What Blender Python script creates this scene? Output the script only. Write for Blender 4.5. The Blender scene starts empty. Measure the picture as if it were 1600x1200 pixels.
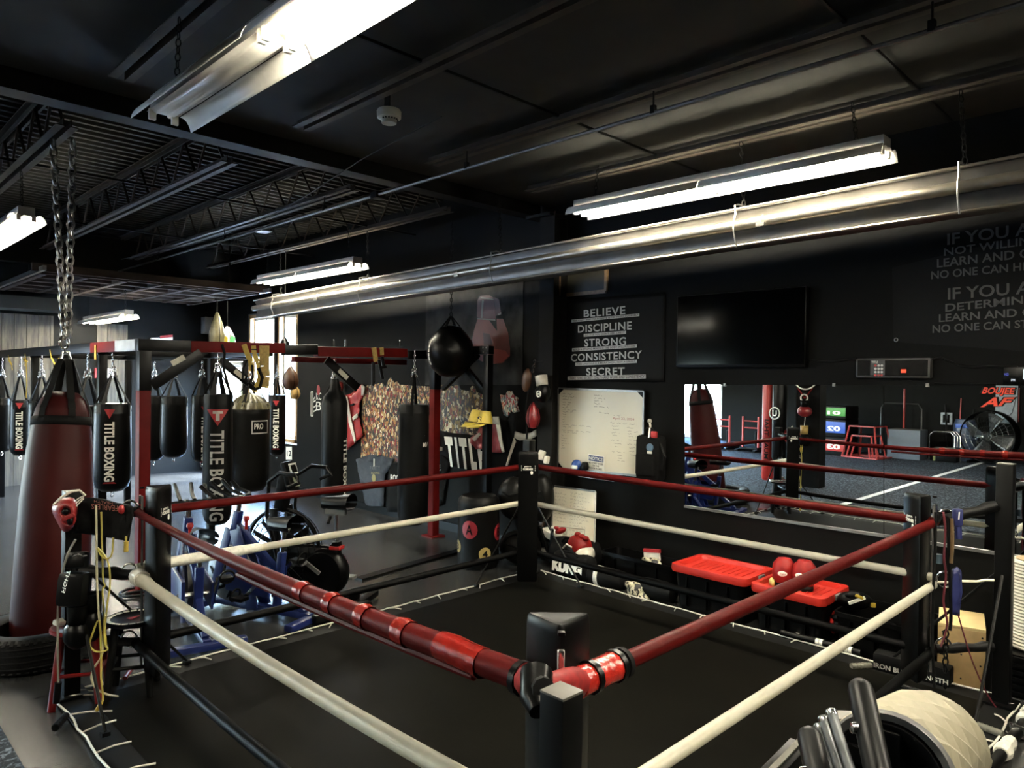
import bpy, bmesh, math, random
from mathutils import Vector as V, Matrix as M
random.seed(11)
S = bpy.context.scene
C = S.collection
PI = math.pi
# ------------------------------------------------------------------ camera
# axes: +x = towards the mirror wall, +y = along that wall away from the viewer, z up; metres
RX = V((0.70850221, -0.70558278, 0.01332558))
RD = V((0.00251082, -0.01636213, -0.99986298))
RF = V((0.70570413, 0.70843858, -0.00982101))
EYE = V((0, 0, 1.9))
FPX = 1126.0
cd = bpy.data.cameras.new('camera'); cam = bpy.data.objects.new('camera', cd); C.objects.link(cam)
cam.matrix_world = M(((RX.x, -RD.x, -RF.x, EYE.x), (RX.y, -RD.y, -RF.y, EYE.y), (RX.z, -RD.z, -RF.z, EYE.z), (0, 0, 0, 1)))
cd.sensor_width = 36; cd.lens = FPX / 1600 * 36; cd.clip_start = .05
S.camera = cam
# ------------------------------------------------------------------ world, sun, exposure
S.view_settings.view_transform = 'Standard'; S.view_settings.look = 'None'
S.view_settings.gamma = 1; S.view_settings.use_curve_mapping = False
S.view_settings.exposure = 2.82
wd = bpy.data.worlds.new('sky'); S.world = wd; wd.use_nodes = True
nt = wd.node_tree; bg = nt.nodes['Background']
sk = nt.nodes.new('ShaderNodeTexSky'); sk.sky_type = 'NISHITA'; sk.sun_disc = False
sk.sun_elevation = math.radians(50); sk.sun_rotation = math.radians(100); sk.air_density = 1.2; sk.dust_density = 2
wm = nt.nodes.new('ShaderNodeMix'); wm.data_type = 'RGBA'; wm.blend_type = 'MULTIPLY'; wm.inputs[0].default_value = 1; wm.inputs[7].default_value = (.80, .95, 1.12, 1)
nt.links.new(sk.outputs[0], wm.inputs[6]); nt.links.new(wm.outputs[2], bg.inputs[0]); bg.inputs[1].default_value = 3.2
sd = bpy.data.lights.new('sun', 'SUN'); sd.energy = 5; sd.angle = .01; sd.color = (.86, .94, 1)
so = bpy.data.objects.new('sun', sd); C.objects.link(so)
so.rotation_euler = V((-.62, .10, -.62)).to_track_quat('-Z', 'Y').to_euler()

def portal(loc, rot, sx, sy):
    d = bpy.data.lights.new('window_daylight', 'AREA'); d.shape = 'RECTANGLE'; d.size = sx; d.size_y = sy
    d.cycles.is_portal = True
    o = bpy.data.objects.new('window_daylight', d); C.objects.link(o); o.location = loc; o.rotation_euler = rot
XW = 5.72      # mirror wall
YB = 14.2      # far wall
XL = -9.1      # far side of the hall
portal((XW + .2, 11.5, 1.85), (0, PI / 2, 0), 2.4, 2.0)
portal((XL - .2, 12.1, 1.2), (0, -PI / 2, 0), 2.3, 1.6)
portal((-3.3, YB + .2, 1.1), (PI / 2, 0, 0), 3.0, 2.2)
portal((XW + .2, 13.2, 1.1), (0, PI / 2, 0), 2.0, 1.2)

# ------------------------------------------------------------------ pixel rays to points at a known plane / depth
def ray(px, py):
    return RX * ((px - 800) / FPX) + RD * ((py - 600) / FPX) + RF
def D(px, py, d): return EYE + ray(px, py) * d
def G(px, py, z=0.):
    r = ray(px, py); return EYE + r * ((z - EYE.z) / r.z)
def XP(px, py, x):
    r = ray(px, py); return EYE + r * (x / r.x)
def YP(px, py, y):
    r = ray(px, py); return EYE + r * (y / r.y)
def W(px, py, off=.01): return XP(px, py, XW - off)

# ------------------------------------------------------------------ helpers
MATS = {}
def mat(key, rgb, rough=.5, metal=0., var=.15, vs=30., bump=0., bs=None, emit=None, es=1., coat=0., spec=.5, sheen=0.):
    if key in MATS: return MATS[key]
    if max(rgb) < .03 and not emit and metal < .5: rgb = [c * .2 for c in rgb]; spec = min(spec, .15)
    m = bpy.data.materials.new(key); m.use_nodes = True; nt = m.node_tree; n = nt.nodes; p = n['Principled BSDF']
    p.inputs['Roughness'].default_value = rough; p.inputs['Metallic'].default_value = metal
    p.inputs['Specular IOR Level'].default_value = spec
    if coat: p.inputs['Coat Weight'].default_value = coat; p.inputs['Coat Roughness'].default_value = .12
    if sheen: p.inputs['Sheen Weight'].default_value = sheen
    if emit:
        p.inputs['Base Color'].default_value = (*rgb, 1)
        p.inputs['Emission Color'].default_value = (*emit, 1); p.inputs['Emission Strength'].default_value = es
    elif var:
        tc = n.new('ShaderNodeTexCoord'); nz = n.new('ShaderNodeTexNoise'); nz.inputs['Scale'].default_value = vs; nz.inputs['Detail'].default_value = 4
        nt.links.new(tc.outputs['Object'], nz.inputs['Vector'])
        rp = n.new('ShaderNodeValToRGB'); rp.color_ramp.elements[0].position = .3; rp.color_ramp.elements[1].position = .7
        rp.color_ramp.elements[0].color = (*[c * (1 - var) for c in rgb], 1); rp.color_ramp.elements[1].color = (*[min(1, c * (1 + var)) for c in rgb], 1)
        nt.links.new(nz.outputs[0], rp.inputs[0]); nt.links.new(rp.outputs[0], p.inputs['Base Color'])
        if bump:
            b = n.new('ShaderNodeBump'); b.inputs['Strength'].default_value = bump; b.inputs['Distance'].default_value = .01
            nb = nz
            if bs:
                nb = n.new('ShaderNodeTexNoise'); nb.inputs['Scale'].default_value = bs; nb.inputs['Detail'].default_value = 3
                nt.links.new(tc.outputs['Object'], nb.inputs['Vector'])
            nt.links.new(nb.outputs[0], b.inputs['Height']); nt.links.new(b.outputs[0], p.inputs['Normal'])
    else: p.inputs['Base Color'].default_value = (*rgb, 1)
    MATS[key] = m
    return m

class B:
    """collects shapes, then links them as ONE mesh object"""
    def __init__(s): s.b = bmesh.new()
    def add(s, vs, fs):
        vv = [s.b.verts.new(v) for v in vs]
        for f in fs:
            try: s.b.faces.new([vv[i] for i in f])
            except ValueError: pass
        return s
    def box(s, c, size, rot=None, bev=0.):
        t = bmesh.new(); bmesh.ops.create_cube(t, size=1)
        for v in t.verts: v.co = V((v.co.x * size[0], v.co.y * size[1], v.co.z * size[2]))
        if bev: bmesh.ops.bevel(t, geom=t.edges[:], offset=bev, segments=2, affect='EDGES', profile=.6)
        Mx = M.Translation(V(c)) @ (rot.to_4x4() if rot is not None else M())
        return s.merge(t, Mx)
    def merge(s, t, Mx=M()):
        t.verts.index_update()
        s.add([Mx @ v.co for v in t.verts], [[v.index for v in f.verts] for f in t.faces]); t.free(); return s
    def bar(s, a, b, w, h, up=(0, 0, 1), bev=0.):
        a, b = V(a), V(b); d = b - a; L = d.length; d.normalize(); u = V(up)
        if abs(d.dot(u)) > .98: u = V((1, 0, 0)) if abs(d.x) < .9 else V((0, 1, 0))
        r = d.cross(u).normalized(); u = r.cross(d)
        return s.box((a + b) / 2, (L, w, h), M((d, r, u)).transposed(), bev)
    def tube(s, pts, r, seg=8, closed=False, cap=True, flat=1.):
        pts = [V(p) for p in pts]; n = len(pts); rr = r if isinstance(r, (list, tuple)) else [r] * n
        rings = []; prev = None
        for i, p in enumerate(pts):
            if closed: t = pts[(i + 1) % n] - pts[i - 1]
            else: t = pts[min(i + 1, n - 1)] - pts[max(i - 1, 0)]
            if t.length < 1e-9: t = V((0, 0, 1))
            t.normalize()
            if prev is None:
                u = V((0, 0, 1)) if abs(t.z) < .9 else V((1, 0, 0))
                u = (u - t * u.dot(t)).normalized()
            else:
                u = prev - t * prev.dot(t)
                u = u.normalized() if u.length > 1e-6 else t.orthogonal().normalized()
            prev = u; w = t.cross(u)
            rings.append([s.b.verts.new(p + (u * math.cos(a) + w * math.sin(a) * flat) * rr[i]) for a in [2 * PI * k / seg for k in range(seg)]])
        for i in range(n if closed else n - 1):
            A, Bn = rings[i], rings[(i + 1) % n]
            for k in range(seg): s.b.faces.new((A[k], A[(k + 1) % seg], Bn[(k + 1) % seg], Bn[k]))
        if cap and not closed:
            s.b.faces.new(rings[0][::-1]); s.b.faces.new(rings[-1])
        return s
    def lathe(s, prof, seg=24, Mx=M(), sx=1., sy=1.):
        rings = []
        for r, z in prof:
            if r < 1e-5: rings.append([s.b.verts.new(Mx @ V((0, 0, z)))])
            else: rings.append([s.b.verts.new(Mx @ V((r * sx * math.cos(2 * PI * k / seg), r * sy * math.sin(2 * PI * k / seg), z))) for k in range(seg)])
        for A, Bn in zip(rings, rings[1:]):
            for k in range(seg):
                k2 = (k + 1) % seg
                q = [A[k % len(A)], A[k2 % len(A)], Bn[k2 % len(Bn)], Bn[k % len(Bn)]]
                q2 = []
                for v in q:
                    if v not in q2: q2.append(v)
                if len(q2) > 2:
                    try: s.b.faces.new(q2)
                    except ValueError: pass
        return s
    def prism(s, poly, h, Mx=M()):
        n = len(poly); vs = [Mx @ V((x, y, 0)) for x, y in poly] + [Mx @ V((x, y, h)) for x, y in poly]
        return s.add(vs, [list(range(n))[::-1], list(range(n, 2 * n))] + [[i, (i + 1) % n, n + (i + 1) % n, n + i] for i in range(n)])
    def grid(s, fn, nu, nv, cu=False):
        vv = [[s.b.verts.new(fn(i / nu, j / nv)) for j in range(nv + 1)] for i in range(nu if cu else nu + 1)]
        for i in range(nu):
            for j in range(nv):
                a = vv[i]; b = vv[(i + 1) % len(vv)]
                s.b.faces.new((a[j], b[j], b[j + 1], a[j + 1]))
        return s
    def ball(s, c, r, seg=16, rot=None):
        r = r if isinstance(r, (tuple, list)) else (r, r, r)
        t = bmesh.new(); bmesh.ops.create_uvsphere(t, u_segments=seg, v_segments=max(6, seg * 2 // 3), radius=1)
        Mx = M.Translation(V(c)) @ (rot.to_4x4() if rot is not None else M()) @ M.Diagonal((*r, 1))
        return s.merge(t, Mx)
    def ring(s, c, R, r, axis=(0, 0, 1), seg=20, rs=8, a0=0, a1=2 * PI):
        q = V(axis).to_track_quat('Z', 'Y'); full = abs(a1 - a0 - 2 * PI) < 1e-6
        n = seg if full else seg + 1
        return s.tube([V(c) + q @ V((R * math.cos(a0 + (a1 - a0) * k / seg), R * math.sin(a0 + (a1 - a0) * k / seg), 0)) for k in range(n)], r, rs, closed=full)
    def chain(s, a, b, L=.03, r=.0035):
        a, b = V(a), V(b); d = (b - a); n = max(2, int(d.length / (L * .78))); d.normalize()
        x = d.orthogonal().normalized(); y = d.cross(x)
        for i in range(n):
            c = a + (b - a) * ((i + .5) / n); w = x if i % 2 else y
            pts = [c + d * (L * .5 * math.sin(t)) + w * (L * .3 * math.cos(t)) for t in [2 * PI * k / 8 for k in range(8)]]
            s.tube(pts, r, 5, closed=True)
        return s
    def make(s, name, m, parent=None, smooth=40, solid=0., sub=0, bev=0.):
        me = bpy.data.meshes.new(name); bmesh.ops.recalc_face_normals(s.b, faces=s.b.faces[:]); s.b.to_mesh(me); s.b.free()
        if smooth:
            for p in me.polygons: p.use_smooth = True
            me.set_sharp_from_angle(angle=math.radians(smooth))
        o = bpy.data.objects.new(name, me); C.objects.link(o)
        if isinstance(m, (list, tuple)):
            for k in m: me.materials.append(k)
        else: me.materials.append(m)
        if parent is not None: o.parent = parent
        if solid: q = o.modifiers.new('solid', 'SOLIDIFY'); q.thickness = solid; q.offset = 0
        if bev: q = o.modifiers.new('bevel', 'BEVEL'); q.width = bev; q.segments = 2; q.limit_method = 'ANGLE'
        if sub: q = o.modifiers.new('sub', 'SUBSURF'); q.levels = sub; q.render_levels = sub
        return o

def tag(o, label, cat, group=None):
    o['label'] = label; o['category'] = cat
    if group: o['group'] = group
    return o
def thing(name, label, cat, loc=(0, 0, 0), rz=0., group=None):
    o = bpy.data.objects.new(name, None); C.objects.link(o); o.location = loc; o.rotation_euler = (0, 0, rz); o.empty_display_size = .1
    return tag(o, label, cat, group)
def struct(o): o['kind'] = 'structure'; return o
def dup(root, loc, rz=0., label=None, group=None, scale=None):
    r = root.copy(); C.objects.link(r); r.location = loc; r.rotation_euler = (0, 0, rz)
    if scale: r.scale = (scale,) * 3 if isinstance(scale, (int, float)) else scale
    if label: r['label'] = label
    if group: r['group'] = group
    for ch in list(root.children):
        c = ch.copy(); C.objects.link(c); c.parent = r
        for g in list(ch.children):
            e = g.copy(); C.objects.link(e); e.parent = c
    return r
def rotm(x=0., y=0., z=0.):
    return M.Rotation(z, 3, 'Z') @ M.Rotation(y, 3, 'Y') @ M.Rotation(x, 3, 'X')

TXT = {}
def glyphs(body, bold=0., sp=1.):
    k = (body, bold, sp)
    if k not in TXT:
        c = bpy.data.curves.new('t', 'FONT'); c.body = body; c.offset = bold; c.resolution_u = 3; c.space_character = sp; c.align_x = 'CENTER'
        o = bpy.data.objects.new('t', c); me = bpy.data.meshes.new_from_object(o)
        vs = [v.co.copy() for v in me.vertices]; fs = [list(p.vertices) for p in me.polygons]
        bpy.data.objects.remove(o); bpy.data.meshes.remove(me)
        x0 = min(v.x for v in vs); x1 = max(v.x for v in vs); y0 = min(v.y for v in vs); y1 = max(v.y for v in vs)
        TXT[k] = ([((v.x - x0) / (x1 - x0), (v.y - y0) / (y1 - y0)) for v in vs], fs)
    return TXT[k]
def txt(b, body, fn, bold=0., sp=1.):
    """lettering filling the unit square of fn(u, v) -> point"""
    vs, fs = glyphs(body, bold, sp)
    return b.add([fn(u, v) for u, v in vs], fs)
def quad(p00, p10, p11, p01):
    p00, p10, p11, p01 = V(p00), V(p10), V(p11), V(p01)
    return lambda u, v: (p00 * (1 - u) + p10 * u) * (1 - v) + (p01 * (1 - u) + p11 * u) * v
def wq(x0, y0, x1, y1, off, dy=0.):
    """quad on the mirror wall from the pixel box; dy = how much the right end drops"""
    return quad(W(x0, y1, off), W(x1, y1 + dy, off), W(x1, y0 + dy, off), W(x0, y0, off))
def flat(b, q, nu=1, nv=1): return b.grid(lambda u, v: q(u, v), nu, nv)

# ------------------------------------------------------------------ materials
BLK = mat('black_paint', (.014, .014, .0125), .62, var=.12, vs=4, spec=.1)
CEI = mat('black_ceiling_paint', (.0305, .0295, .0255), .8, var=.15, vs=3, spec=.1)
STL = mat('dark_steel_paint', (.028, .026, .023), .7, var=.2, vs=8)
RUB = mat('black_vinyl', (.008, .008, .008), .32, var=.2, vs=12, bump=.12, bs=35)
RUBM = mat('matte_black_vinyl', (.012, .012, .0115), .5, var=.2, vs=12, bump=.12, bs=30)
PWD = mat('black_powder_coat', (.008, .008, .008), .38, var=.1, vs=40)
RED = mat('red_vinyl', (.20, .007, .006), .42, var=.12, vs=20, bump=.1, bs=60, spec=.25)
REDP = mat('red_gloss_paint', (.12, .004, .004), .3, var=.08, vs=15)
WHT = mat('white_vinyl', (.62, .58, .46), .45, var=.1, vs=25, bump=.15, bs=70)
WHTP = mat('white_print', (.72, .70, .62), .5, var=.05)
REDPR = mat('red_print', (.28, .012, .014), .5, var=.05)
CHR = mat('chrome', (.6, .6, .58), .22, 1., var=.05)
GAL = mat('galvanised_steel', (.35, .34, .31), .35, 1., var=.25, vs=14)
YEL = mat('yellow_webbing', (.34, .23, .02), .6, var=.12)
WEB = mat('black_webbing', (.014, .014, .013), .75, var=.2, vs=90)
TAPE = mat('red_tape', (.30, .013, .008), .25, var=.15, vs=40, bump=.4, bs=45)
BRN = mat('brown_leather', (.07, .028, .011), .45, var=.3, vs=14)
GRYP = mat('grey_plastic', (.12, .12, .115), .5, var=.1)
# ================================================================== the setting
def floor_mat():
    m = mat('rubber_floor', (.031, .031, .030), .27, var=.25, vs=2.5, bump=.05, bs=160, spec=.32); nt = m.node_tree; n = nt.nodes; p = n['Principled BSDF']
    tc = n.new('ShaderNodeTexCoord'); bt = n.new('ShaderNodeTexBrick'); bt.offset = .5; bt.inputs['Scale'].default_value = .82
    bt.inputs['Mortar Size'].default_value = .004; bt.inputs['Brick Width'].default_value = 1.; bt.inputs['Row Height'].default_value = 1.
    bt.inputs['Color1'].default_value = (1, 1, 1, 1); bt.inputs['Color2'].default_value = (.8, .8, .8, 1); bt.inputs['Mortar'].default_value = (.12, .12, .12, 1)
    mx = n.new('ShaderNodeMix'); mx.data_type = 'RGBA'; mx.blend_type = 'MULTIPLY'; mx.inputs[0].default_value = 1
    nt.links.new(tc.outputs['Object'], bt.inputs['Vector'])
    src = p.inputs['Base Color'].links[0].from_socket
    nt.links.new(src, mx.inputs[6]); nt.links.new(bt.outputs['Color'], mx.inputs[7]); nt.links.new(mx.outputs[2], p.inputs['Base Color'])
    return m
FLR = floor_mat()
struct(B().box((-1.7, 5.1, -.05), (15.6, 19, .1)).make('floor', FLR, smooth=0))
TURF = mat('speckled_turf', (.0305, .037, .044), .85, var=.75, spec=.1, vs=34, bump=.5, bs=90)
rp_ = [x for x in TURF.node_tree.nodes if x.type == 'VALTORGB'][0].color_ramp; rp_.elements[0].position = .50; rp_.elements[1].position = .68
rp_.elements[0].color = (.016, .019, .024, 1); rp_.elements[1].color = (.13, .155, .185, 1)
struct(B().box((-4.16, 5.1, .006), (9.88, 18.2, .012)).make('floor_turf', TURF, smooth=0))
LINE = mat('white_turf_line', (.75, .77, .78), .7, var=.1, vs=60)
struct(B().box((-4.2, 4.22, .0135), (9.4, .1, .004)).make('trim_1', LINE, smooth=0))
def wall(name, boxes, m=BLK):
    b = B()
    for c, s in boxes: b.box(c, s)
    return struct(b.make(name, m, smooth=0))
H = 4.12
wy0, wy1, wz0, wz1 = 10.62, 12.40, .75, 2.95
wall('wall_right', [((XW + .08, (wy0 - 4.3) / 2, H / 2), (.16, wy0 + 4.3, H)), ((XW + .08, (wy1 + 12.62) / 2, H / 2), (.16, 12.62 - wy1, H)), ((XW + .08, (13.80 + YB) / 2, H / 2), (.16, YB - 13.80, H)), ((XW + .08, 13.21, (2.12 + H) / 2), (.16, 1.18, H - 2.12)),
                    ((XW + .08, (wy0 + wy1) / 2, wz0 / 2), (.16, wy1 - wy0, wz0)), ((XW + .08, (wy0 + wy1) / 2, (wz1 + H) / 2), (.16, wy1 - wy0, H - wz1))])
wall('wall_back', [((-7.05, YB + .08, H / 2), (4.5, .16, H)), ((2.05, YB + .08, H / 2), (7.7, .16, H)), ((-3.3, YB + .08, (2.2 + H) / 2), (3.0, .16, H - 2.2))])
b = B()
for x_ in (-4.76, -1.84): b.box((x_, YB + .06, 1.1), (.1, .22, 2.2))
b.box((-3.3, YB + .06, 2.16), (3.0, .22, .1)); struct(b.make('door_1', STL if 'STL' in globals() else BLK, smooth=0))
wall('wall_front', [((-1.7, -4.38, H / 2), (15.2, .16, H))])
ly = [(11.3, 12.9, .02, 2.35)]
wall('wall_left', [((XL - .08, (ly[0][0] - 4.3) / 2, H / 2), (.16, ly[0][0] + 4.3, H)),
                   ((XL - .08, (ly[0][1] + YB) / 2, H / 2), (.16, YB - ly[0][1], H)),
                   ((XL - .08, 12.1, (2.35 + H) / 2), (.16, 1.6, H - 2.35)), ((XL - .08, 12.1, .01), (.16, 1.6, .02))])
# skirting along the mirror wall
struct(B().box((XW - .012, 7.4, .05), (.02, 6.2, .1)).make('baseboard_right', PWD, smooth=0))
# ribbed steel deck
b = B(); P = .155; prof = [(0, 0), (.045, 0), (.06, .04), (.14, .04), (.155, 0)]
ys = []
y = -4.3
while y < YB:
    ys += [(y + a, c) for a, c in prof[:-1]]; y += P
for i in range(len(ys) - 1):
    (a, c), (d, e) = ys[i], ys[i + 1]
    b.add([(XL - .1, a, H - .04 + c), (XW + .1, a, H - .04 + c), (XW + .1, d, H - .04 + e), (XL - .1, d, H - .04 + e)], [(0, 1, 2, 3)])
struct(b.make('ceiling', CEI, smooth=0))
struct(B().box((-1.7, 5.1, H + .1), (15.4, 19, .06)).make('roof_slab', CEI, smooth=0))
# I-beams and the open-web joists between them
def ibeam(y, z0, z1, name):
    b = B(); x0, x1 = XL, XW - .02; cx = (x0 + x1) / 2; L = x1 - x0
    b.box((cx, y, z0 + .01), (L, .17, .02)); b.box((cx, y, z1 - .01), (L, .17, .02)); b.box((cx, y, (z0 + z1) / 2), (L, .014, z1 - z0 - .03))
    struct(b.make(name, STL, smooth=0))
ibeam(5.33, 3.6, 4.06, 'roof_beam'); ibeam(12.75, 3.5, 4.06, 'roof_beam')
JST = mat('joist_paint', (.050, .042, .034), .6, var=.2, vs=8, spec=.06)
def joist(x, y0, y1, e0, e1):
    b = B()
    for s in (-1, 1):
        b.box((x + s * .045, (y0 + e0 + y1 - e1) / 2, 3.645), (.05, y1 - e1 - y0 - e0, .008)); b.box((x + s * .024, (y0 + e0 + y1 - e1) / 2, 3.67), (.008, y1 - e1 - y0 - e0, .05))
        b.box((x + s * .045, (y0 + y1) / 2, 4.05), (.05, y1 - y0, .008)); b.box((x + s * .024, (y0 + y1) / 2, 4.025), (.008, y1 - y0, .05))
    if y0 < 0: struct(b.make('roof_joist', JST, smooth=0)); return
    y = y0 + e0 + .1; k = 0
    n = int((y1 - e1 - y - .1) / .3)
    pts = [(x, y + i * .3, 3.66 if i % 2 == 0 else 4.04) for i in range(n + 1)]
    b.tube(pts, .013, 5)
    struct(b.make('roof_joist', JST, smooth=0))
jx = 4.90
while jx > XL:
    joist(jx, -4.2, 5.22, .1, .5); joist(jx, 5.45, 12.62, .45, .5); jx -= 1.175
for y in (1.4, 3.3, 7.4, 9.9):                      # bridging rods across the joists
    struct(B().box((-1.7, y, 3.69), (14.6, .018, .018)).make('joist_bridging', STL, smooth=0))
struct(B().box((-1.7, .48, 3.735), (14.9, 9.48, .03)).make('ceiling', CEI, smooth=0))
# steel column at the wall carrying the beam
b = B(); cy = 5.03
b.box((5.50, cy, 1.8), (.014, .2, 3.6)); b.box((5.70, cy, 1.8), (.014, .2, 3.6)); b.box((5.60, cy, 1.8), (.2, .012, 3.6)); b.box((5.58, cy + .08, 3.57), (.3, .34, .03)); b.box((5.6, cy, .01), (.26, .24, .02))
struct(b.make('column', STL, smooth=0))
# wall windows: frames with a mullion, glass, wide timber casing
WOOD = mat('pine_casing', (.42, .26, .12), .5, var=.25, vs=9)
FRM = mat('white_window_frame', (.55, .55, .53), .4, var=.05)
GLS = bpy.data.materials.new('window_glass'); GLS.use_nodes = True; n_ = GLS.node_tree.nodes; n_.remove(n_['Principled BSDF'])
gm, gt, gg = n_.new('ShaderNodeMixShader'), n_.new('ShaderNodeBsdfTransparent'), n_.new('ShaderNodeBsdfGlossy'); gg.inputs['Roughness'].default_value = .03; gm.inputs[0].default_value = .06; gt.inputs[0].default_value = (.92, .95, .96, 1)
for a_, b_ in ((gt.outputs[0], gm.inputs[1]), (gg.outputs[0], gm.inputs[2]), (gm.outputs[0], n_['Material Output'].inputs[0])): GLS.node_tree.links.new(a_, b_)
def window(name, x, y0, y1, z0, z1, sx, wood=True, nbar=1):
    r = bpy.data.objects.new(name, None); C.objects.link(r); r['kind'] = 'structure'
    cy, cz, w, h = (y0 + y1) / 2, (z0 + z1) / 2, y1 - y0, z1 - z0
    b = B(); t = .06
    for s in (-1, 1):
        b.box((x + sx * .07, cy + s * (w / 2 - t / 2), cz), (.14, t, h)); b.box((x + sx * .07, cy, cz + s * (h / 2 - t / 2)), (.14, w, t))
    b.make('window_casing', WOOD if wood else FRM, r, smooth=0)
    b = B(); w2, h2 = w - .12, h - .12
    for s in (-1, 1):
        b.box((x + sx * .10, cy + s * (w2 / 2 - .02), cz), (.04, .04, h2)); b.box((x + sx * .10, cy, cz + s * (h2 / 2 - .02)), (.04, w2, .04))
    for i in range(nbar): b.box((x + sx * .10, cy - w2 / 2 + w2 * (i + 1) / (nbar + 1), cz), (.04, .035, h2))
    b.make('window_sash', FRM, r, smooth=0)
    B().box((x + sx * .10, cy, cz), (.004, w2 - .06, h2 - .06)).make('window_pane', GLS, r, smooth=0)
window('window_1', XW, 11.38, 12.38, .78, 2.93, 1)
window('window_2', XW, 10.63, 11.30, .78, 2.93, 1)
struct(B().box((XW + .06, 11.34, 1.85), (.16, .08, 2.15)).make('trim_2', BLK, smooth=0))
window('window_3', XL, 11.3, 12.9, .02, 2.35, -1, False, 1)
window('window_4', XW, 12.63, 13.79, .03, 2.11, 1, False, 1)
# outside: ground and a pale sided building across the yard
OUT = mat('outside_concrete', (.42, .42, .41), .9, var=.1, vs=2)
for sx in (1, -1):
    o = B().box((19.6 * sx - 1.7, 9, -.12), (24, 50, .1)).make('exterior_ground', OUT, smooth=0); struct(o)
SID = mat('cream_siding', (.62, .52, .34), .8, var=.1, vs=3)
h = thing('building', 'pale building across the yard seen through the two bright windows', 'building', (24, 40, -.07))
b = B().box((0, 0, 1.6), (6, 8, 3.2))
for k in range(12): b.box((-3.01, -3.8 + k * .66, 1.6), (.05, .05, 3.2))
b.make('siding_wall', SID, h, smooth=0)
B().box((0, 0, 3.3), (6.6, 8.6, .2)).make('roof', GRYP, h, smooth=0)
# far wall: weathered timber boards and a low soffit over them
def board_mat():
    m = mat('weathered_boards', (.34, .29, .21), .75, var=.0); nt = m.node_tree; n = nt.nodes; p = n['Principled BSDF']
    tc = n.new('ShaderNodeTexCoord'); mp = n.new('ShaderNodeMapping'); mp.inputs['Scale'].default_value = (9, 9, .7)
    nz = n.new('ShaderNodeTexNoise'); nz.inputs['Scale'].default_value = 2.2; nz.inputs['Detail'].default_value = 9; nz.inputs['Roughness'].default_value = .75
    rp = n.new('ShaderNodeValToRGB'); rp.color_ramp.elements[0].position = .33; rp.color_ramp.elements[1].position = .68
    rp.color_ramp.elements[0].color = (.007, .006, .005, 1); rp.color_ramp.elements[1].color = (.085, .072, .05, 1)
    nt.links.new(tc.outputs['Object'], mp.inputs[0]); nt.links.new(mp.outputs[0], nz.inputs['Vector']); nt.links.new(nz.outputs[0], rp.inputs[0]); nt.links.new(rp.outputs[0], p.inputs['Base Color'])
    return m
BRD = board_mat()
def boards(x0, x1, z0, z1, name):
    b = B(); x = x0
    while x < x1 - .02:
        w = min(.17, x1 - x); b.box((x + w / 2, YB - .012 - .004 * random.random(), (z0 + z1) / 2), (w - .006, .022, z1 - z0)); x += .17
    return struct(b.make(name, BRD, smooth=0))
boards(1.2, 3.12, .0, 2.83, 'wall_panel'); boards(3.78, 4.28, .0, 2.75, 'wall_panel')
struct(B().box((1.4, 13.9, 2.98), (3.6, .6, .2)).make('ceiling_soffit', CEI, smooth=0))
# ================================================================== ceiling fittings
ENAM = mat('white_enamel', (.62, .60, .54), .42, var=.04)
SPINE = mat('grey_enamel', (.30, .29, .27), .4, var=.08)
LIT = mat('lit_tube', (.9, .9, .85), .4, emit=(1, .93, .76), es=42)
UNL = mat('unlit_tube', (.42, .43, .42), .25, var=.03)
SOCK = mat('lamp_holder_white', (.6, .58, .5), .5, var=.03)
def fixture(label, x, y0, y1, z, lit, ztop=3.62, bare=False):
    L = y1 - y0; t = thing('fluorescent_light', label, 'ceiling light', (x, (y0 + y1) / 2, z), 0, 'suspended fluorescent strip lights')
    B().box((0, 0, .045), (.125, L * .985, .07), bev=.006).make('housing', SPINE, t)
    prof_ = [(-.145, -.045), (-.138, -.02), (-.115, .008), (-.085, .012), (-.078, -.004), (-.03, -.004), (-.024, .008), (.024, .008), (.03, -.004), (.078, -.004), (.085, .012), (.115, .008), (.138, -.02), (.145, -.045)]
    for s in (-1, 1):
        b = B()
        tray = [(-.070, .004), (-.064, .010), (-.046, -.003), (-.030, -.003), (-.024, .008), (.024, .008), (.030, -.003), (.046, -.003), (.064, .010), (.070, .004)]
        b.grid(lambda u, v: V((tray[round(u * 9)][0], s * (L * .25) + (v - .5) * (L * .497), tray[round(u * 9)][1])), 9, 1)
        b.make('reflector_tray', ENAM, t, smooth=60, solid=.0016)
        for k in (-1, 1):
            wing = [(.090, .017), (.108, .013), (.122, .003), (.132, -.012), (.140, -.030), (.145, -.050)]
            b = B().grid(lambda u, v: V((k * wing[round(u * 5)][0], s * (L * .25) + (v - .5) * (L * .497), wing[round(u * 5)][1])), 5, 1); b.make('reflector_wing', ENAM, t, smooth=60, solid=.0016)
        for k in (-1, 1):
            if not (bare and s == 1):
                b = B().tube([(k * .054, s * (L * .25) - L * .232, -.026), (k * .054, s * (L * .25) + L * .232, -.026)], .0135, 10)
                b.make('tube', LIT if lit[0 if s < 0 else 1] else UNL, t)
    for yy in (-L * .488, -.018, .018, L * .488):
        for k in (-1, 1): B().box((k * .054, yy, -.012), (.034, .02, .055), bev=.005).make('lamp_holder', SOCK, t)
    for yy in (-L * .42, L * .42):
        B().chain((0, yy, .08), (.0, yy * .97, ztop - z), .04, .0032).make('hanging_chain', STL, t)
    return t
fixture('large twin-tube light at the top of the photo, far half unlit', 1.318, 1.395, 3.87, 3.2, (1, 0), bare=True)
fixture('bright strip light above the mirror wall and the heater pipes', 4.615, 1.47, 3.90, 3.285, (1, 1))
fixture('bright strip light beyond the ring near the heater pipe end', 4.65, 7.22, 9.72, 3.195, (1, 1))
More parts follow.
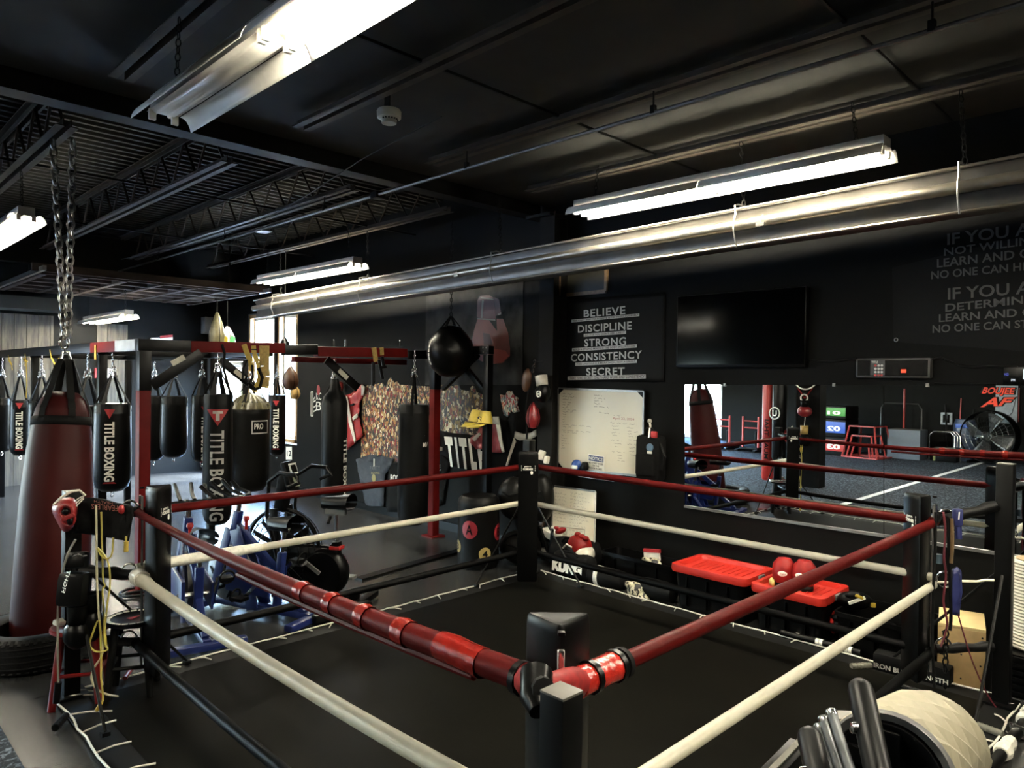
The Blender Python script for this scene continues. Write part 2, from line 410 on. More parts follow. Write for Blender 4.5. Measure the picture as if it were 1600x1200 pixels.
fixture('bright strip light cut by the left edge beside the hanging chain', 1.385, 7.20, 9.66, 3.2, (1, 1))
fixture('small distant strip light under the raised garage door', 3.57, 11.75, 14.0, 2.755, (1, 1), 3.17)
fixture('unseen strip light added over the turf for brightness', -3.4, 3.2, 5.64, 3.2, (1, 1))  # this and the next lamp are added out of view to brighten the hall
fixture('unseen strip light added over the far turf for brightness', -3.4, 8.4, 10.84, 3.2, (1, 1))
fixture('strip light behind the viewer over the near ring corner', 1.318, -2.3, .14, 3.2, (1, 1))
fixture('strip light behind the viewer along the mirror wall', 4.615, -2.2, .24, 3.285, (1, 1))
# conduit with clamps running above the ring
t = thing('conduit_pipe', 'thin grey conduit running along the ceiling over the ring', 'pipe', (0, 0, 0))
B().tube([(3.66, -1.5, 3.5), (3.66, 12.6, 3.5)], .013, 8).make('pipe', mat('grey_conduit', (.10, .095, .085), .4, .3), t)
for y in (1.0, 2.5, 4.2, 6.3, 8.6, 10.8):
    b = B().box((3.66, y, 3.52), (.03, .03, .05)); b.tube([(3.66, y, 3.54), (3.66, y, 3.63)], .006, 6); b.make('pipe_clamp', STL, t)
B().box((3.68, 5.42, 3.5), (.1, .1, .06), bev=.01).make('junction_box', STL, t)
# smoke detectors
DET = mat('ivory_plastic', (.42, .42, .36), .5, var=.03)
def detector(label, p, r=.075):
    t = thing('smoke_detector', label, 'smoke detector', p, 0, 'ceiling detectors')
    B().lathe([(0, -.085), (r * .62, -.085), (r * .68, -.062), (r, -.05), (r * 1.03, -.01), (r * .95, 0), (0, 0)], 24).make('body', DET, t)
    B().box((0, .02, .045), (.012, .05, .11)).make('bracket', STL, t)
    b = B()
    for k in range(9): b.box((r * .72 * math.cos(k * .35 - 2.9), r * .72 * math.sin(k * .35 - 2.9), -.058), (.008, .008, .014))
    b.make('vent_slot', PWD, t)
detector('round ivory smoke detector under the joist above the ring', G(608, 172, 3.58))
detector('small white detector under the edge of the raised garage door', G(10, 452, 3.3), .09)
tag(B().tube([G(690, 182, 3.62), G(560, 252, 3.6), G(480, 305, 3.55), G(400, 350, 3.5), G(300, 382, 3.45), G(190, 405, 3.4)], .005, 5).make('ceiling_cable', STL), 'thin loose cable sagging from the smoke detector to the far ceiling', 'cable')
tag(B().box((4.0, 8.0, 3.2), (.12, .16, .012), bev=.004).make('ceiling_tag', ENAM), 'small white plate hanging under the conduit beyond the ring', 'plate').location = G(412, 362, 3.45) - V((4.0, 8.0, 3.2))
# raised garage door with its tracks
GD = mat('brown_door_panel', (.050, .0285, .0175), .85, spec=.03, var=.3, vs=3); GF = mat('grey_brown_door_frame', (.042, .031, .025), .8, spec=.03, var=.15, vs=6)
t = thing('garage_door', 'raised brown panelled garage door hanging flat under the far ceiling', 'garage door', (0, 0, 0))
gx0, gx1, gy0, gy1, gz = 2.28, 5.15, 10.85, 13.55, 3.2
ncol, nrow = 6, 5; cw = (gx1 - gx0) / ncol; rh = (gy1 - gy0) / nrow
for j in range(nrow):
    yc = gy0 + (j + .5) * rh
    b = B().box(((gx0 + gx1) / 2, yc, gz + .03), (gx1 - gx0, rh - .01, .03))
    for i in range(ncol): b.box((gx0 + (i + .5) * cw, yc, gz + .012), (cw - .22, rh - .2, .02), bev=.008)
    sec = b.make('door_section', GD, t, smooth=0)
    b = B()
    for i in range(ncol + 1): b.box((gx0 + i * cw, yc, gz - .02), (.07, rh - .02, .08))
    for s in (-1, 1): b.box(((gx0 + gx1) / 2, yc + s * (rh / 2 - .035), gz - .015), (gx1 - gx0, .055, .07))
    b.make('section_frame', GF, sec, smooth=0)
for x in (gx0 - .06, gx1 + .06): B().box((x, 12.2, gz - .01), (.04, 3.3, .06)).make('track', GAL, t, smooth=0)
B().box(((gx0 + gx1) / 2, 10.8, gz + .02), (gx1 - gx0 + .3, .06, .1)).make('bottom_rail', GF, t, smooth=0)
for x in (gx0 + .3, gx1 - .3):
    for y in (11.2, 13.2): B().box((x, y, 3.65), (.025, .025, .85)).make('hanger_bar', STL, t, smooth=0)
# radiant tube heater along the mirror wall
HT = mat('heater_tube_metal', (.30, .27, .22), .36, .85, var=.18, vs=9, bump=.05)
HD = mat('heater_reflector_metal', (.13, .12, .105), .42, .7, var=.2, vs=5)
t = thing('tube_heater', 'long hooded metal heater, its highlight modelled as a bright tube, slung below the ceiling over the mirror wall', 'heater')
hx, ya, yb = 4.80, -.6, 10.25
q1, q2 = XP(1200, 344, hx), XP(600, 447, hx); hz = lambda y: q1.z + (q2.z - q1.z) * (y - q1.y) / (q2.y - q1.y)
hl = lambda dx, dz: [(hx + dx, ya, hz(ya) + dz), (hx + dx, yb, hz(yb) + dz)]
B().tube(hl(.0, 0), .037, 14).make('heater_bright_tube', HT, t)  # near tube models the bright highlight band along the dark hood
B().tube(hl(.22, -.01), .037, 14).make('heater_bright_tube', HT, t)
b = B(); pr = [(.03, -.150), (.055, -.06), (.055, .04), (.02, .105), (.06, .135), (.16, .145), (.26, .12), (.29, .02), (.30, -.12)]
b.grid(lambda u, v: V((hx + pr[round(u * 8)][0], ya + v * (yb - ya), hz(ya + v * (yb - ya)) + pr[round(u * 8)][1])), 8, 8)
b.make('reflector_hood', HD, t, smooth=50, solid=.003)
B().tube(hl(0, .118), .009, 8).make('gas_pipe', HT, t)
B().tube(hl(.01, -.142), .008, 8).make('hood_lip', HT, t)
for y in (1.15, 2.55, 5.1, 7.4, 9.6):
    z = hz(y); b = B().tube([(hx - .0, y, z - .155), (hx - .045, y, z - .05), (hx - .042, y, z + .03), (hx - .02, y, z + .08), (hx - .03, y, z + .14), (hx + .06, y + .02, z + .165), (hx + .19, y, z + .16)], .006, 6)
    b.make('wire_hanger', GAL, t)
    B().chain((hx + .1, y, z + .16), (hx + .1, y + .03, 3.64), .045, .004).make('hanging_chain', STL, t)
for y in (2.35, 5.6, 8.4): b = B().ring((hx, y, hz(y)), .039, .005, (0, 1, 0)); b.box((hx - .04, y, hz(y) - .03), (.02, .06, .025)); b.make('tube_clamp', GAL, t)

# ================================================================== things on the mirror wall
def gw(body, bold=0., sp=1.):
    c = bpy.data.curves.new('t', 'FONT'); c.body = body; c.offset = bold; c.space_character = sp
    o = bpy.data.objects.new('t', c); me = bpy.data.meshes.new_from_object(o); xs = [v.co.x for v in me.vertices]
    bpy.data.objects.remove(o); bpy.data.meshes.remove(me); return max(xs) - min(xs)
BAN = mat('black_banner_vinyl', (.016, .017, .018), .6, var=.1, vs=3)
BPR = mat('white_banner_print', (.40, .395, .37), .5, var=.05); BGR = mat('grey_banner_print', (.045, .045, .044), .5, var=.05)
BDK = mat('dark_banner_print', (.02, .02, .02), .5, var=0)
# left banner
t = thing('motivational_banner', 'black vinyl banner with five white words from BELIEVE to SECRET above the whiteboard', 'banner')
q = quad(W(871, 597, .006), W(1038, 597, .006), W(1040, 456, .006), W(872, 470, .006))
def bw(u, v):
    p = q(u, v); p.x -= .004 + .012 * max(0, .35 - v) * (1 + math.sin(u * 23 + v * 15)) + .002 * math.sin(u * 11); return p
B().grid(bw, 36, 18).make('banner_sheet', BAN, t, solid=.001)
rows = [('BELIEVE', 912, 977, 484.5, 496, 478, 491, 'THE ONLY WAY TO ACHIEVE IS TO TRUST YOURSELF', 893, 999, 499.7, 503.8, 489.8, 494),
        ('DISCIPLINE', 903, 987, 508.4, 520, 502, 514.8, "DO IT IF YOU DON'T FEEL LIKE IT", 912, 978, 521.8, 526.3, 516.6, 521.6),
        ('STRONG', 913, 978, 530, 541.7, 526.5, 539.3, 'BUILD A STRONG MINDSET: THE BODY WILL FOLLOW', 894, 995, 544.2, 549.3, 538, 543),
        ('CONSISTENCY', 892, 1003, 553.3, 565, 547.5, 560, 'THIS LIFESTYLE IS A MARATHON, NOT A SPRINT', 899, 995, 566.8, 571.7, 562, 567),
        ('SECRET', 916, 976, 575, 587, 573.8, 586, 'THERE IS NO SECRET: ONLY HARD WORK AND CONSISTENCY', 887, 1009, 588.4, 594, 585, 591.3)]
for w, x0, x1, a, c, d, e, s, X0, X1, A, Cc, Dd, E in rows:
    txt(B(), w, quad(W(x0, c, .034), W(x1, e, .034), W(x1, d, .034), W(x0, a, .034)), .018, 1.1).make('word', BPR, t, smooth=0)
    sb = flat(B(), quad(W(X0, Cc, .034), W(X1, E, .034), W(X1, Dd, .034), W(X0, A, .034))).make('caption_strip', BPR, t, smooth=0)
    m = .8
    txt(B(), s, quad(W(X0 + 2, Cc - m, .036), W(X1 - 2, E - m, .036), W(X1 - 2, Dd + m, .036), W(X0 + 2, A + m, .036)), .01, 1.1).make('caption', BDK, sb, smooth=0)
# right banner
t = thing('motivational_banner', 'black banner with two grey verses starting IF YOU at the right edge', 'banner')
flat(B(), quad(W(1396, 534, .006), W(1760, 560, .006), W(1760, 330, .006), W(1394, 418, .006))).make('banner_sheet', BAN, t, smooth=0, solid=.001)
for full, vis, x0, x1, a, c, d, e in [('IF YOU ARE', 'IF YOU', 1480, 1576, 365, 383, 352, 371), ('NOT WILLING TO', 'NOT WILLI', 1475, 1590, 388, 400, 372, 385),
        ('LEARN AND GROW', 'LEARN AND', 1464, 1585, 405, 418.5, 390.5, 405), ('NO ONE CAN HELP YOU', 'NO ONE CAN', 1455, 1575, 424, 436.5, 412, 425),
        ('IF YOU ARE', 'IF YOU', 1481, 1577, 450, 468.5, 442, 461), ('DETERMINED TO', 'DETERMI', 1477, 1577, 475, 487.5, 464, 477),
        ('LEARN AND GROW', 'LEARN AND', 1467, 1589, 491, 503.5, 482, 495), ('NO ONE CAN STOP YOU', 'NO ONE CAN', 1457, 1578, 508, 520.5, 501, 513.5)]:
    k = gw(full, .012) / gw(vis, .012); p00, p10, p11, p01 = W(x0, c), W(x1, e), W(x1, d), W(x0, a)
    txt(B(), full, quad(p00, p00 + (p10 - p00) * k, p01 + (p11 - p01) * k, p01), .017).make('verse_lettering', BGR, t, smooth=0)
B().ring(W(1400, 531, .01), .012, .003, (1, 0, 0)).make('eyelet', GAL, t)
# framed dark pane between banner and heater
t = thing('framed_pane', 'dark pane in a thin tan wooden frame above the left banner', 'hatch')
a0, a1, a2, a3 = W(876, 462, .01), W(947, 455, .01), W(949, 395, .01), W(876, 400, .01)
flat(B(), quad(a0, a1, a2, a3)).make('pane', mat('dark_pane', (.03, .028, .02), .3, var=.1), t, smooth=0, solid=.004)
b = B(); b.bar(a0, a1, .03, .035); b.bar(a1, a2, .03, .035); b.bar(a3, a0, .03, .05)
b.make('frame_rail', mat('tan_wood', (.20, .12, .055), .5, var=.2), t, smooth=0)
# television
t = thing('television', 'large dark flat television mounted above the wall mirror', 'television')
c00, c10, c11, c01 = W(1060, 575, .05), W(1262, 574.5, .05), W(1262, 448, .05), W(1058, 462, .05)
cc = (c00 + c10 + c11 + c01) / 4; w = abs(c00.y - c10.y); h = abs(c11.z - c10.z)
B().box((cc.x, cc.y, cc.z), (.05, w, h), bev=.006).make('casing', mat('tv_black_plastic', (.008, .008, .008), .3, var=0), t)
B().box((cc.x - .0265, cc.y, cc.z + .008), (.002, w - .02, h - .035)).make('screen', mat('tv_screen', (.004, .0045, .005), .09, var=0), t, smooth=0)
B().box((XW - .014, cc.y, cc.z), (.022, .4, .3)).make('wall_bracket', STL, t, smooth=0)
# round timer console with keypad
t = thing('round_timer', 'black wall timer box with a small keypad and a red lit digit', 'timer')
a, c = W(1338, 560, .06), W(1454, 591, .06); yc, zc, w, h = (a.y + c.y) / 2, (a.z + c.z) / 2, abs(a.y - c.y), abs(a.z - c.z)
B().box((XW - .035, yc, zc), (.07, w, h), bev=.012).make('casing', mat('timer_grey_edge', (.035, .034, .032), .4, var=.05), t)
B().box((XW - .0715, yc, zc), (.004, w - .03, h - .03)).make('front_panel', mat('timer_black', (.006, .006, .006), .25, var=0), t, smooth=0)
kb = B().box((XW - .074, yc + w * .19, zc), (.003, .1, h - .035)).make('keypad', mat('keypad_grey', (.04, .04, .04), .4, var=0), t, smooth=0)
KW, KR = mat('key_white', (.6, .6, .57), .4, var=0), mat('key_red', (.5, .03, .03), .4, var=0)
for i in range(3):
    for j in range(4):
        B().lathe([(0, .004), (.0085, .004), (.0085, 0)], 10, M.Translation((XW - .0755, yc + w * .19 + .005 - (i - .4) * .022, zc + .018 - j * .024)) @ M.Rotation(-PI / 2, 4, 'Y')).make('key', KR if (i == 0 and j == 0) or j == 3 else KW, kb, smooth=0)
yk = yc + w * .19 + .042
txt(B(), 'TITLE', quad((XW - .077, yk, zc + .035), (XW - .077, yk - .045, zc + .035), (XW - .077, yk - .045, zc + .052), (XW - .077, yk, zc + .052)), .02).make('maker_print', WHTP, t, smooth=0)
B().box((XW - .075, yc - w * .16, zc - .022), (.003, .034, .024)).make('lit_digit', mat('lit_red_digit', (.3, .02, .01), .4, emit=(1, .06, .02), es=.25), t, smooth=0)
# digital clock cut off by the frame edge
t = thing('digital_clock', 'black digital clock with pale lit digits at the right edge', 'clock')
a = W(1567, 574, .05); B().box((XW - .02, a.y - .22, a.z - .058), (.04, .44, .125), bev=.006).make('casing', mat('timer_black', (), 0), t)
DIG = mat('lit_white_digit', (.5, .5, .6), .4, emit=(.75, .85, 1), es=.12); DBL = mat('lit_blue_digit', (.1, .1, .5), .4, emit=(.12, .18, 1), es=.07)
def seg7(y, z, s, on, m):
    b = B()
    for n in on:
        dy, dz, ww, hh = {'a': (0, 1, 1, 0), 'd': (0, -1, 1, 0), 'g': (0, 0, 1, 0), 'f': (1, .5, 0, 1), 'b': (-1, .5, 0, 1), 'e': (1, -.5, 0, 1), 'c': (-1, -.5, 0, 1)}[n]
        b.box((XW - .042, y + dy * s * .5, z + dz * s), (.003, s * (1.16 if ww else .18), s * (1.0 if hh else .18)))
    b.make('digit', m, t, smooth=0)
seg7(a.y - .128, a.z - .045, .030, 'abcdef', DIG); seg7(a.y - .20, a.z - .045, .030, 'abgcd', DIG); seg7(a.y - .29, a.z - .045, .030, 'abgcd', DIG)
txt(B(), 'WED', wq(1569, 583, 1576, 587, .043)).make('day_print', DBL, t, smooth=0)
txt(B(), 'PM', wq(1580, 592, 1586, 596, .043)).make('period_print', DIG, t, smooth=0)
seg7(a.y - .132, a.z - .108, .009, 'abcd', DBL)
# cables along the wall
CAB = mat('black_cable', (.012, .012, .012), .35, var=0)
def cable(name, label, pts, r=.006, m=None): return tag(B().tube([W(x, y, .02 + r) for x, y in pts], r, 6).make(name, m or CAB), label, 'cable')
cable('power_cable', 'black cable running from the television towards the timer box', [(1264, 561), (1280, 564), (1300, 565), (1320, 562), (1337, 561)])
cable('power_cable', 'black cable sagging from the timer box towards the digital clock', [(1455, 562), (1470, 558), (1480, 562), (1500, 571), (1520, 574), (1545, 572), (1566, 573), (1590, 573)])
cable('power_cable', 'thin cable lying along the top edge of the mirror below the clock', [(1460, 598), (1490, 599), (1530, 600), (1557, 600)], .004)
# mirror panels
MIR = mat('mirror_silver', (.80, .83, .84), .0, 1., var=0)
def mirror(label, x0, x1, yt0, yt1, yb0, yb1):
    t = thing('wall_mirror', label, 'mirror', (0, 0, 0), 0, 'mirror panels on the wall')
    flat(B(), quad(W(x0, yb0, .012), W(x1, yb1, .012), W(x1, yt1, .012), W(x0, yt0, .012))).make('mirror_glass', MIR, t, smooth=0)
    flat(B(), quad(W(x0, yb0, .005), W(x1, yb1, .005), W(x1, yt1, .005), W(x0, yt0, .005))).make('backing', STL, t, smooth=0, solid=.006)
    p, q_ = W(x0, yb0 + 2, .012), W(x1, yb1 + 2, .012)
    B().bar(p, q_, .026, .022).make('bottom_rail', mat('aluminium', (.25, .25, .24), .35, .8, var=.1), t, smooth=0)
    for f in (.2, .75):
        p = W(x0 + (x1 - x0) * f, yt0 + (yt1 - yt0) * f, .016); B().box((p.x, p.y, p.z), (.012, .02, .026)).make('clip', GAL, t, smooth=0)
mirror('left mirror panel under the television reflecting the red bag and the boxes', 1070, 1380.6, 601, 601.5, 789, 835)
mirror('right mirror panel with the red lettering decal reflecting the drum fan', 1381.4, 1720, 601.5, 603, 835, 888)
# lettering decal on the mirror
t = thing('mirror_decal', 'red slanted lettering decal BOUJEE AF stuck on the right mirror panel', 'decal')
DRED = mat('decal_red', (.75, .05, .02), .45, var=0); DBK = mat('decal_black', (.01, .01, .012), .4, var=0)
for wd_, bx in (('BOUJEE', ((1532, 618), (1583, 619), (1586, 606), (1538, 605))), ('AF', ((1532, 636), (1574, 634), (1586, 621), (1541, 621)))):
    qq = lambda o: quad(W(*bx[0], o), W(*bx[1], o), W(*bx[2], o), W(*bx[3], o))
    f = qq(.0135); c0 = f(.5, .5)
    txt(B(), wd_, lambda u, v: c0 + (f(u, v) - c0) * 1.12, .11).make('outline', DBK, t, smooth=0)
    txt(B(), wd_, qq(.0145), .03).make('lettering', DRED, t, smooth=0)
# whiteboards with handwriting
WB = mat('whiteboard', (.62, .58, .46), .22, var=.03, vs=3); ALU = mat('aluminium', (), 0); INK = mat('marker_ink', (.035, .035, .035), .5, var=0); INKR = mat('marker_red', (.25, .05, .05), .5, var=0); INKG = mat('marker_grey', (.16, .155, .14), .5, var=0)
def scrawl(b, f, rows, hh, seed):
    """rows of joined-up handwriting: (u, v, length); one thin ribbon each"""
    rn = random.Random(seed)
    for u, v, L in rows:
        x = u
        while x < u + L:
            wl = min(rn.uniform(.03, .09), u + L - x); n = max(4, int(wl / .007)); pts = []
            for i in range(n):
                pts.append((x + wl * i / n, v + hh * rn.uniform(-.5, .5) * (1 if i % 2 else .6) + (hh * .5 if rn.random() < .15 else 0) - (x - u) * .02))
            for (a, c), (d, e) in zip(pts, pts[1:]):
                t_ = .0022; b.add([f(a, c - t_), f(d + .001, e - t_), f(d + .001, e + t_), f(a, c + t_)], [(0, 1, 2, 3)])
            x += wl + rn.uniform(.012, .025)
t = thing('whiteboard', 'large whiteboard full of handwriting hung beside the left banner', 'whiteboard')
o_ = .03; q = quad(W(873, 731, o_), W(1005, 744, o_), W(1007, 612, o_), W(874, 607, o_))
flat(B(), q).make('board', WB, t, smooth=0, solid=.012)
qf = lambda u, v: q(u, v) + V((-.008, 0, 0))
b = B(); cs = [qf(0, 0), qf(1, 0), qf(1, 1), qf(0, 1)]
for i in range(4): b.bar(cs[i], cs[(i + 1) % 4], .016, .02)
b.make('frame', ALU, t, smooth=0)
for u, v in ((0, 0), (1, 0), (1, 1), (0, 1)):
    su, sv = (1 if u == 0 else -1), (1 if v == 0 else -1); o2 = V((-.014, 0, 0))
    B().add([q(u, v) + o2, q(u + su * .07, v) + o2, q(u, v + sv * .08) + o2], [(0, 1, 2)]).make('corner_cap', PWD, t, smooth=0, solid=.008)
b = B(); scrawl(b, qf, [(.05, .935 - i * .034, [.16, .17, .12, .13, .1, .08][i]) for i in range(6)] + [(.44, .93 - i * .034, [.1, .13, .1, .08, .18][i]) for i in range(5)] + [(.5, .72, .13)], .018, 3); b.make('handwriting', INK, t, smooth=0)
b = B(); scrawl(b, qf, [(.05, .74 - i * .031, [.18, .15, .07, .05, .05, .04][i]) for i in range(6)] + [(.05, .55, .36), (.05, .525, .12), (.05, .48, .36), (.06, .455, .18)] + [(.04, .41 - i * .032, [.06, .09, .08, .1, .05, .05][i]) for i in range(6)]
    + [(.66, .70, .1), (.63, .61, .3), (.65, .57, .1), (.66, .53, .08), (.65, .49, .09), (.66, .46, .07), (.64, .40, .13), (.68, .36, .1), (.69, .32, .06), (.66, .26, .15), (.72, .22, .06), (.73, .19, .05), (.72, .16, .1),
       (.82, .56, .1), (.83, .52, .12), (.83, .49, .05), (.84, .46, .1), (.84, .42, .13), (.83, .36, .14), (.85, .32, .1), (.85, .28, .1), (.86, .24, .08)], .016, 4); b.make('handwriting', INKG, t, smooth=0)
txt(B(), 'April 23, 2024', lambda u, v: qf(.66 + u * .24, .645 + v * .035)).make('date', INKR, t, smooth=0)
B().box((XW - .05, (cs[0].y + cs[1].y) / 2 + .0, cs[0].z - .05), (.06, .45, .012)).make('pen_tray', ALU, t, smooth=0)
t2 = thing('notice_sign', 'small blue and white NOTICE sign about street shoes on the whiteboard', 'sign')
q = quad(W(918, 733, .045), W(944.5, 737, .045), W(944.5, 713, .045), W(919, 709, .045))
flat(B(), q).make('sign_plate', mat('sign_white', (.7, .68, .6), .4, var=0), t2, smooth=0, solid=.003)
o3 = V((-.0025, 0, 0)); BLU = mat('sign_blue', (.02, .035, .12), .4, var=0)
flat(B(), lambda u, v: q(.05 + .9 * u, .58 + .36 * v) + o3).make('header', BLU, t2, smooth=0)
txt(B(), 'NOTICE', lambda u, v: q(.09 + .82 * u, .65 + .22 * v) + o3 * 2, .02).make('header_print', WHTP, t2, smooth=0)
b = B()
for s, y_, w_ in (('NO STREET SHOES', .40, .86), ('ON THE', .23, .4), ('FLOOR PLEASE', .06, .74)): txt(b, s, lambda u, v: q(.5 + (u - .5) * w_, y_ + .12 * v) + o3 * 2, .025)
b.make('rule_print', BDK, t2, smooth=0)
t = thing('trophy_helmet', 'small blue and white football helmet standing on the whiteboard tray', 'helmet')
p = W(901, 726, .09); B().ball(p, (.05, .055, .052)).make('shell', mat('helmet_blue', (.03, .07, .25), .2, var=0), t)
B().box(p + V((-.045, -.01, -.02)), (.02, .07, .035), bev=.008).make('face_guard', WHTP, t); B().box(p + V((0, 0, -.06)), (.08, .12, .03), bev=.01).make('stand', mat('helmet_blue', (), 0), t)
tag(B().lathe([(0, .05), (.03, .045), (.042, .0), (.035, -.03), (0, -.035)], 16, M.Translation(W(914, 729, .09))).make('tape_roll', PWD), 'small black roll beside the helmet on the whiteboard tray', 'roll')
t = thing('whiteboard', 'smaller whiteboard with a marker list leaning on the wall behind the corner post', 'whiteboard')
q0 = quad(W(862, 868, .2), W(929, 874, .2), W(931, 768, .06), W(866, 759, .06))
flat(B(), q0).make('board', WB, t, smooth=0, solid=.012)
qf = lambda u, v: q0(u, v) + V((-.009, 0, .001))
cs = [qf(0, 0), qf(1, 0), qf(1, 1), qf(0, 1)]; b = B()
for i in range(4): b.bar(cs[i], cs[(i + 1) % 4], .012, .016)
b.make('frame', ALU, t, smooth=0)
b = B(); scrawl(b, qf, [(.42, .93 - i * .048, .3 + .08 * (i % 3)) for i in range(11)] + [(.05, .9 - i * .05, .28) for i in range(9)], .03, 5); b.make('handwriting', INK, t, smooth=0)
b = B(); scrawl(b, qf, [(.14, .39, .6), (.15, .32, .2), (.42, .32, .25), (.15, .27, .2), (.42, .27, .2), (.42, .22, .25), (.15, .21, .22)], .022, 6)
for a, c, d, e in ((.12, .42, .78, .42), (.12, .42, .12, .02), (.78, .42, .78, .02), (.36, .37, .36, .02)): b.bar(qf(a, c), qf(d, e), .003, .004)
b.make('ruled_table', INKG, t, smooth=0)
# ================================================================== boxing ring
CAN = mat('ring_canvas', (.020, .0188, .0142), .5, var=.2, vs=2, bump=.05, bs=120, spec=.02)
x0, x1, y0, y1 = 1.06, 5.13, .86, 4.78
t = thing('ring_canvas', 'dark ring canvas covering the floor between the four padded corners', 'canvas')
B().box(((x0 + x1) / 2, (y0 + y1) / 2, .016), (x1 - x0 - .3, y1 - y0 - .3, .014), bev=.005).make('canvas_sheet', CAN, t)
b = B()
for s in (-1, 1):
    b.box(((x0 + x1) / 2, (y0 + y1) / 2 + s * (y1 - y0 - .16) / 2, .0135), (x1 - x0, .16, .009)); b.box(((x0 + x1) / 2 + s * (x1 - x0 - .16) / 2, (y0 + y1) / 2, .0135), (.16, y1 - y0 - .32, .009))
b.make('border_strip', mat('ring_border', (.024, .0245, .0245), .6, var=.2, vs=5), t, smooth=0)
CORD = mat('white_lacing_cord', (.55, .53, .46), .6, var=.1, vs=60)
def lacing(label, p, d, inn, L, st=.2, cl=.09):
    p, d, inn = V(p), V(d), V(inn); tt = thing('lacing_cord', label, 'cord', (0, 0, 0), 0, 'white cords lacing the canvas edge')
    rn = random.Random(int(p.x * 100)); k = int(L / st)
    B().tube([p + d * (L * i / 30) + inn * rn.uniform(-.012, .012) + V((0, 0, .026)) for i in range(31)], .006, 6).make('edge_cord', CORD, tt)
    for i in range(k):
        a = p + d * (i * st + .03) + V((0, 0, .027)); c = a + inn * rn.uniform(.6, 1) * cl + d * rn.uniform(-.12, .12)
        B().tube([a, (a + c) / 2 + V((0, 0, .008)), c], .005, 5).make('cross_cord', CORD, tt)
lacing('white cord lacing the canvas edge facing the tyre and the stools', (x0 + .0, y1 - .02, 0), (0, -1, 0), (1, 0, 0), 3.8, .27, .19)
lacing('white cord lacing the canvas edge below the blue bikes', (x0 + .05, y1, 0), (1, 0, 0), (0, -1, 0), 4.0, .25)
lacing('white cord lacing the canvas edge along the red lidded bins', (x1, y1 - .05, 0), (0, -1, 0), (-1, 0, 0), 3.8, .25)
lacing('white cord lacing the near canvas edge under the roller machine', (x1 - .05, y0, 0), (-1, 0, 0), (0, 1, 0), 3.9, .3)
PADV = mat('corner_pad_vinyl', (.007, .007, .007), .36, var=.15, vs=6, bump=.15, bs=9)
corners = {'bottom': ((1.49, 1.30), (-1, -1)), 'bikes': ((1.49, 4.38), (-1, 1)), 'far': ((4.60, 4.40), (1, 1)), 'right': ((4.67, 1.30), (1, -1))}
posts = {'bottom': (1.155, .998, 1.235), 'bikes': (1.14, 4.74, 1.205), 'far': (4.985, 4.76, 1.3), 'right': (5.03, .94, 1.43)}
plab = {'bottom': 'padded black corner post with a white zip in the near middle of the photo', 'bikes': 'padded black corner post beside the blue bikes and hanging shirt', 'far': 'padded black corner post in front of the leaning whiteboard', 'right': 'padded black corner post beside the hanging resistance bands'}
slab = {'bottom': 'square steel post standing right behind the zipped corner pad', 'bikes': 'square steel post hung with the shirt and red headguard', 'far': 'square steel post hidden behind the far corner pad', 'right': 'tall square steel post beside the wooden box and bands'}
zr, zw, zb = 1.09, .725, .335
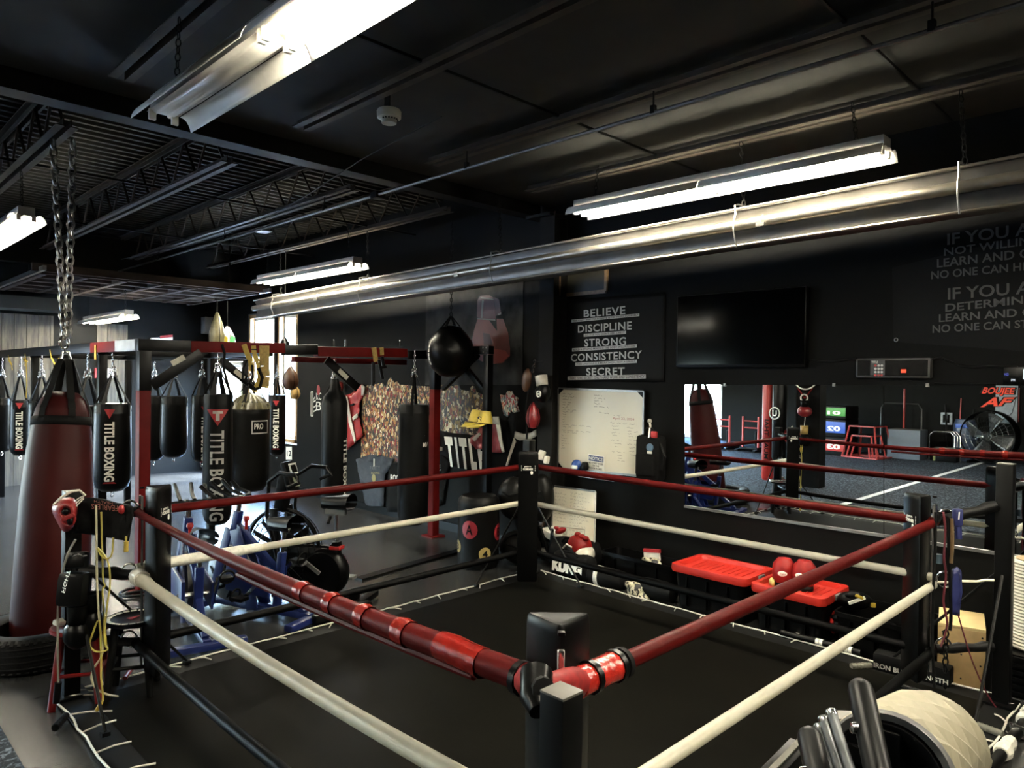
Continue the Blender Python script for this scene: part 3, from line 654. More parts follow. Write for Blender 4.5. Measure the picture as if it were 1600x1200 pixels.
for k, ((cx, cy), (ox, oy)) in corners.items():
    o = V((ox, oy, 0)) / math.sqrt(2); tn = V((-o.y, o.x, 0)); c = V((cx, cy, 0))
    zt, zb0 = 1.243, (.165 if k != 'far' else .10)
    A, Bv, Cv = c - o * .042 + tn * .098, c - o * .042 - tn * .098, c + o * .082
    t = thing('corner_pad', plab[k], 'corner pad', (0, 0, 0), 0, 'padded ring corners')
    poly = []
    def rnd(p, q1, q2, r=.02):
        return [p + (q1 - p).normalized() * r, p + (q1 - p).normalized() * r * .3 + (q2 - p).normalized() * r * .3, p + (q2 - p).normalized() * r]
    for p, q1, q2 in ((A, Cv, Bv), (Bv, A, Cv), (Cv, Bv, A)): poly += rnd(p, q1, q2)
    n = len(poly); lev = [(zb0, .9), (zb0 + .02, 1), (.5, 1.03), (.8, .985), (1.0, 1.01), (zt - .03, 1.0), (zt - .008, .97), (zt, .9), (zt - .012, .0)]
    rings = []
    b = B(); cen = (A + Bv + Cv) / 3; vs = []; fs = []
    for z, s in lev:
        for p in poly: q_ = cen + (p - cen) * s; vs.append((q_.x, q_.y, z))
    for i in range(len(lev) - 1):
        for j in range(n): fs.append((i * n + j, i * n + (j + 1) % n, (i + 1) * n + (j + 1) % n, (i + 1) * n + j))
    fs.append(tuple(range(n))[::-1]); b.add(vs, fs); bmesh.ops.remove_doubles(b.b, verts=b.b.verts[:], dist=.0005); b.make('pad', PADV, t, smooth=50)
    # zip down the outer edge
    b = B(); zp = Cv + o * .008
    zs = .018 if k == 'bottom' else .010; b.box((zp.x, zp.y, (zt - .06 + .2) / 2), (zs, zs, zt - .26), M.Rotation(PI / 4, 3, 'Z'))
    z_ = b.make('zip', mat('zip_white', (.42, .42, .40), .45, 0, var=.3, vs=150) if k == 'bottom' else mat('zip_grey', (.07, .07, .068), .5), t, smooth=0)
    B().box((zp.x + o.x * .012, zp.y + o.y * .012, zt - .08), (.014, .014, .05), M.Rotation(PI / 4, 3, 'Z'), bev=.003).make('zip_pull', CHR, z_)
    B().box((zp.x + o.x * .004, zp.y + o.y * .004, zt - .012), (.02, .02, .012), M.Rotation(PI / 4, 3, 'Z'), bev=.004).make('stitched_edge', PADV, t)
    # printed club mark on the face towards the ring
    fc = c - o * .0445
    pr = -tn                                         # reading direction seen from the ring centre
    def face(u, v, w=.062, h=.05, z0=1.078): return fc + pr * ((u - .5) * w * 2) + V((0, 0, z0 + v * h)) - o * .004
    lg = txt(B(), "JERRY'S", lambda u, v: face(.2 + u * .5, .55 + v * .3), .03); txt(lg, 'CORNER', lambda u, v: face(.12 + u * .72, .08 + v * .42), .05)
    lo = lg.make('club_print', WHTP, t, smooth=0)
    b = B()
    for u in (.02, .98):
        for v in (0, .18, .36): b.add([face(u - .025, v * 2.3), face(u + .025, v * 2.3), face(u + .025, v * 2.3 + .1), face(u - .025, v * 2.3 + .1)], [(0, 1, 2, 3)])
        b.add([face(u - .01, 0), face(u + .01, 0), face(u + .01, .95), face(u - .01, .95)], [(0, 1, 2, 3)])
    b.make('bracket_print', WHTP, lo, smooth=0)
    b = B(); gp = [face(.74 + .1 * math.cos(a), -.35 + .33 * math.sin(a)) for a in [2 * PI * i / 10 for i in range(10)]]; b.add(gp, [list(range(10))]); b.make('glove_print', WHTP, lo, smooth=0)
    # steel post with base plate and braces
    px_, py_, ph = posts[k]
    t = thing('ring_post', slab[k], 'steel post', (px_, py_, 0), 0, 'steel posts outside the ring corners')
    w = .085 if k != 'bottom' else .066
    B().box((0, 0, ph / 2), (w, w, ph - .004), bev=.004).make('tube', PWD, t)
    B().box((0, 0, ph), (w, w, .006), bev=.002).make('end_cap', mat('post_cap_metal', (.06, .056, .046), .5, .0, var=.1), t)
    B().box((0, 0, .03), (.16, .16, .012)).make('base_plate', PWD, t, smooth=0)
    if k in ('bikes', 'far', 'right'):
        for dx, dy in ((-ox, 0), (0, -oy)):
            b = B(); b.tube([(dx * .04, dy * .04, .78), (dx * .66, dy * .66, .04)], .0085, 6); b.box((dx * .66, dy * .66, .035), (.04, .04, .02))
            b.make('brace_rod', mat('brace_grey', (.022, .022, .021), .45, .2, var=.1), t)
    # straps / sleeves tying the pad to the post at the three rope heights
    p = V((px_, py_, 0)); e = c + o * .11
    for z, r, nm in ((zr, .04, 'red'), (zw, .042, 'white'), (zb, .034, 'black')):
        if k == 'bottom' and z == zr: continue
        thin = (k == 'right' and z == zw)
        t2 = thing('turnbuckle_sleeve', f'black sleeve tying the {nm} ropes to the post beside {dict(bottom="the zipped corner pad", bikes="the blue bikes", far="the leaning whiteboard", right="the resistance bands")[k]}', 'sleeve', (0, 0, 0), 0, 'sleeves between ring posts and pads')
        a = p - o * .06 + V((0, 0, z + (.09 if k == 'right' and z == zr else .02))); d_ = e + V((0, 0, z))
        n = 7; B().tube([a + (d_ - a) * (i / n) + V((0, 0, .004 * math.sin(i * 2.1))) for i in range(n + 1)], [(.008 if thin else r * (.8 + .1 * math.sin(i * 1.9))) for i in range(n + 1)], 10).make('sleeve', WHT if thin else RUBM, t2)
        B().ring(d_ + V((0, 0, .02)) + o * .05, .046, .0065, (tn.x, tn.y, 0)).make('steel_ring', CHR, t2)
# ropes, four sides by three
def rope(label, a, b_, r, m, sag=.02, rad=None, group='ring ropes'):
    a, b_ = V(a), V(b_); n = 28
    pts = [a + (b_ - a) * (i / n) + V((0, 0, -sag * 4 * (i / n) * (1 - i / n))) for i in range(n + 1)]
    t = thing('ring_rope', label, 'rope', (0, 0, 0), 0, group)
    B().tube(pts, rad or r, 12).make('rope_cover', m, t); return t, pts
WHTA, ROPB = mat('white_rope_cover', (.70, .67, .56), .45, var=.06, vs=20, bump=.1, bs=30), mat('black_rope_cover', (.010, .010, .010), .5, var=.2, vs=20)
REDA = mat('red_rope_cover', (.105, .0055, .005), .45, var=.10, vs=10, bump=.12, bs=40, spec=.12)
xa, xb, ya_, yb_ = 1.40, 4.69, 1.22, 4.46
sides = {'l': ((xa, yb_), (xa, ya_ + .10), 'on the near left side'), 'b': ((xa, yb_), (xb, yb_), 'in front of the blue bikes'), 'w': ((xb, yb_), (xb, ya_), 'along the mirror wall'), 'n': ((xa + .07, ya_), (xb, ya_), 'on the near right side')}
for k, ((ax, ay), (bx, by), where) in sides.items():
    d = V((bx - ax, by - ay, 0)).normalized(); t0 = .03
    for z, m, nm, r in ((zr, REDA, 'red', .026), (zw, WHTA, 'white', .024), (zb, ROPB, 'black', .026)):
        sg = {'l': .035, 'b': .005, 'w': .006, 'n': .0}[k]
        zz = z + (.045 if (k == 'b' and nm == 'white') or (k == 'w' and nm == 'white') else 0)
        rad = None
        if k == 'l' and nm == 'red': rad = [.021 + .018 * min(1, max(0, (i - 3) / 20)) for i in range(29)]
        if k == 'l' and nm == 'white': rad = [(.040 if i < 2 else .031) for i in range(29)]
        t, pts = rope(f'{nm} ring rope {where}', (ax, ay, zz + (.012 if k == 'w' and nm == 'red' else 0)), (bx, by, zz + (.0 if k != 'b' else .012)), r, m, sg, rad)
        if k == 'l' and nm == 'red':
            for i0, w_ in ((17.2, .06), (19.1, .05), (21, .05), (23.0, .06), (25.5, .19)):
                i = int(i0); p = pts[i] + (pts[i + 1] - pts[i]) * (i0 - i); rr = rad[i] + .004
                B().tube([p - d * w_ / 2, p - d * w_ * .2 + V((0, 0, .002)), p + d * w_ * .2, p + d * w_ / 2], [rr, rr + .002, rr, rr + .001], 12).make('tape_wrap', TAPE, t)
            B().tube([p_ + V((.0, 0, -.05)) for p_ in pts[12:27]], .014, 8).make('inner_rope', REDA, t)
        if k == 'n' and nm == 'red':
            p = pts[1]; B().tube([p - d * .045, p, p + d * .045], [.043, .040, .042], 12).make('tape_wrap', TAPE, t)
            for e_ in (-.055, .055): B().tube([p + d * (e_ - .009), p + d * (e_ + .009)], .046, 12).make('tape_edge', RUB, t)
        if k == 'l' and nm == 'white': rad = [(.040 if i < 2 else .031) for i in range(29)]
        t, pts = rope(f'{nm} ring rope {where}', (ax, ay, zz + (.012 if k == 'w' and nm == 'red' else 0)), (bx, by, zz + (.0 if k != 'b' else .012)), r, m, sg, rad)
        if k == 'l' and nm == 'red':
            for i0, w_ in ((17.2, .06), (19.1, .05), (21, .05), (23.0, .06), (25.5, .19)):
                i = int(i0); p = pts[i] + (pts[i + 1] - pts[i]) * (i0 - i); rr = rad[i] + .004
                B().tube([p - d * w_ / 2, p - d * w_ * .2 + V((0, 0, .002)), p + d * w_ * .2, p + d * w_ / 2], [rr, rr + .002, rr, rr + .001], 12).make('tape_wrap', TAPE, t)
            B().tube([p_ + V((.0, 0, -.05)) for p_ in pts[12:27]], .014, 8).make('inner_rope', REDA, t)
        if k == 'n' and nm == 'red':
            p = pts[1] - d * .04; B().tube([p - d * .075, p, p + d * .04], [.042, .038, .040], 12).make('tape_wrap', TAPE, t)
            p = pts[2] + d * -.03; B().tube([p - d * .008, p + d * .008], .044, 12).make('tape_wrap', WEB, t)
        if k == 'l' and nm == 'white':
            p = pts[0] + d * .05; B().tube([p - d * .07, p, p + d * .06], [.034, .052, .045], 12).make('tape_wrap', mat('white_tape', (.6, .58, .5), .4, var=.15, vs=50, bump=.4, bs=40), t)
        if k == 'b' and nm == 'white':
            p = pts[0] + d * .35; B().tube([p - d * .30, p - d * .1, p + d * .25, p + d * .4], [.034, .033, .034, .028], 10).make('tape_wrap', mat('white_tape', (), 0), t)
# covered knot tying both red ropes to the near post
t = thing('rope_knot', 'black and red wrapped knot joining the red ropes at the near post', 'knot')
kc = D(838, 1071, 1.66); la, ra = V((1.40, 1.335, 1.083)), V((1.49, 1.222, 1.088))
B().tube([la + V((0, .03, 0)), la + V((0, .01, 0))], .047, 12).make('black_band', RUB, t)
for a_ in (la, ra):
    v = kc - a_
    B().tube([a_, a_ + v * .25, a_ + v * .55, a_ + v * .85], [.036, .040, .032, .018], 10).make('red_wrap', mat('red_knot_cloth', (.16, .009, .009), .5, var=.3, vs=40, spec=.15), t)
B().ball(kc, (.036, .036, .052), 14, rotm(.3, .5, .6)).make('black_wrap', RUB, t)
B().tube([kc + V((0, 0, .03)), D(836, 1092, 1.60), D(842, 1112, 1.57)], [.038, .034, .022], 12).make('black_wrap', RUB, t)
B().tube([kc, D(850, 1078, 1.58)], [.03, .026], 10).make('strap_sleeve', RUBM, t)
# ================================================================== training rig and the hanging bags
RIGR = mat('rig_red_paint', (.095, .005, .0045), .5, var=.12, vs=7, spec=.08); RIGW = mat('rig_beam_glare', (.30, .33, .36), .5, .1, var=.2, vs=9)
t = thing('training_rig', 'tall red and black steel rig carrying the hanging bags', 'training rig')
def rigbar(a, c, w, h, m, nm='beam'): return B().bar(a, c, w, h, bev=.004).make(nm, m, t)
fy, lx, rx, zt = 6.68, 2.145, 5.37, 2.135
for x in (lx, rx):
    zc = 1.74
    B().box((x, fy, zc / 2), (.095, .095, zc), bev=.005).make('post', RIGR, t); B().box((x, fy, (zc + zt - .05) / 2), (.1, .1, zt - .05 - zc), bev=.004).make('post_sleeve', PWD, t)
    B().box((x, fy, .008), (.2, .2, .016)).make('foot_plate', RIGR, t)
xs = [(lx - .06, 2.53, PWD), (2.53, 3.44, RIGR), (3.44, 3.80, PWD), (3.80, 4.93, RIGR), (4.93, rx + .06, PWD)]
for a, c, m in xs: rigbar((a, fy, zt), (c, fy, zt + .02 * (c > 3)), .095, .1, m)
for a, c, m in ((fy + .06, 7.32, RIGW), (7.32, 8.1, RIGR), (8.1, 13.2, PWD)): rigbar((lx, a, zt), (lx, c, zt), .095, .1, m)  # pale first length has bright glare painted into the beam colour
for y in (8.05, 10.9, 13.0): B().box((lx + .05, y, zt / 2), (.08, .08, zt), bev=.004).make('post', PWD, t)
for y in (8.05, 10.9):
    rigbar((lx, y, zt - .03), (3.75, y, zt - .03), .08, .08, PWD)
    B().box((3.3, y, zt / 2 - .04), (.07, .07, zt - .08)).make('post', PWD, t)
rigbar((3.85, 7.25, 2.06), (5.35, 7.25, 2.06), .08, .06, RIGR); rigbar((3.3, fy, zt - .03), (3.3, 10.9, zt - .03), .07, .07, PWD)
# side arm towards the ring with a braced black post
ey = XP(763, 548, rx).y
rigbar((rx, fy, 2.19), (rx, ey - .05, 2.19), .08, .09, PWD, 'arm'); B().box((rx, ey, 1.07), (.08, .08, 2.14), bev=.004).make('arm_post', PWD, t)
rigbar((rx, fy - .15, 1.75), (rx, fy - .75, 2.14), .05, .05, PWD, 'brace') ; rigbar((rx, ey + .03, 1.72), (rx, ey + .55, 2.14), .05, .06, PWD, 'brace')
for y in (ey - .02, ey + .03, ey + .35, ey + .6):
    for z in (2.165, 2.215): B().lathe([(0, .012), (.011, .012), (.011, 0)], 6, M.Translation((rx - .04, y, z)) @ M.Rotation(-PI / 2, 4, 'Y')).make('bolt', CHR, t, smooth=0)
# gusset plates with maker tags
for a, c, yy in (((2.20, 1.78), (2.62, 2.08), 6.64), ((4.05, 2.06), (4.45, 1.75), 6.9), ((3.36, 2.05), (3.80, 1.72), 8.0)):
    g = rigbar((a[0], yy, a[1]), (c[0], yy, c[1]), .02, .095, PWD, 'gusset'); mx, mz = (a[0] + c[0]) / 2, (a[1] + c[1]) / 2
    B().bar((mx - .05, yy - .012, mz + (.045 if c[1] > a[1] else .045)), (mx + .06, yy - .012, mz + (.11 if c[1] > a[1] else -.045)), .004, .05).make('maker_tag', mat('tag_tan', (.45, .43, .34), .5), g, smooth=0)
for px in (540, 625, 522):
    p = YP(px, 535, fy); B().tube([p + V((0, 0, -.04)), p + V((0, 0, .03))], .01, 6).make('bolt', CHR, t)

def bag(name, label, top, zbot, r, hz, m=None, body=None, letters=None, tether=True, bulge=0., taper=.96, strapw=.035, group='black heavy bags on the rig', logo=False, ang=0.):
    """top = rim centre; hz = height of the hook"""
    m = m or RUB; t = thing(name, label, 'punching bag', (top.x, top.y, 0), 0, group); H0, zt_ = zbot, top.z
    h = zt_ - H0
    prof = body or [(0, H0), (r * .55, H0 + .01), (r * .85, H0 + .05), (r * .97, H0 + .12), (r * (1 + bulge), H0 + h * .4), (r * taper, zt_ - .1), (r * taper, zt_ - .085), (r * taper * .985, zt_ - .08), (r * taper, zt_ - .03), (r * taper * .93, zt_), (0, zt_ + .005)]
    B().lathe(prof, 28).make('bag_body', m, t, smooth=50)
    zr_ = zt_ + (hz - zt_) * .55
    for k in range(4):
        a = ang + PI / 4 + k * PI / 2; c, s = math.cos(a), math.sin(a); rr = r * taper
        b = B(); e = V((-s, c, 0)) * strapw / 2
        p0, p1, p2 = V((c * rr, s * rr, zt_ - .12)) * 1.0, V((c * rr, s * rr, zt_ - .005)), V((c * .02, s * .02, zr_))
        p0 = V((p0.x * 1.015, p0.y * 1.015, p0.z)); p1 = V((p1.x * 1.015, p1.y * 1.015, p1.z))
        b.add([p0 - e, p0 + e, p1 + e, p1 - e], [(0, 1, 2, 3)]); b.add([p1 - e, p1 + e, p2 + e * .6, p2 - e * .6], [(0, 1, 2, 3)])
        b.make('hanging_strap', WEB, t, smooth=0, solid=.003)
    b = B(); b.ring((0, 0, zr_ + .01), .028, .005, (1, .3, 0), 12, 6); b.chain((0, 0, zr_ + .02), (0, 0, hz), .035, .004)
    b.make('chain', CHR, t)
    B().chain((.03, 0, zr_ - .02), (.02, .01, zr_ + .08), .03, .004).make('chain', CHR, t); B().chain((-.03, .01, zr_ - .01), (-.02, 0, zr_ + .07), .03, .004).make('chain', CHR, t)
    if tether:
        b = B(); b.ring((0, 0, H0 - .025), .025, .004, (.7, -.7, 0), 12, 6); b.make('bottom_ring', CHR, t)
    if letters: vertical_print(t, r * 1.012, zt_, H0, **letters)
    return t
def vertical_print(t, r, zt_, zb_, body='TITLE BOXING', z0=.22, L=.62, hgt=.075, a=0., tri=True, m=None, bold=.035):
    """print running down a bag; a = bearing of the print from the line of sight (radians)"""
    th0 = math.atan2(-t.location.y, -t.location.x) + a; h = zt_ - zb_
    def P(u, v): # u along the word, v across letters
        th = th0 + (v - .5) * hgt / r; z = zt_ - h * z0 - u * L * h
        return V((r * 1.003 * math.cos(th), r * 1.003 * math.sin(th), z))
    b = B()
    for w in [body]:
        vs, fs = glyphs(w, bold, 1.04); bm = bmesh.new(); vv = [bm.verts.new((u, v, 0)) for u, v in vs]
        for f in fs:
            try: bm.faces.new([vv[i] for i in f])
            except ValueError: pass
        for k in range(1, 5): bmesh.ops.bisect_plane(bm, geom=bm.verts[:] + bm.edges[:] + bm.faces[:], plane_co=(0, k / 5, 0), plane_no=(0, 1, 0))
        for v in bm.verts: v.co = P(v.co.x, v.co.y)
        b.merge(bm)
    b.make('lettering', m or WHTP, t, smooth=0)
    if tri:
        z1 = .03 / (L * h); s = hgt * 1.05 / (L * h)
        b = B(); g = lambda u, v: P(u, v)
        b.add([g(-z1 - s, 1.05), g(-z1 - s, .5), g(-z1 - s, -.05), g(-z1, .5)], [(0, 1, 3), (1, 2, 3)]); b.make('maker_triangle', REDPR, t, smooth=0)
        b = B(); b.add([g(1 + z1 * .2, 0), g(1 + z1 * .2, 1.0), g(1 + z1 * .7, 1.2), g(1 + z1 * .7, -.2)], [(0, 1, 2, 3)]); b.make('print_underline', REDPR, t, smooth=0)
def hung(px, ytop, ybot, y=None, x=None):
    c = XP(px, ytop, x) if x else YP(px, ytop, y)
    zb = 1.9 + (YP(px, ybot, c.y).z - 1.9)
    return c, zb
LT = dict(body='TITLE BOXING', a=.0)
for px, yt_, yb_, r, lab, let in ((176, 630, 768, .165, 'black bag with white vertical print between the red bag and the red rig post', dict(LT, a=-.15, z0=.2, L=.66, hgt=.085)),
        (137, 634, 757, .15, 'black bag without print hanging right behind the big red bag', None),
        (65, 628, 722, .15, 'black bag without print just left of the big red bag', None),
        (32, 625, 712, .125, 'small black bag with white vertical print left of the big red bag', dict(LT, a=-.1, z0=.2, L=.66, hgt=.08)),
        (3, 622, 706, .14, 'black bag cut by the left edge at the end of the rig', None)):
    c, zb = hung(px, yt_, yb_, x=2.145); bag('heavy_bag', lab, c, zb, r, 2.08, letters=let)
c, zb = hung(341, 616, 820, y=6.68)
tb = bag('heavy_bag', 'long black bag with red triangle and large white vertical print on the front beam', c, zb, .131, 2.09, RUBM, letters=dict(body='TITLE BOXING', z0=.27, L=.68, hgt=.125, a=-.05, tri=False, bold=.02, m=mat('grey_white_print', (.42, .41, .38), .5, var=0)), tether=False, strapw=.05)
th = math.atan2(-c.y, -c.x) - .02; f = lambda u, v: V((.1335 * math.cos(th + (v) * .82), .1335 * math.sin(th + (v) * .82), c.z - .135 - u * .15))
b = B()
for i in range(8):
    s0, s1 = .92 * (1 - i / 8), .92 * (1 - (i + 1) / 8)
    for j in range(6):
        va, vb = -1 + j / 3, -1 + (j + 1) / 3
        b.add([f(i / 8, va * s0), f(i / 8, vb * s0), f((i + 1) / 8, vb * s1), f((i + 1) / 8, va * s1)], [(0, 1, 2, 3)])
tri = b.make('maker_triangle', REDPR, tb, smooth=0)
f2 = lambda u, v: V((.136 * math.cos(th + v), .136 * math.sin(th + v), c.z - .15 - u * .1))
b = B(); b.add([f2(0, -.32), f2(0, 0), f2(0, .32), f2(.25, .32), f2(.25, 0), f2(.25, -.32)], [(0, 1, 4, 5), (1, 2, 3, 4)]); b.add([f2(.25, -.12), f2(.25, .12), f2(.9, .12), f2(.9, -.12)], [(0, 1, 2, 3)]); b.make('maker_letter', mat('grey_white_print', (), 0), tri, smooth=0)
# wide wrinkled bag with the PRO patch
c, zb = hung(391, 632, 768, y=7.9); r = .215; h = c.z - zb
t = bag('heavy_bag', 'wide dark bag with a PRO patch and gathered top behind the long printed bag', c, zb, r, 2.05, mat('dark_olive_vinyl', (.022, .021, .018), .42, var=.2, vs=10, bump=.2, bs=30), tether=False,
        body=[(0, zb), (r * .7, zb + .02), (r * .95, zb + .1), (r, zb + .2), (r, c.z - .12), (r * 1.01, c.z - .11), (r * .99, c.z - .06), (r * .85, c.z + .03), (r * .4, c.z + .10), (0, c.z + .12)])
b = B(); b.lathe([(r * (1.0 + .012), c.z - .05), (r * .9, c.z + .02), (r * .45, c.z + .10), (.0, c.z + .14)], 40)
for i, v in enumerate(b.b.verts): v.co = v.co * 1.0 + V((v.co.x, v.co.y, 0)).normalized() * (.012 if i % 2 else -.004)
b.make('gathered_top', mat('olive_leather', (.085, .075, .035), .4, var=.3, vs=20), t)
th = math.atan2(-c.y, -c.x); g = lambda u, v: V((r * 1.015 * math.cos(th + (u + .08) * .95), r * 1.015 * math.sin(th + (u + .08) * .95), c.z - .17 - (1 - v) * .15))
pb = B(); pb.grid(g, 6, 1); pt = pb.make('patch', PWD, t, smooth=0)
def bord(b, g, w=.05, wv=.09):
    for a, d, e, h_ in ((0, 0, 1, wv), (0, 1 - wv, 1, 1), (0, 0, w, 1), (1 - w, 0, 1, 1)): b.grid(lambda u, v: g(a + (e - a) * u, d + (h_ - d) * v), 6, 1)
b = B(); g2 = lambda u, v: V((g(u, v).x * 1.004, g(u, v).y * 1.004, g(u, v).z)); bord(b, g2); b.make('patch_border', mat('grey_white_print', (), 0), pt, smooth=0)
txt(B(), 'PRO', lambda u, v: V((g(.14 + .5 * u, .35 + v * .42).x * 1.006, g(.14 + .5 * u, .35 + v * .42).y * 1.006, g(0, .35 + v * .42).z)), .04).make('patch_print', WHTP, pt, smooth=0)
for px, yt_, yb_, y, r, lab, let in ((433, 617, 712, 9.3, .118, 'short dark bag with vertical print in front of the bright window', dict(LT, a=-.1, z0=.22, L=.64, hgt=.075)),
        (272, 619, 715, 8.75, .15, 'glossy black bag lit at its edge right of the red rig post', None),
        (241, 619, 720, 9.6, .12, 'bag mostly hidden behind the red rig post with one bright edge', None),
        (316, 618, 722, 8.05, .115, 'black bag half hidden behind the long printed bag', dict(LT, a=.25, z0=.3, L=.66, hgt=.07))):
    c, zb = hung(px, yt_, yb_, y=y); bag('heavy_bag', lab, c, zb, r, 2.03, letters=let, m=RUB)
c, zb = hung(523, 628, 796, y=6.95); r = .139
bag('heavy_bag', 'long black bag with hooded top hanging beside the red jersey', c, zb, r, 2.07, RUBM, tether=False,
    body=[(0, zb), (r * .8, zb + .015), (r, zb + .08), (r, c.z - .02), (r * .85, c.z + .06), (r * .45, c.z + .13), (r * .3, c.z + .25), (0, c.z + .26)], letters=dict(body='TITLE BOXING', z0=.33, L=.6, hgt=.07, a=1.02, tri=False))
c, zb = hung(647, 632, 820, y=6.42); r = .172
t = bag('heavy_bag', 'large plain black bag with a small white M in front of the crowd collage', c, zb, r, 2.17, RUBM, tether=False, letters=dict(body='MV', z0=.25, L=.001, hgt=.01, a=.75, tri=False))
th = math.atan2(-c.y, -c.x) + .62; g = lambda u, v: V((r * 1.02 * math.cos(th + u * .42), r * 1.02 * math.sin(th + u * .42), c.z - .46 + v * .05))
txt(B(), 'MV', g, .01).make('maker_print', WHTP, t, smooth=0)
# big round bag on the side arm
p = YP(704, 552, 6.2); t = thing('wrecking_ball_bag', 'huge round black bag hanging left of the red glove poster', 'punching bag', (p.x, p.y, p.z))
b = B(); r = .275; b.lathe([(0, -r), (r * .45, -r * .9), (r * .8, -r * .6), (r, 0), (r * .88, r * .5), (r * .6, r * .86), (r * .5, r * .95), (r * .42, r * 1.05), (.05, r * 1.12), (0, r * 1.12)], 28); b.make('bag_body', RUB, t)
for k in range(4):
    a = k * PI / 2 + .4; b = B(); b.bar((.12 * math.cos(a), .12 * math.sin(a), r * 1.05), (0.01 * math.cos(a), .01 * math.sin(a), r * 1.5), .03, .004, (math.cos(a), math.sin(a), 0)); b.make('hanging_strap', WEB, t, smooth=0)
B().chain((0, 0, r * 1.5), (0, 0, 3.62 - p.z), .05, .0045).make('chain', STL, t)
th = math.atan2(-p.y, -p.x) - 1.05; b = B()
for k in range(6): b.add([V((r * 1.012 * math.cos(e) * math.cos(th + .1 * s), r * 1.012 * math.cos(e) * math.sin(th + .1 * s), r * 1.012 * math.sin(e))) for e, s in ((.5 - k * .17, -.5), (.5 - k * .17, .5), (.36 - k * .17, .5), (.36 - k * .17, -.5))], [(0, 1, 2, 3)])
b.make('side_print', WHTP, t, smooth=0)
# big red bag standing in a tyre
base, top = D(76, 985, 4.98), D(98, 640, 5.15); ax = top - base
t = thing('heavy_bag', 'big dark red bag standing in a tyre and hung from a long chain', 'punching bag', (base.x, base.y, 0))
q = ax.to_track_quat('Z', 'Y'); L = ax.length; o0 = V((0, 0, base.z)); mx = M.Translation(o0) @ q.to_matrix().to_4x4()
MAR = mat('maroon_vinyl', (.034, .0040, .0038), .5, var=.15, vs=3, bump=.06, bs=12, spec=.12)
r0 = .230
B().lathe([(0, -.06), (r0 * .95, -.05), (r0, .02), (r0, L * .3), (r0 * .97, L * .6), (r0 * .88, L * .82), (r0 * .80, L * .93), (r0 * .78, L * .955), (r0 * .72, L), (r0 * .60, L + .07), (r0 * .4, L + .12), (0, L + .13)], 32, mx).make('bag_body', MAR, t, smooth=60)
B().lathe([(r0 * .815, L * .925), (r0 * .80, L * .965)], 32, mx).make('black_band', WEB, t, solid=.006)
zc = L + .36
for k in range(6):
    a = k * PI / 3 + .2; w = .026
    prof = [(r0 * .80, L * .94), (r0 * .75, L), (r0 * .62, L + .07), (.045, zc)]
    b = B(); e = V((-math.sin(a), math.cos(a), 0)) * w
    pts = [V((rr * 1.02 * math.cos(a), rr * 1.02 * math.sin(a), z)) for rr, z in prof]
    for i in range(3): b.add([mx @ (pts[i] - e), mx @ (pts[i] + e), mx @ (pts[i + 1] + e * .8), mx @ (pts[i + 1] - e * .8)], [(0, 1, 2, 3)])
    b.make('hanging_strap', WEB, t, smooth=0, solid=.004)
lt = t.location
hk = mx @ V((0, 0, zc)); ch = D(100, 545, 5.35) - lt
b = B(); b.tube([hk + V((-.03, 0, 0)), hk + V((-.02, 0, .05)), ch + V((0, 0, -.02)), hk + V((.02, 0, .05)), hk + V((.03, 0, 0))], .009, 8); b.make('shackle', CHR, t)
ctop = D(95, 232, 5.35) - lt
jt = V((ctop.x, ctop.y, 3.62))
B().ring((ch + V((0, 0, .045))), .05, .010, (.7, -.7, 0), 14, 8).make('snap_hook', CHR, t)
up = V((.7, -.7, 0))
B().chain(ch + V((0, 0, .08)), jt + up * -.06, .085, .0085).make('chain', GAL, t); B().chain(ch + V((.02, -.02, .09)), jt + up * .09, .085, .0085).make('chain', GAL, t)
# tyre
tc = G(58, 998, .115); t = thing('tyre', 'old car tyre lying flat around the foot of the red bag', 'tyre', (tc.x, tc.y, .115))
TYR = mat('tyre_rubber', (.028, .028, .027), .65, var=.3, vs=25, bump=.2, bs=80)
b = B(); b.lathe([(.235, -.09), (.26, -.105), (.34, -.11), (.375, -.095), (.385, -.06), (.385, .06), (.375, .095), (.34, .11), (.26, .105), (.235, .09), (.225, 0), (.235, -.09)], 40); b.make('carcass', TYR, t)
b = B()
for z in (-.06, -.02, .02, .06): b.ring((0, 0, z), .386, .006, seg=40, rs=6)
for k in range(56):
    a = k * 2 * PI / 56
    for s in (-1, 1): b.bar((.352 * math.cos(a), .352 * math.sin(a), s * .108), (.386 * math.cos(a), .386 * math.sin(a), s * .083), .02, .008)
b.make('tread', TYR, t, smooth=0)
# speed bags, straps and small gear on the rig
def pear(name, label, p, r, h, m, hang, group='leather speed bags'):
    t = thing(name, label, 'speed bag', p, 0, group)
    B().lathe([(0, -h * .62), (r * .6, -h * .58), (r * .95, -h * .36), (r, -h * .18), (r * .8, h * .1), (r * .45, h * .3), (r * .18, h * .42), (0, h * .44)], 16).make('bladder', m, t)
    b = B()
    for k in range(4): b.tube([(rr * 1.01 * math.cos(k * PI / 2), rr * 1.01 * math.sin(k * PI / 2), z) for rr, z in ((r * .6, -h * .58), (r * .95, -h * .36), (r, -h * .18), (r * .8, h * .1), (r * .45, h * .3), (r * .18, h * .42))], .004, 5)
    b.make('seam', PWD, t); B().tube([(0, 0, h * .42), (0, 0, hang - p.z)], .006, 6).make('cord', WEB, t)
    return t
TAN = mat('tan_leather', (.36, .23, .07), .45, var=.2, vs=14)
pear('speed_bag', 'brown leather speed bag hanging below the rig in front of the bright window', YP(454, 588, 8.0), .095, .27, BRN, 2.07)
pear('speed_bag', 'smaller tan speed bag just under the brown one by the window', YP(461, 611, 8.4), .065, .17, TAN, 1.88)
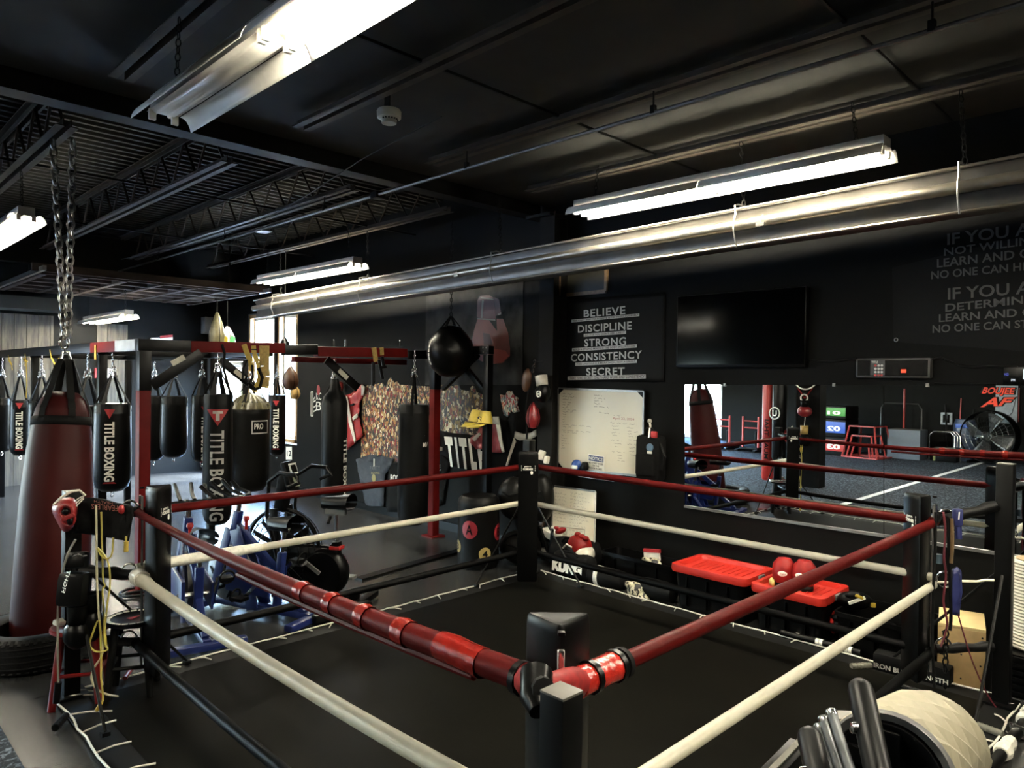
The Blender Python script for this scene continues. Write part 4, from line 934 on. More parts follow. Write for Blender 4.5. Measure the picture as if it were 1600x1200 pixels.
pear('speed_bag', 'black speed bag on a cord above the red beam in front of the window', YP(445, 537, 9.4), .075, .20, RUB, 3.62)
pear('speed_bag', 'olive pear shaped bag hanging at the heater end above the rig', YP(339, 513, 9.8), .10, .50, mat('olive_leather', (), 0), 2.9)
t = pear('speed_bag', 'white yellow and green bag beside the olive pear shaped bag', YP(355, 530, 9.9), .12, .42, WHTP, 2.9)
c = t.location; th = math.atan2(-c.y, -c.x)
for a0, m in ((-.7, mat('patch_yellow', (.6, .48, .05), .5, var=0)), (.25, mat('patch_green', (.05, .3, .08), .5, var=0))):
    B().add([V((.123 * math.cos(th + a), .123 * math.sin(th + a), z)) for a, z in ((a0, -.05), (a0 + .75, -.05), (a0 + .75, .02), (a0 + .2, .06))], [(0, 1, 2, 3)]).make('colour_patch', m, t, smooth=0)
def strap(name, label, pts, w, m, y=fy - .055, group=None, extra=None):
    """webbing strap hanging on the front of the rig; pts are pixels"""
    t = thing(name, label, 'strap', (0, 0, 0), 0, group); b = B(); P_ = [YP(a, c, y) for a, c in pts]
    for a, c in zip(P_, P_[1:]): b.bar(a, c, .006, w, (1, 0, .2) if abs((c - a).normalized().x) < .7 else (0, 0, 1))
    b.make('webbing', m, t, smooth=0)
    if extra: extra(t)
    return t
def handles(*ps):
    def f(t):
        for a, c in ps: B().tube([YP(*a, fy - .06), YP(*c, fy - .06)], .018, 10).make('handle', PWD, t)
    return f
strap('suspension_strap', 'yellow strap with black loops folded over the red beam above the PRO bag', [(381, 538), (386, 552), (392, 566), (394, 580)], .05, YEL, group='straps on the front beam', extra=lambda t: [B().tube([YP(a, c, fy - .06) for a, c in ((386, 562), (380, 575), (379, 592), (387, 600), (395, 590), (394, 570))], .012, 6).make('loop', WEB, t)])
strap('suspension_strap', 'second yellow strap with black keepers right beside the first', [(396, 540), (397, 552), (403, 566), (406, 590), (398, 612)], .045, YEL, group='straps on the front beam', extra=lambda t: [B().box(YP(397, 546, fy - .062), (.05, .01, .012)).make('keeper', PWD, t), B().tube([YP(a, c, fy - .06) for a, c in ((404, 575), (410, 590), (406, 606), (398, 608), (390, 598))], .016, 6).make('loop', WEB, t)])
strap('resistance_strap', 'mustard coloured band bundle over the red beam in front of the window', [(413, 540), (413, 556), (413, 572), (414, 588), (412, 606)], .10, mat('mustard_band', (.30, .20, .05), .7, var=.25, vs=40), group='straps on the front beam')
strap('suspension_strap', 'mustard strap with two black handles over the red beam by the collage', [(584, 543), (586, 556), (588, 565)], .06, mat('mustard_band', (), 0), group='straps on the front beam', extra=handles(((583, 566), (583, 600)), ((592, 562), (598, 592)), ((584, 596), (582, 603))))
strap('suspension_strap', 'mustard strap end with a black handle right of the other handles', [(596, 543), (597, 555)], .05, mat('mustard_band', (), 0), group='straps on the front beam', extra=handles(((597, 557), (600, 575)), ((592, 575), (603, 573))))
strap('strap', 'long black strap hanging from the red beam across the wide PRO bag', [(347, 538), (351, 552), (349, 575), (356, 600), (364, 634)], .022, WEB)
def lstrap(name, label, pts, w, m):
    t = thing(name, label, 'strap', (0, 0, 0), 0, 'straps on the left beam'); b = B(); P_ = [XP(a, c, lx - .055) for a, c in pts]
    for a, c in zip(P_, P_[1:]): b.bar(a, c, .006, w, (0, 1, .2))
    b.make('webbing', m, t, smooth=0); return t
lstrap('yellow_strap', 'short yellow strap around the glare-pale end of the left beam', [(149, 539), (149, 552), (149, 562)], .05, YEL)
lstrap('yellow_strap', 'yellow strap hanging lowest of the straps left of the chain', [(38, 560), (41, 565), (42, 600), (41, 622)], .035, YEL)
lstrap('yellow_strap', 'tied yellow cord loop at the far left of the beam', [(13, 555), (14, 562), (18, 570), (19, 578)], .02, YEL)
lstrap('yellow_strap', 'yellow cord loop hanging straight beside the long yellow strap', [(39, 553), (40, 560), (39, 572)], .02, YEL)
lstrap('yellow_strap', 'thin yellow cord loop tied around the beam next to the long chain', [(78, 547), (80, 558), (86, 570), (92, 560)], .015, YEL)
# ================================================================== clothing, posters and gear on the mirror wall
def cloth(name, label, cat_, px, off, m, wr=.012, group=None, thick=.012, prints=()):
    """garment hung flat on the wall, outline given by pixels, gently creased"""
    t = thing(name, label, cat_, (0, 0, 0), 0, group)
    def sheet(poly, off, m, nm, par, wr_):
        b = B(); vs = [b.b.verts.new(W(x, y, off)) for x, y in poly]; f = b.b.faces.new(vs)
        bmesh.ops.triangulate(b.b, faces=[f]); 
        for _ in range(3):
            es = [e for e in b.b.edges if e.calc_length() > .06]
            if es: bmesh.ops.subdivide_edges(b.b, edges=es, cuts=1); bmesh.ops.triangulate(b.b, faces=[f for f in b.b.faces if len(f.verts) > 3])
        for v in b.b.verts: v.co.x -= wr_ * (.5 + .5 * math.sin(v.co.y * 31 + v.co.z * 17) * math.cos(v.co.z * 23 - v.co.y * 9))
        return b.make(nm, m, par, smooth=80, solid=thick)
    sheet(px, off, m, 'fabric', t, wr)
    for nm, poly, mm in prints: sheet(poly, off + thick * .5 + wr + .004, mm, nm, t, .0)
    return t
NAVY = mat('navy_cotton', (.0305, .037, .048), .85, var=.15, vs=40, bump=.2, bs=20); BCOT = mat('black_cotton', (.013, .013, .013), .85, var=.2, vs=40, bump=.2, bs=20)
SATR = mat('red_satin', (.30, .012, .010), .4, var=.12, vs=6, bump=.3, bs=14); SATP = mat('pink_satin', (.30, .05, .055), .38, var=.2, vs=8, bump=.3, bs=16); CRM = mat('cream_cloth', (.55, .52, .44), .7, var=.1, vs=20)
def collage(key, cols, sc):
    m = bpy.data.materials.new(key); m.use_nodes = True; nt = m.node_tree; n = nt.nodes; p = n['Principled BSDF']; p.inputs['Roughness'].default_value = .5
    tc = n.new('ShaderNodeTexCoord'); nz = n.new('ShaderNodeTexNoise'); nz.inputs['Scale'].default_value = 26; nz.inputs['Detail'].default_value = 3
    ad = n.new('ShaderNodeMix'); ad.data_type = 'RGBA'; ad.blend_type = 'ADD'; ad.inputs[0].default_value = .07
    mp = n.new('ShaderNodeMapping'); mp.inputs['Scale'].default_value = (1, 1.5, .8)
    vo = n.new('ShaderNodeTexVoronoi'); vo.inputs['Scale'].default_value = sc
    rp = n.new('ShaderNodeValToRGB'); rp.color_ramp.interpolation = 'CONSTANT'
    while len(rp.color_ramp.elements) < len(cols): rp.color_ramp.elements.new(.5)
    for i, (e, c) in enumerate(zip(rp.color_ramp.elements, cols)): e.position = i / len(cols); e.color = (*[v * v * 1.6 for v in c], 1)
    nt.links.new(tc.outputs['Object'], nz.inputs['Vector']); nt.links.new(tc.outputs['Object'], ad.inputs[6]); nt.links.new(nz.outputs['Color'], ad.inputs[7])
    nt.links.new(ad.outputs[2], mp.inputs[0]); nt.links.new(mp.outputs[0], vo.inputs['Vector']); nt.links.new(vo.outputs['Color'], rp.inputs[0])
    n2 = n.new('ShaderNodeTexNoise'); n2.inputs['Scale'].default_value = 90; n2.inputs['Detail'].default_value = 4; nt.links.new(tc.outputs['Object'], n2.inputs['Vector'])
    mx = n.new('ShaderNodeMix'); mx.data_type = 'RGBA'; mx.blend_type = 'OVERLAY'; mx.inputs[0].default_value = .8
    nt.links.new(rp.outputs[0], mx.inputs[6]); nt.links.new(n2.outputs[0], mx.inputs[7]); nt.links.new(mx.outputs[2], p.inputs['Base Color']); return m
K1 = collage('fight_collage_warm', [(.40, .27, .12), (.06, .05, .04), (.5, .42, .25), (.24, .10, .05), (.12, .09, .06), (.62, .55, .4), (.36, .04, .03), (.30, .22, .12), (.05, .05, .06), (.5, .33, .15), (.15, .14, .12), (.7, .66, .55), (.08, .07, .06)], 30)
K2 = collage('fight_collage_dark', [(.22, .12, .05), (.04, .035, .03), (.35, .26, .14), (.10, .05, .03), (.06, .05, .05), (.5, .46, .36), (.28, .05, .03), (.30, .24, .06), (.03, .03, .04), (.14, .09, .06), (.6, .56, .46), (.3, .2, .12)], 28)
def poster(name, label, pts, m, off=.006):
    t = thing(name, label, 'poster'); b = B(); vs = [b.b.verts.new(W(x, y, off)) for x, y in pts]; b.b.faces.new(vs); bmesh.ops.triangulate(b.b, faces=b.b.faces[:]); b.make('print_sheet', m, t, smooth=0, solid=.003); return t
poster('collage_poster', 'tall cut-out collage of tiny fighters left of the plain black bag', [(564, 716), (567, 604), (575, 602), (588, 605), (592, 600), (598, 598), (602, 604), (607, 594), (611, 589), (616, 598), (621, 596), (624, 601), (634, 602), (650, 606), (672, 604), (672, 716), (620, 722)], K1)
poster('collage_poster', 'dark cut-out collage of tiny fighters right of the plain black bag', [(673, 672), (671, 600), (676, 596), (690, 600), (697, 602), (702, 606), (709, 604), (712, 596), (717, 600), (720, 609), (733, 611), (737, 603), (742, 603), (745, 612), (756, 618), (752, 660), (745, 682), (735, 679), (714, 677), (700, 675), (686, 672)], K2)
cloth('sticker_cluster', 'cluster of small coloured character stickers on the wall above the corner post', 'stickers', [(781, 616), (789, 618), (793, 611), (800, 611), (803, 617), (810, 622), (808, 634), (812, 643), (803, 645), (798, 642), (795, 653), (787, 648), (784, 632)], .006, collage('sticker_colours', [(.55, .25, .08), (.05, .05, .05), (.6, .58, .5), (.4, .06, .05), (.3, .35, .35), (.5, .45, .4), (.2, .12, .1)], 40), .0, thick=.003)
# red glove poster: flat print on a smoky sheet
SMK = mat('smoky_poster', (.0301, .0301, .029), .6, var=.8, vs=3.5, spec=.1); GL1, GL2, GL3, GL4 = [mat('poster_red_%d' % i, c, .42, var=.12, vs=8) for i, c in enumerate(((.06, .006, .006), (.11, .014, .010), (.24, .03, .02), (.04, .0045, .0045)))]; GLW = mat('poster_cream', (.10, .075, .06), .45, var=.1)
t = poster('glove_poster', 'large smoky poster of two hanging red boxing gloves', [(664, 602), (666, 452), (770, 438), (818, 432), (816, 601)], SMK)
def pr(nm, pts, m, off=.010): b = B(); vs = [b.b.verts.new(W(x, y, off)) for x, y in pts]; b.b.faces.new(vs); bmesh.ops.triangulate(b.b, faces=b.b.faces[:]); return b.make(nm, m, t, smooth=0, solid=.001)
pr('glove_print', [(772, 464), (780, 468), (783, 490), (774, 494), (770, 470)], GL4); pr('glove_print', [(776, 498), (786, 498), (794, 520), (797, 545), (790, 556), (778, 556), (781, 530)], GL2)
pr('cuff_print', [(746, 469), (751, 462), (764, 461), (771, 465), (775, 498), (760, 499), (745, 496)], GL1, .012)
pr('glove_print', [(746, 499), (764, 500), (772, 515), (772, 540), (785, 545), (797, 546), (797, 556), (786, 567), (770, 569), (750, 564), (737, 550), (736, 540), (741, 515)], GL2, .012)
pr('glove_print', [(750, 549), (768, 544), (790, 548), (795, 556), (784, 567), (768, 569), (752, 564), (742, 556)], GL3, .014)
pr('glove_print', [(755, 520), (765, 522), (770, 538), (762, 543), (756, 540)], GL4, .014)
for q_ in ([(746, 497), (774, 499), (774, 501), (746, 499)], [(751, 464), (771, 467), (771, 469), (751, 466)], [(778, 490), (783, 488), (783, 491), (778, 493)]): pr('piping_print', q_, GLW, .014)
pr('piping_print', [(753, 469), (756, 469), (754, 497), (751, 497)], GLW, .014)
# garments
cloth('jersey', 'bright red sports jersey with white stripes pinned up beside the collage', 'jersey', [(541, 618), (552, 614), (566, 600), (570, 604), (567, 622), (563, 634), (559, 640), (562, 652), (569, 680), (556, 692), (544, 703), (542, 680)], .02, SATR, .03,
      prints=[('white_stripe', [(541, 619), (543, 620), (547, 645), (556, 688), (554, 692), (545, 660)], CRM), ('white_cuff', [(565, 601), (570, 604), (568, 618), (565, 618)], CRM), ('chest_number', [(551, 652), (558, 646), (559, 652), (552, 657)], CRM), ('maker_patch', [(547, 632), (553, 630), (553, 633), (548, 635)], PWD)])
tag(B().lathe([(0, .1), (.035, .08), (.045, .0), (.035, -.06), (0, -.07)], 14, M.Translation(W(532, 606, .06))).make('boxing_glove', SATR), 'small red glove hanging left of the red jersey behind the black bag', 'boxing glove')
t = cloth('t_shirt', 'navy short sleeved shirt with gold print pinned below the tall collage', 't-shirt', [(557, 718), (570, 713), (578, 711), (586, 715), (598, 712), (616, 717), (613, 728), (603, 741), (601, 760), (600, 791), (580, 791), (572, 788), (570, 750), (561, 731)], .02, NAVY, .02)
GOLD = mat('gold_print', (.22, .19, .06), .5, var=.05)
txt(B(), 'PARTY', wq(578, 728, 594, 735, .05)).make('front_print', mat('dim_grey_print', (.08, .085, .08), .5, var=0), t, smooth=0); txt(B(), 'BOXING', wq(580, 737, 593, 741, .05), .01).make('front_print', GOLD, t, smooth=0)
B().ball(W(584, 747, .045), (.004, .05, .055)).make('crest_print', GOLD, t); B().box(W(584.5, 723, .045), (.004, .03, .11)).make('neck_tag', CRM, t)
t = cloth('t_shirt', 'black tee with white lettering half hidden behind the plain black bag', 't-shirt', [(608, 730), (616, 722), (626, 722), (640, 724), (664, 722), (664, 800), (607, 800)], .018, BCOT, .02)
txt(B(), 'ROCKY', wq(610, 741, 632, 751, .046, 2), .03).make('front_print', WHTP, t, smooth=0)
t = cloth('t_shirt', 'black tee printed TITLE with a white cord hanging right of the red rig post', 't-shirt', [(670, 712), (680, 716), (692, 711), (704, 722), (700, 737), (692, 735), (692, 788), (672, 794)], .02, BCOT, .02)
txt(B(), 'TITLE', quad(W(673, 736, .05), W(688, 731, .05), W(688, 726, .05), W(673, 731, .05)), .02).make('front_print', WHTP, t, smooth=0); B().bar(W(674, 739, .05), W(689, 734, .05), .003, .012).make('underline_print', WHTP, t, smooth=0)
t = cloth('banner_towel', 'black towel with huge white letters TITLE hung under the dark collage', 'towel', [(692, 676), (740, 680), (756, 685), (757, 735), (738, 735), (706, 728), (698, 705)], .02, BCOT, .012)
ft = lambda x0, x1, o=.042: quad(W(x0 + (705 - 694) * .55, 728 + (x0 - 694) * .18, o), W(x1 + 5, 729 + (x1 - 694) * .15, o), W(x1, 682 + (x1 - 694) * .08, o), W(x0, 682 + (x0 - 694) * .08, o))
for ch, x0, x1 in (('T', 694, 706), ('I', 709.5, 713), ('T', 716, 728), ('L', 731, 741), ('E', 744, 755)): txt(B(), ch, ft(x0, x1), .07).make('letter_print', WHTP, t, smooth=0)
cloth('boxing_shorts', 'pink satin boxing trunks with a cream waistband hung on the black rig post', 'trunks', [(738, 684), (748, 676), (752, 668), (770, 652), (778, 652), (781, 680), (788, 707), (766, 706), (752, 700), (745, 702), (740, 692)], .05, SATP, .05,
      prints=[('waistband', [(768, 651), (779, 651), (781, 664), (770, 662)], CRM), ('side_stripe', [(775, 662), (781, 664), (784, 685), (788, 706), (785, 707), (780, 688)], CRM), ('hem_stripe', [(738, 685), (749, 676), (751, 679), (742, 690)], CRM)])
cloth('boxing_shorts', 'black trunks with white stripes hung behind the far corner post', 'trunks', [(805, 674), (815, 676), (828, 675), (838, 671), (839, 682), (836, 692), (838, 705), (812, 705), (806, 700), (790, 739), (788, 738), (797, 706), (802, 690)], .05, BCOT, .03,
      prints=[('waistband', [(805, 674), (818, 678), (830, 676), (838, 671), (839, 681), (828, 687), (812, 688), (804, 684)], CRM), ('side_stripe', [(803, 684), (806, 690), (798, 712), (790, 738), (788, 737), (796, 708)], CRM), ('side_stripe', [(831, 690), (834, 690), (834, 702), (831, 702)], CRM)])
# yellow sun visors on the rig post
VIS = mat('yellow_visor', (.45, .34, .045), .55, var=.08)
for lab, cx, cy, dx in (('yellow visor cap with a dark mark hanging on the black rig post', 758, 655, 5), ('second yellow visor facing away just left of the first', 744, 653, -2)):
    t = thing('visor_cap', lab, 'cap', (0, 0, 0), 0, 'yellow visors on the rig post'); p = XP(cx, cy, 5.26)
    B().lathe([(.0, .09), (.055, .085), (.075, .02), (.085, -.045), (.08, -.045)], 18, M.Translation(p) @ M.Rotation(.12, 4, 'Y')).make('crown', VIS, t)
    b = B(); b.grid(lambda u, v: p + V((-.06 - .12 * v * math.sin(PI * (.1 + .8 * u)), (.5 - u) * .17 + (.08 * v if dx > 0 else .03), -.045 - .045 * v)), 10, 4); b.make('peak', VIS, t, solid=.005)
    if dx > 0:
        q = quad(p + V((-.083, .035, -.03)), p + V((-.083, -.03, -.035)), p + V((-.076, -.03, .03)), p + V((-.076, .035, .035))); txt(B(), 'S', q, .02).make('front_mark', PWD, t, smooth=0)
# electrical box, cord and small fittings
t = thing('socket_box', 'black wall box with a white plug and hanging white cord by the red rig post', 'socket', (0, 0, 0))
B().box(W(678, 690, .04), (.06, .14, .16), bev=.006).make('box', PWD, t); B().box(W(684, 701, .09), (.05, .13, .05), bev=.01).make('plug', CRM, t)
B().tube([W(677, 700, .09), W(675, 712, .06), W(675, 735, .06), W(677, 752, .06), W(675, 770, .05), W(677, 785, .05), W(675, 800, .04)], .007, 6).make('cord', CRM, t); B().tube([W(679, 674, .02), W(678, 684, .03)], .012, 6).make('conduit', GAL, t)
# gear hanging on the column hook
t = thing('boxing_mitt', 'brown leather mitt hanging from the column hook above the red speed bag', 'mitt', (0, 0, 0)); p = W(823, 594, .32)
B().ball(p, (.04, .06, .125), 14, rotm(.15)).make('pad', BRN, t); B().tube([W(836, 564, .32), W(833, 578, .32), p + V((0, -.03, .1))], .007, 6).make('strap', WEB, t)
b = B(); b.chain(W(836, 562, .32), W(832, 582, .32), .03, .004); b.make('hook_chain', CHR, t)
pear('speed_bag', 'red speed bag hanging lowest from the column hook', W(833, 645, .32), .075, .26, mat('dark_red_leather', (.20, .015, .018), .3, var=.1), 1.86)
t = thing('boxing_glove', 'black boxing glove with a white cuff and white ring mark on the column', 'boxing glove', (0, 0, 0)); p = W(849, 614, .32)
B().ball(p, (.07, .075, .10), 16).make('fist', RUB, t); B().ball(p + V((-.03, .05, .0)), (.035, .03, .06), 10).make('thumb', RUB, t); B().lathe([(.058, 0), (.062, .1), (.055, .1)], 18, M.Translation(p + V((0, .015, .075))) @ M.Rotation(-.2, 4, 'X')).make('cuff', CRM, t, solid=.006)
B().ring(p + V((-.071, 0, -.01)), .028, .008, (1, 0, 0), 16, 6).make('ring_mark', WHTP, t); B().box(p + V((-.074, 0, -.01)), (.004, .03, .012)).make('bar_mark', WHTP, t); B().tube([p + V((0, .02, .32)), W(838, 566, .32)], .006, 6).make('cord', WEB, t)
tag(B().tube([W(826, 610, .32), W(822, 640, .32), W(824, 660, .32), W(823, 690, .32)], .012, 6).make('jump_rope', WEB), 'black rope hanging straight down left of the red speed bag', 'rope')
t = thing('hand_wraps', 'crumpled cream hand wraps lodged beside the far corner post', 'hand wraps', (0, 0, 0)); p = W(846, 716, .35)
B().box(p + V((0, .0, .03)), (.05, .07, .10), rotm(.2, .3, .4), bev=.015).make('roll', CRM, t); B().box(p + V((0, -.07, -.01)), (.05, .05, .08), rotm(.0, .2, .1), bev=.015).make('roll', CRM, t)
# backpack hanging on a hook right of the whiteboard
t = thing('backpack', 'black backpack with keys and tags hanging right of the large whiteboard', 'backpack', (0, 0, 0)); p = W(1017, 715, .10)
B().box(p, (.14, .27, .42), bev=.05).make('bag_body', BCOT, t); B().box(p + V((-.085, 0, -.06)), (.05, .2, .2), bev=.02).make('front_pocket', BCOT, t)
B().tube([p + V((-.02, .06, .2)), p + V((-.03, .03, .27)), p + V((-.03, -.03, .27)), p + V((-.02, -.06, .2))], .012, 6).make('grab_loop', WEB, t)
B().tube([p + V((-.03, -.1, .18)), p + V((-.06, -.19, .03)), p + V((-.05, -.15, -.1))], .014, 6).make('shoulder_strap', WEB, t)
B().lathe([(0, .012), (.035, .012), (.035, 0)], 16, M.Translation(W(1016, 699, .22)) @ M.Rotation(-PI / 2, 4, 'Y')).make('round_tag', mat('tag_blue', (.06, .11, .17), .4, var=.1), t); B().box(W(1015, 707, .22), (.006, .05, .022)).make('white_tag', WHTP, t)
B().box(W(1022, 679, .17), (.03, .06, .06), bev=.01).make('red_badge', REDPR, t); b = B(); b.ball(W(1015, 658, .12), (.02, .022, .022)); b.tube([W(1015, 660, .12), W(1017, 668, .13)], .01, 6); b.make('hook_figure', CRM, t); B().tube([W(1015, 668, .14), W(1014, 684, .16)], .012, 6).make('key_bottle', GAL, t)
# poles against the column and small wall marks
for lab, a, c in (('thin black pole leaning against the wall left of the whiteboard', (864, 655), (861, 760)), ('second thin pole close beside the first by the column', (858, 662), (859, 768))):
    tag(B().tube([W(*a, .06), W(*c, .10)], .008, 6).make('pole', STL), lab, 'pole', 'thin poles by the column')
# far wall: flag, box, poster number
t = thing('flag', 'small red white and blue flag hung on the far dark wall', 'flag', (0, 0, 0))
fp = lambda px, py, o=.02: YP(px, py, YB - o)
for i in range(5):
    b = B(); y0_, y1_ = 524 + i * 4, 528 + i * 4; flat(b, quad(fp(250, y1_ + .8), fp(270, y1_ - 1.2), fp(270, y0_ - 1.2), fp(250, y0_ + .8))); b.make('stripe', REDPR if i % 2 == 0 else WHTP, t, smooth=0, solid=.004)
b = B(); flat(b, quad(fp(235, 545), fp(250, 545), fp(250, 526), fp(235, 528))); st_ = b.make('canton', mat('flag_navy', (.02, .022, .035), .6, var=0), t, smooth=0, solid=.004)
b = B()
for i in range(5):
    for j in range(3): b.ball(fp(237 + i * 2.7, 530 + j * 4, .03), .03, 8)
b.make('star_print', WHTP, st_)
t = thing('speaker_box', 'white grey boxy loudspeaker high on the far wall behind the olive bag', 'speaker', (0, 0, 0)); p = fp(330, 509, .2); B().box(p, (.32, .2, .32), bev=.015).make('cabinet', GRYP, t); B().tube([p + V((-.1, 0, .16)), p + V((-.1, .02, .24)), p + V((.1, .02, .26)), p + V((.1, 0, .17))], .01, 6).make('bracket', STL, t)
B().box(fp(330, 540, .05), (.3, .05, .14)).make('mount_plate', STL, t)
t = thing('number_sign', 'white sign with the number 12 under the window', 'sign', (0, 0, 0)); flat(B(), wq(447, 698, 456, 718, .01)).make('plate', WHTP, t, smooth=0, solid=.004); txt(B(), '12', wq(448, 704, 455, 713, .016), .03).make('number_print', PWD, t, smooth=0)
t = thing('wall_decal', 'white outlined club decal on the dark wall left of the black bag', 'decal', (0, 0, 0))
f = lambda u, v: W(486 + u * 16, 652 - v * 44, .008) 
b = B()
for a, c in (((.0, .05), (.0, .9)), ((.0, .9), (.18, .9)), ((.18, .9), (.18, .05)), ((.18, .05), (.0, .05)), ((.18, .6), (.4, .72)), ((.25, .35), (.5, .42)), ((.25, .55), (.45, .6)), ((.22, .2), (.5, .25))): b.bar(f(*a), f(*c), .004, .02)
b.make('outline_print', WHTP, t, smooth=0); b = B(); txt(b, 'KC', lambda u, v: f(.5 + .5 * u, .62 + .25 * v)); txt(b, 'B', lambda u, v: f(.5 + .5 * u, .25 + .3 * v)); b.make('letter_print', WHTP, t, smooth=0); B().ball(f(.72, .97), (.005, .05, .08)).make('glove_print', REDPR, t)
t = thing('wall_shelf_light', 'white lit exit style box on the far wall behind the bags', 'sign', (0, 0, 0)); p = YP(159, 583, 13.6); B().box(p, (.22, .06, .16)).make('case', REDPR, t, smooth=0); B().box(p + V((.12, -.04, 0)), (.1, .02, .16)).make('panel', WHTP, t, smooth=0); B().box(p + V((0, .33, 0)), (.05, .6, .05)).make('wall_arm', STL, t, smooth=0)
# ================================================================== exercise bikes beyond the ring
BLUE = mat('bike_blue_paint', (.006, .014, .085), .35, var=.1, vs=10); BSD = mat('saddle_black', (.008, .008, .008), .42, var=.1)
FLY = mat('flywheel_grey', (.16, .16, .16), .35, .4, var=.1)
def saddle(t, x, z, rot=0., m=BSD):
    b = B(); Rm = rotm(0, 0, rot)
    b.grid(lambda u, v: V((x, 0, z)) + Rm @ V((-.13 + .27 * u, (.085 * (1 - u) ** .6 + .022) * math.cos(PI * v), .052 * math.sin(PI * v) * (1.0 + .5 * (1 - u)) + .012 * (1 - u) ** 2)), 12, 10)
    b.grid(lambda u, v: V((x, 0, z - .02)) + Rm @ V((-.13 + .27 * u, (.085 * (1 - u) ** .6 + .022) * math.cos(PI * v) * (.95), -.045 * math.sin(PI * v) + .02)), 12, 10)
    o = b.make('saddle', m, t); return o
def spin_bike(label, x, y, h):
    t = thing('spin_bike', label, 'exercise bike', (x, y, 0), h, 'blue spin bikes')
    for xx in (-.36, .66):
        B().box((xx, 0, .045), (.08, .52, .05), bev=.015).make('stabiliser_bar', BLUE, t); 
    b = B(); b.bar((-.36, 0, .06), (.66, 0, .06), .06, .05, bev=.01); b.bar((-.30, 0, .08), (-.02, 0, .30), .05, .05, bev=.01); b.bar((-.02, .0, .08), (-.07, 0, .52), .06, .05, bev=.01); b.bar((-.05, 0, .34), (.42, 0, .70), .05, .06, bev=.01)
    for s in (-1, 1): b.bar((.60, s * .075, .05), (.44, s * .04, .66), .075, .018, (0, 1, 0), bev=.004); b.bar((.16, s * .07, .06), (.37, s * .045, .66), .11, .018, (0, 1, 0), bev=.004)
    b.bar((.43, 0, .58), (.38, 0, .80), .06, .06, bev=.01); b.make('frame', BLUE, t, smooth=30)
    b = B(); b.lathe([(0, -.035), (.20, -.035), (.225, -.02), (.225, .02), (.20, .035), (0, .035)], 32, M.Translation((.46, 0, .29)) @ M.Rotation(PI / 2, 4, 'X')); fw = b.make('flywheel', FLY, t)
    for k in range(7):
        a = k * 2 * PI / 7; bb = B()
        for s in (-1, 1): bb.tube([V((.46 + r * math.cos(a + r * 6), s * .037, .29 + r * math.sin(a + r * 6))) for r in (.05, .1, .15, .19)], [.012, .02, .018, .006], 6, flat=.3)
        bb.make('swirl', BSD, fw)
    b = B(); b.bar((-.04, .10, .30), (.40, .10, .31), .03, .24, (0, 0, 1), bev=.014); b.bar((-.02, -.10, .28), (.30, -.10, .31), .02, .20, (0, 0, 1), bev=.009); b.make('chain_guard', BLUE, t)
    b = B(); b.tube([(.06, -.12, .29), (.06, .12, .29)], .02, 8); cr = b.make('crank_axle', CHR, t)
    for s in (-1, 1):
        b = B(); b.bar((.06, s * .12, .29), (.06 + s * .12, s * .12, .29 - s * .12), .016, .03); b.make('crank_arm', CHR, t); b = B(); b.box((.06 + s * .12, s * .18, .29 - s * .12), (.10, .09, .03), bev=.008); b.ring((.06 + s * .17, s * .18, .31 - s * .12), .05, .008, (1, 0, .3), 12, 6); b.make('pedal', BSD, t)
    b = B(); b.tube([(-.065, 0, .48), (-.09, 0, .70)], .017, 10); b.make('seat_post', CHR, t); b = B(); b.bar((-.14, 0, .695), (.0, 0, .695), .03, .03, bev=.006); b.make('seat_slide', CHR, t); saddle(t, -.07, .725)
    b = B(); b.tube([(.385, 0, .78), (.37, 0, .90)], .02, 10); b.bar((.30, 0, .905), (.48, 0, .905), .035, .035, bev=.006); b.make('handlebar_stem', CHR, t)
    b = B(); b.tube([(.62, .16, 1.0), (.55, .16, .95), (.44, .17, .915), (.38, .12, .91), (.38, -.12, .91), (.44, -.17, .915), (.55, -.16, .95), (.62, -.16, 1.0)], .017, 8); b.tube([(.62, .06, 1.02), (.52, .05, .95), (.40, .05, .92)], .016, 8); b.tube([(.62, -.06, 1.02), (.52, -.05, .95), (.40, -.05, .92)], .016, 8); b.make('handlebar', BSD, t)
    b = B(); b.lathe([(0, .05), (.022, .045), (.026, .02), (.012, 0), (.012, -.06)], 14, M.Translation((.30, .0, .72))); b.make('resistance_knob', mat('red_plastic', (.30, .01, .008), .35, var=0), t)
    B().box((-.07, .03, .60), (.03, .05, .025), bev=.006).make('post_clamp', mat('red_plastic', (), 0), t)
    return t
b0 = spin_bike('blue spin bike nearest the padded post with its saddle left of the swirl flywheel', 2.06, 5.25, math.radians(79))
b1 = spin_bike('blue spin bike with swirl flywheel in the middle of the blue bikes', 2.66, 5.26, math.radians(111))
# air bike with caged fan
fc = V((2.93, 5.66, 0)); t = thing('fan_bike', 'black fan bike with a caged round fan, grey console and shiny wide saddle', 'exercise bike', (fc.x, fc.y, 0), math.radians(121))
b = B()
for s in (-1, 1):
    for r in (.10, .19, .28, .335): b.ring((0, s * (.10 - r * .12), .42), r, .004, (0, 1, 0), 28, 5)
    for k in range(24):
        a = k * PI / 12; b.tube([(.05 * math.cos(a), s * .10, .42 + .05 * math.sin(a)), (.335 * math.cos(a), s * .06, .42 + .335 * math.sin(a))], .003, 4)
b.ring((0, 0, .42), .34, .016, (0, 1, 0), 32, 8); b.make('fan_cage', PWD, t)
b = B()
for k in range(15):
    a = k * 2 * PI / 15; b.bar((.04 * math.cos(a), 0, .42 + .04 * math.sin(a)), (.30 * math.cos(a), 0, .42 + .30 * math.sin(a)), .11, .006, (math.sin(a) * .7, .7, -math.cos(a) * .7))
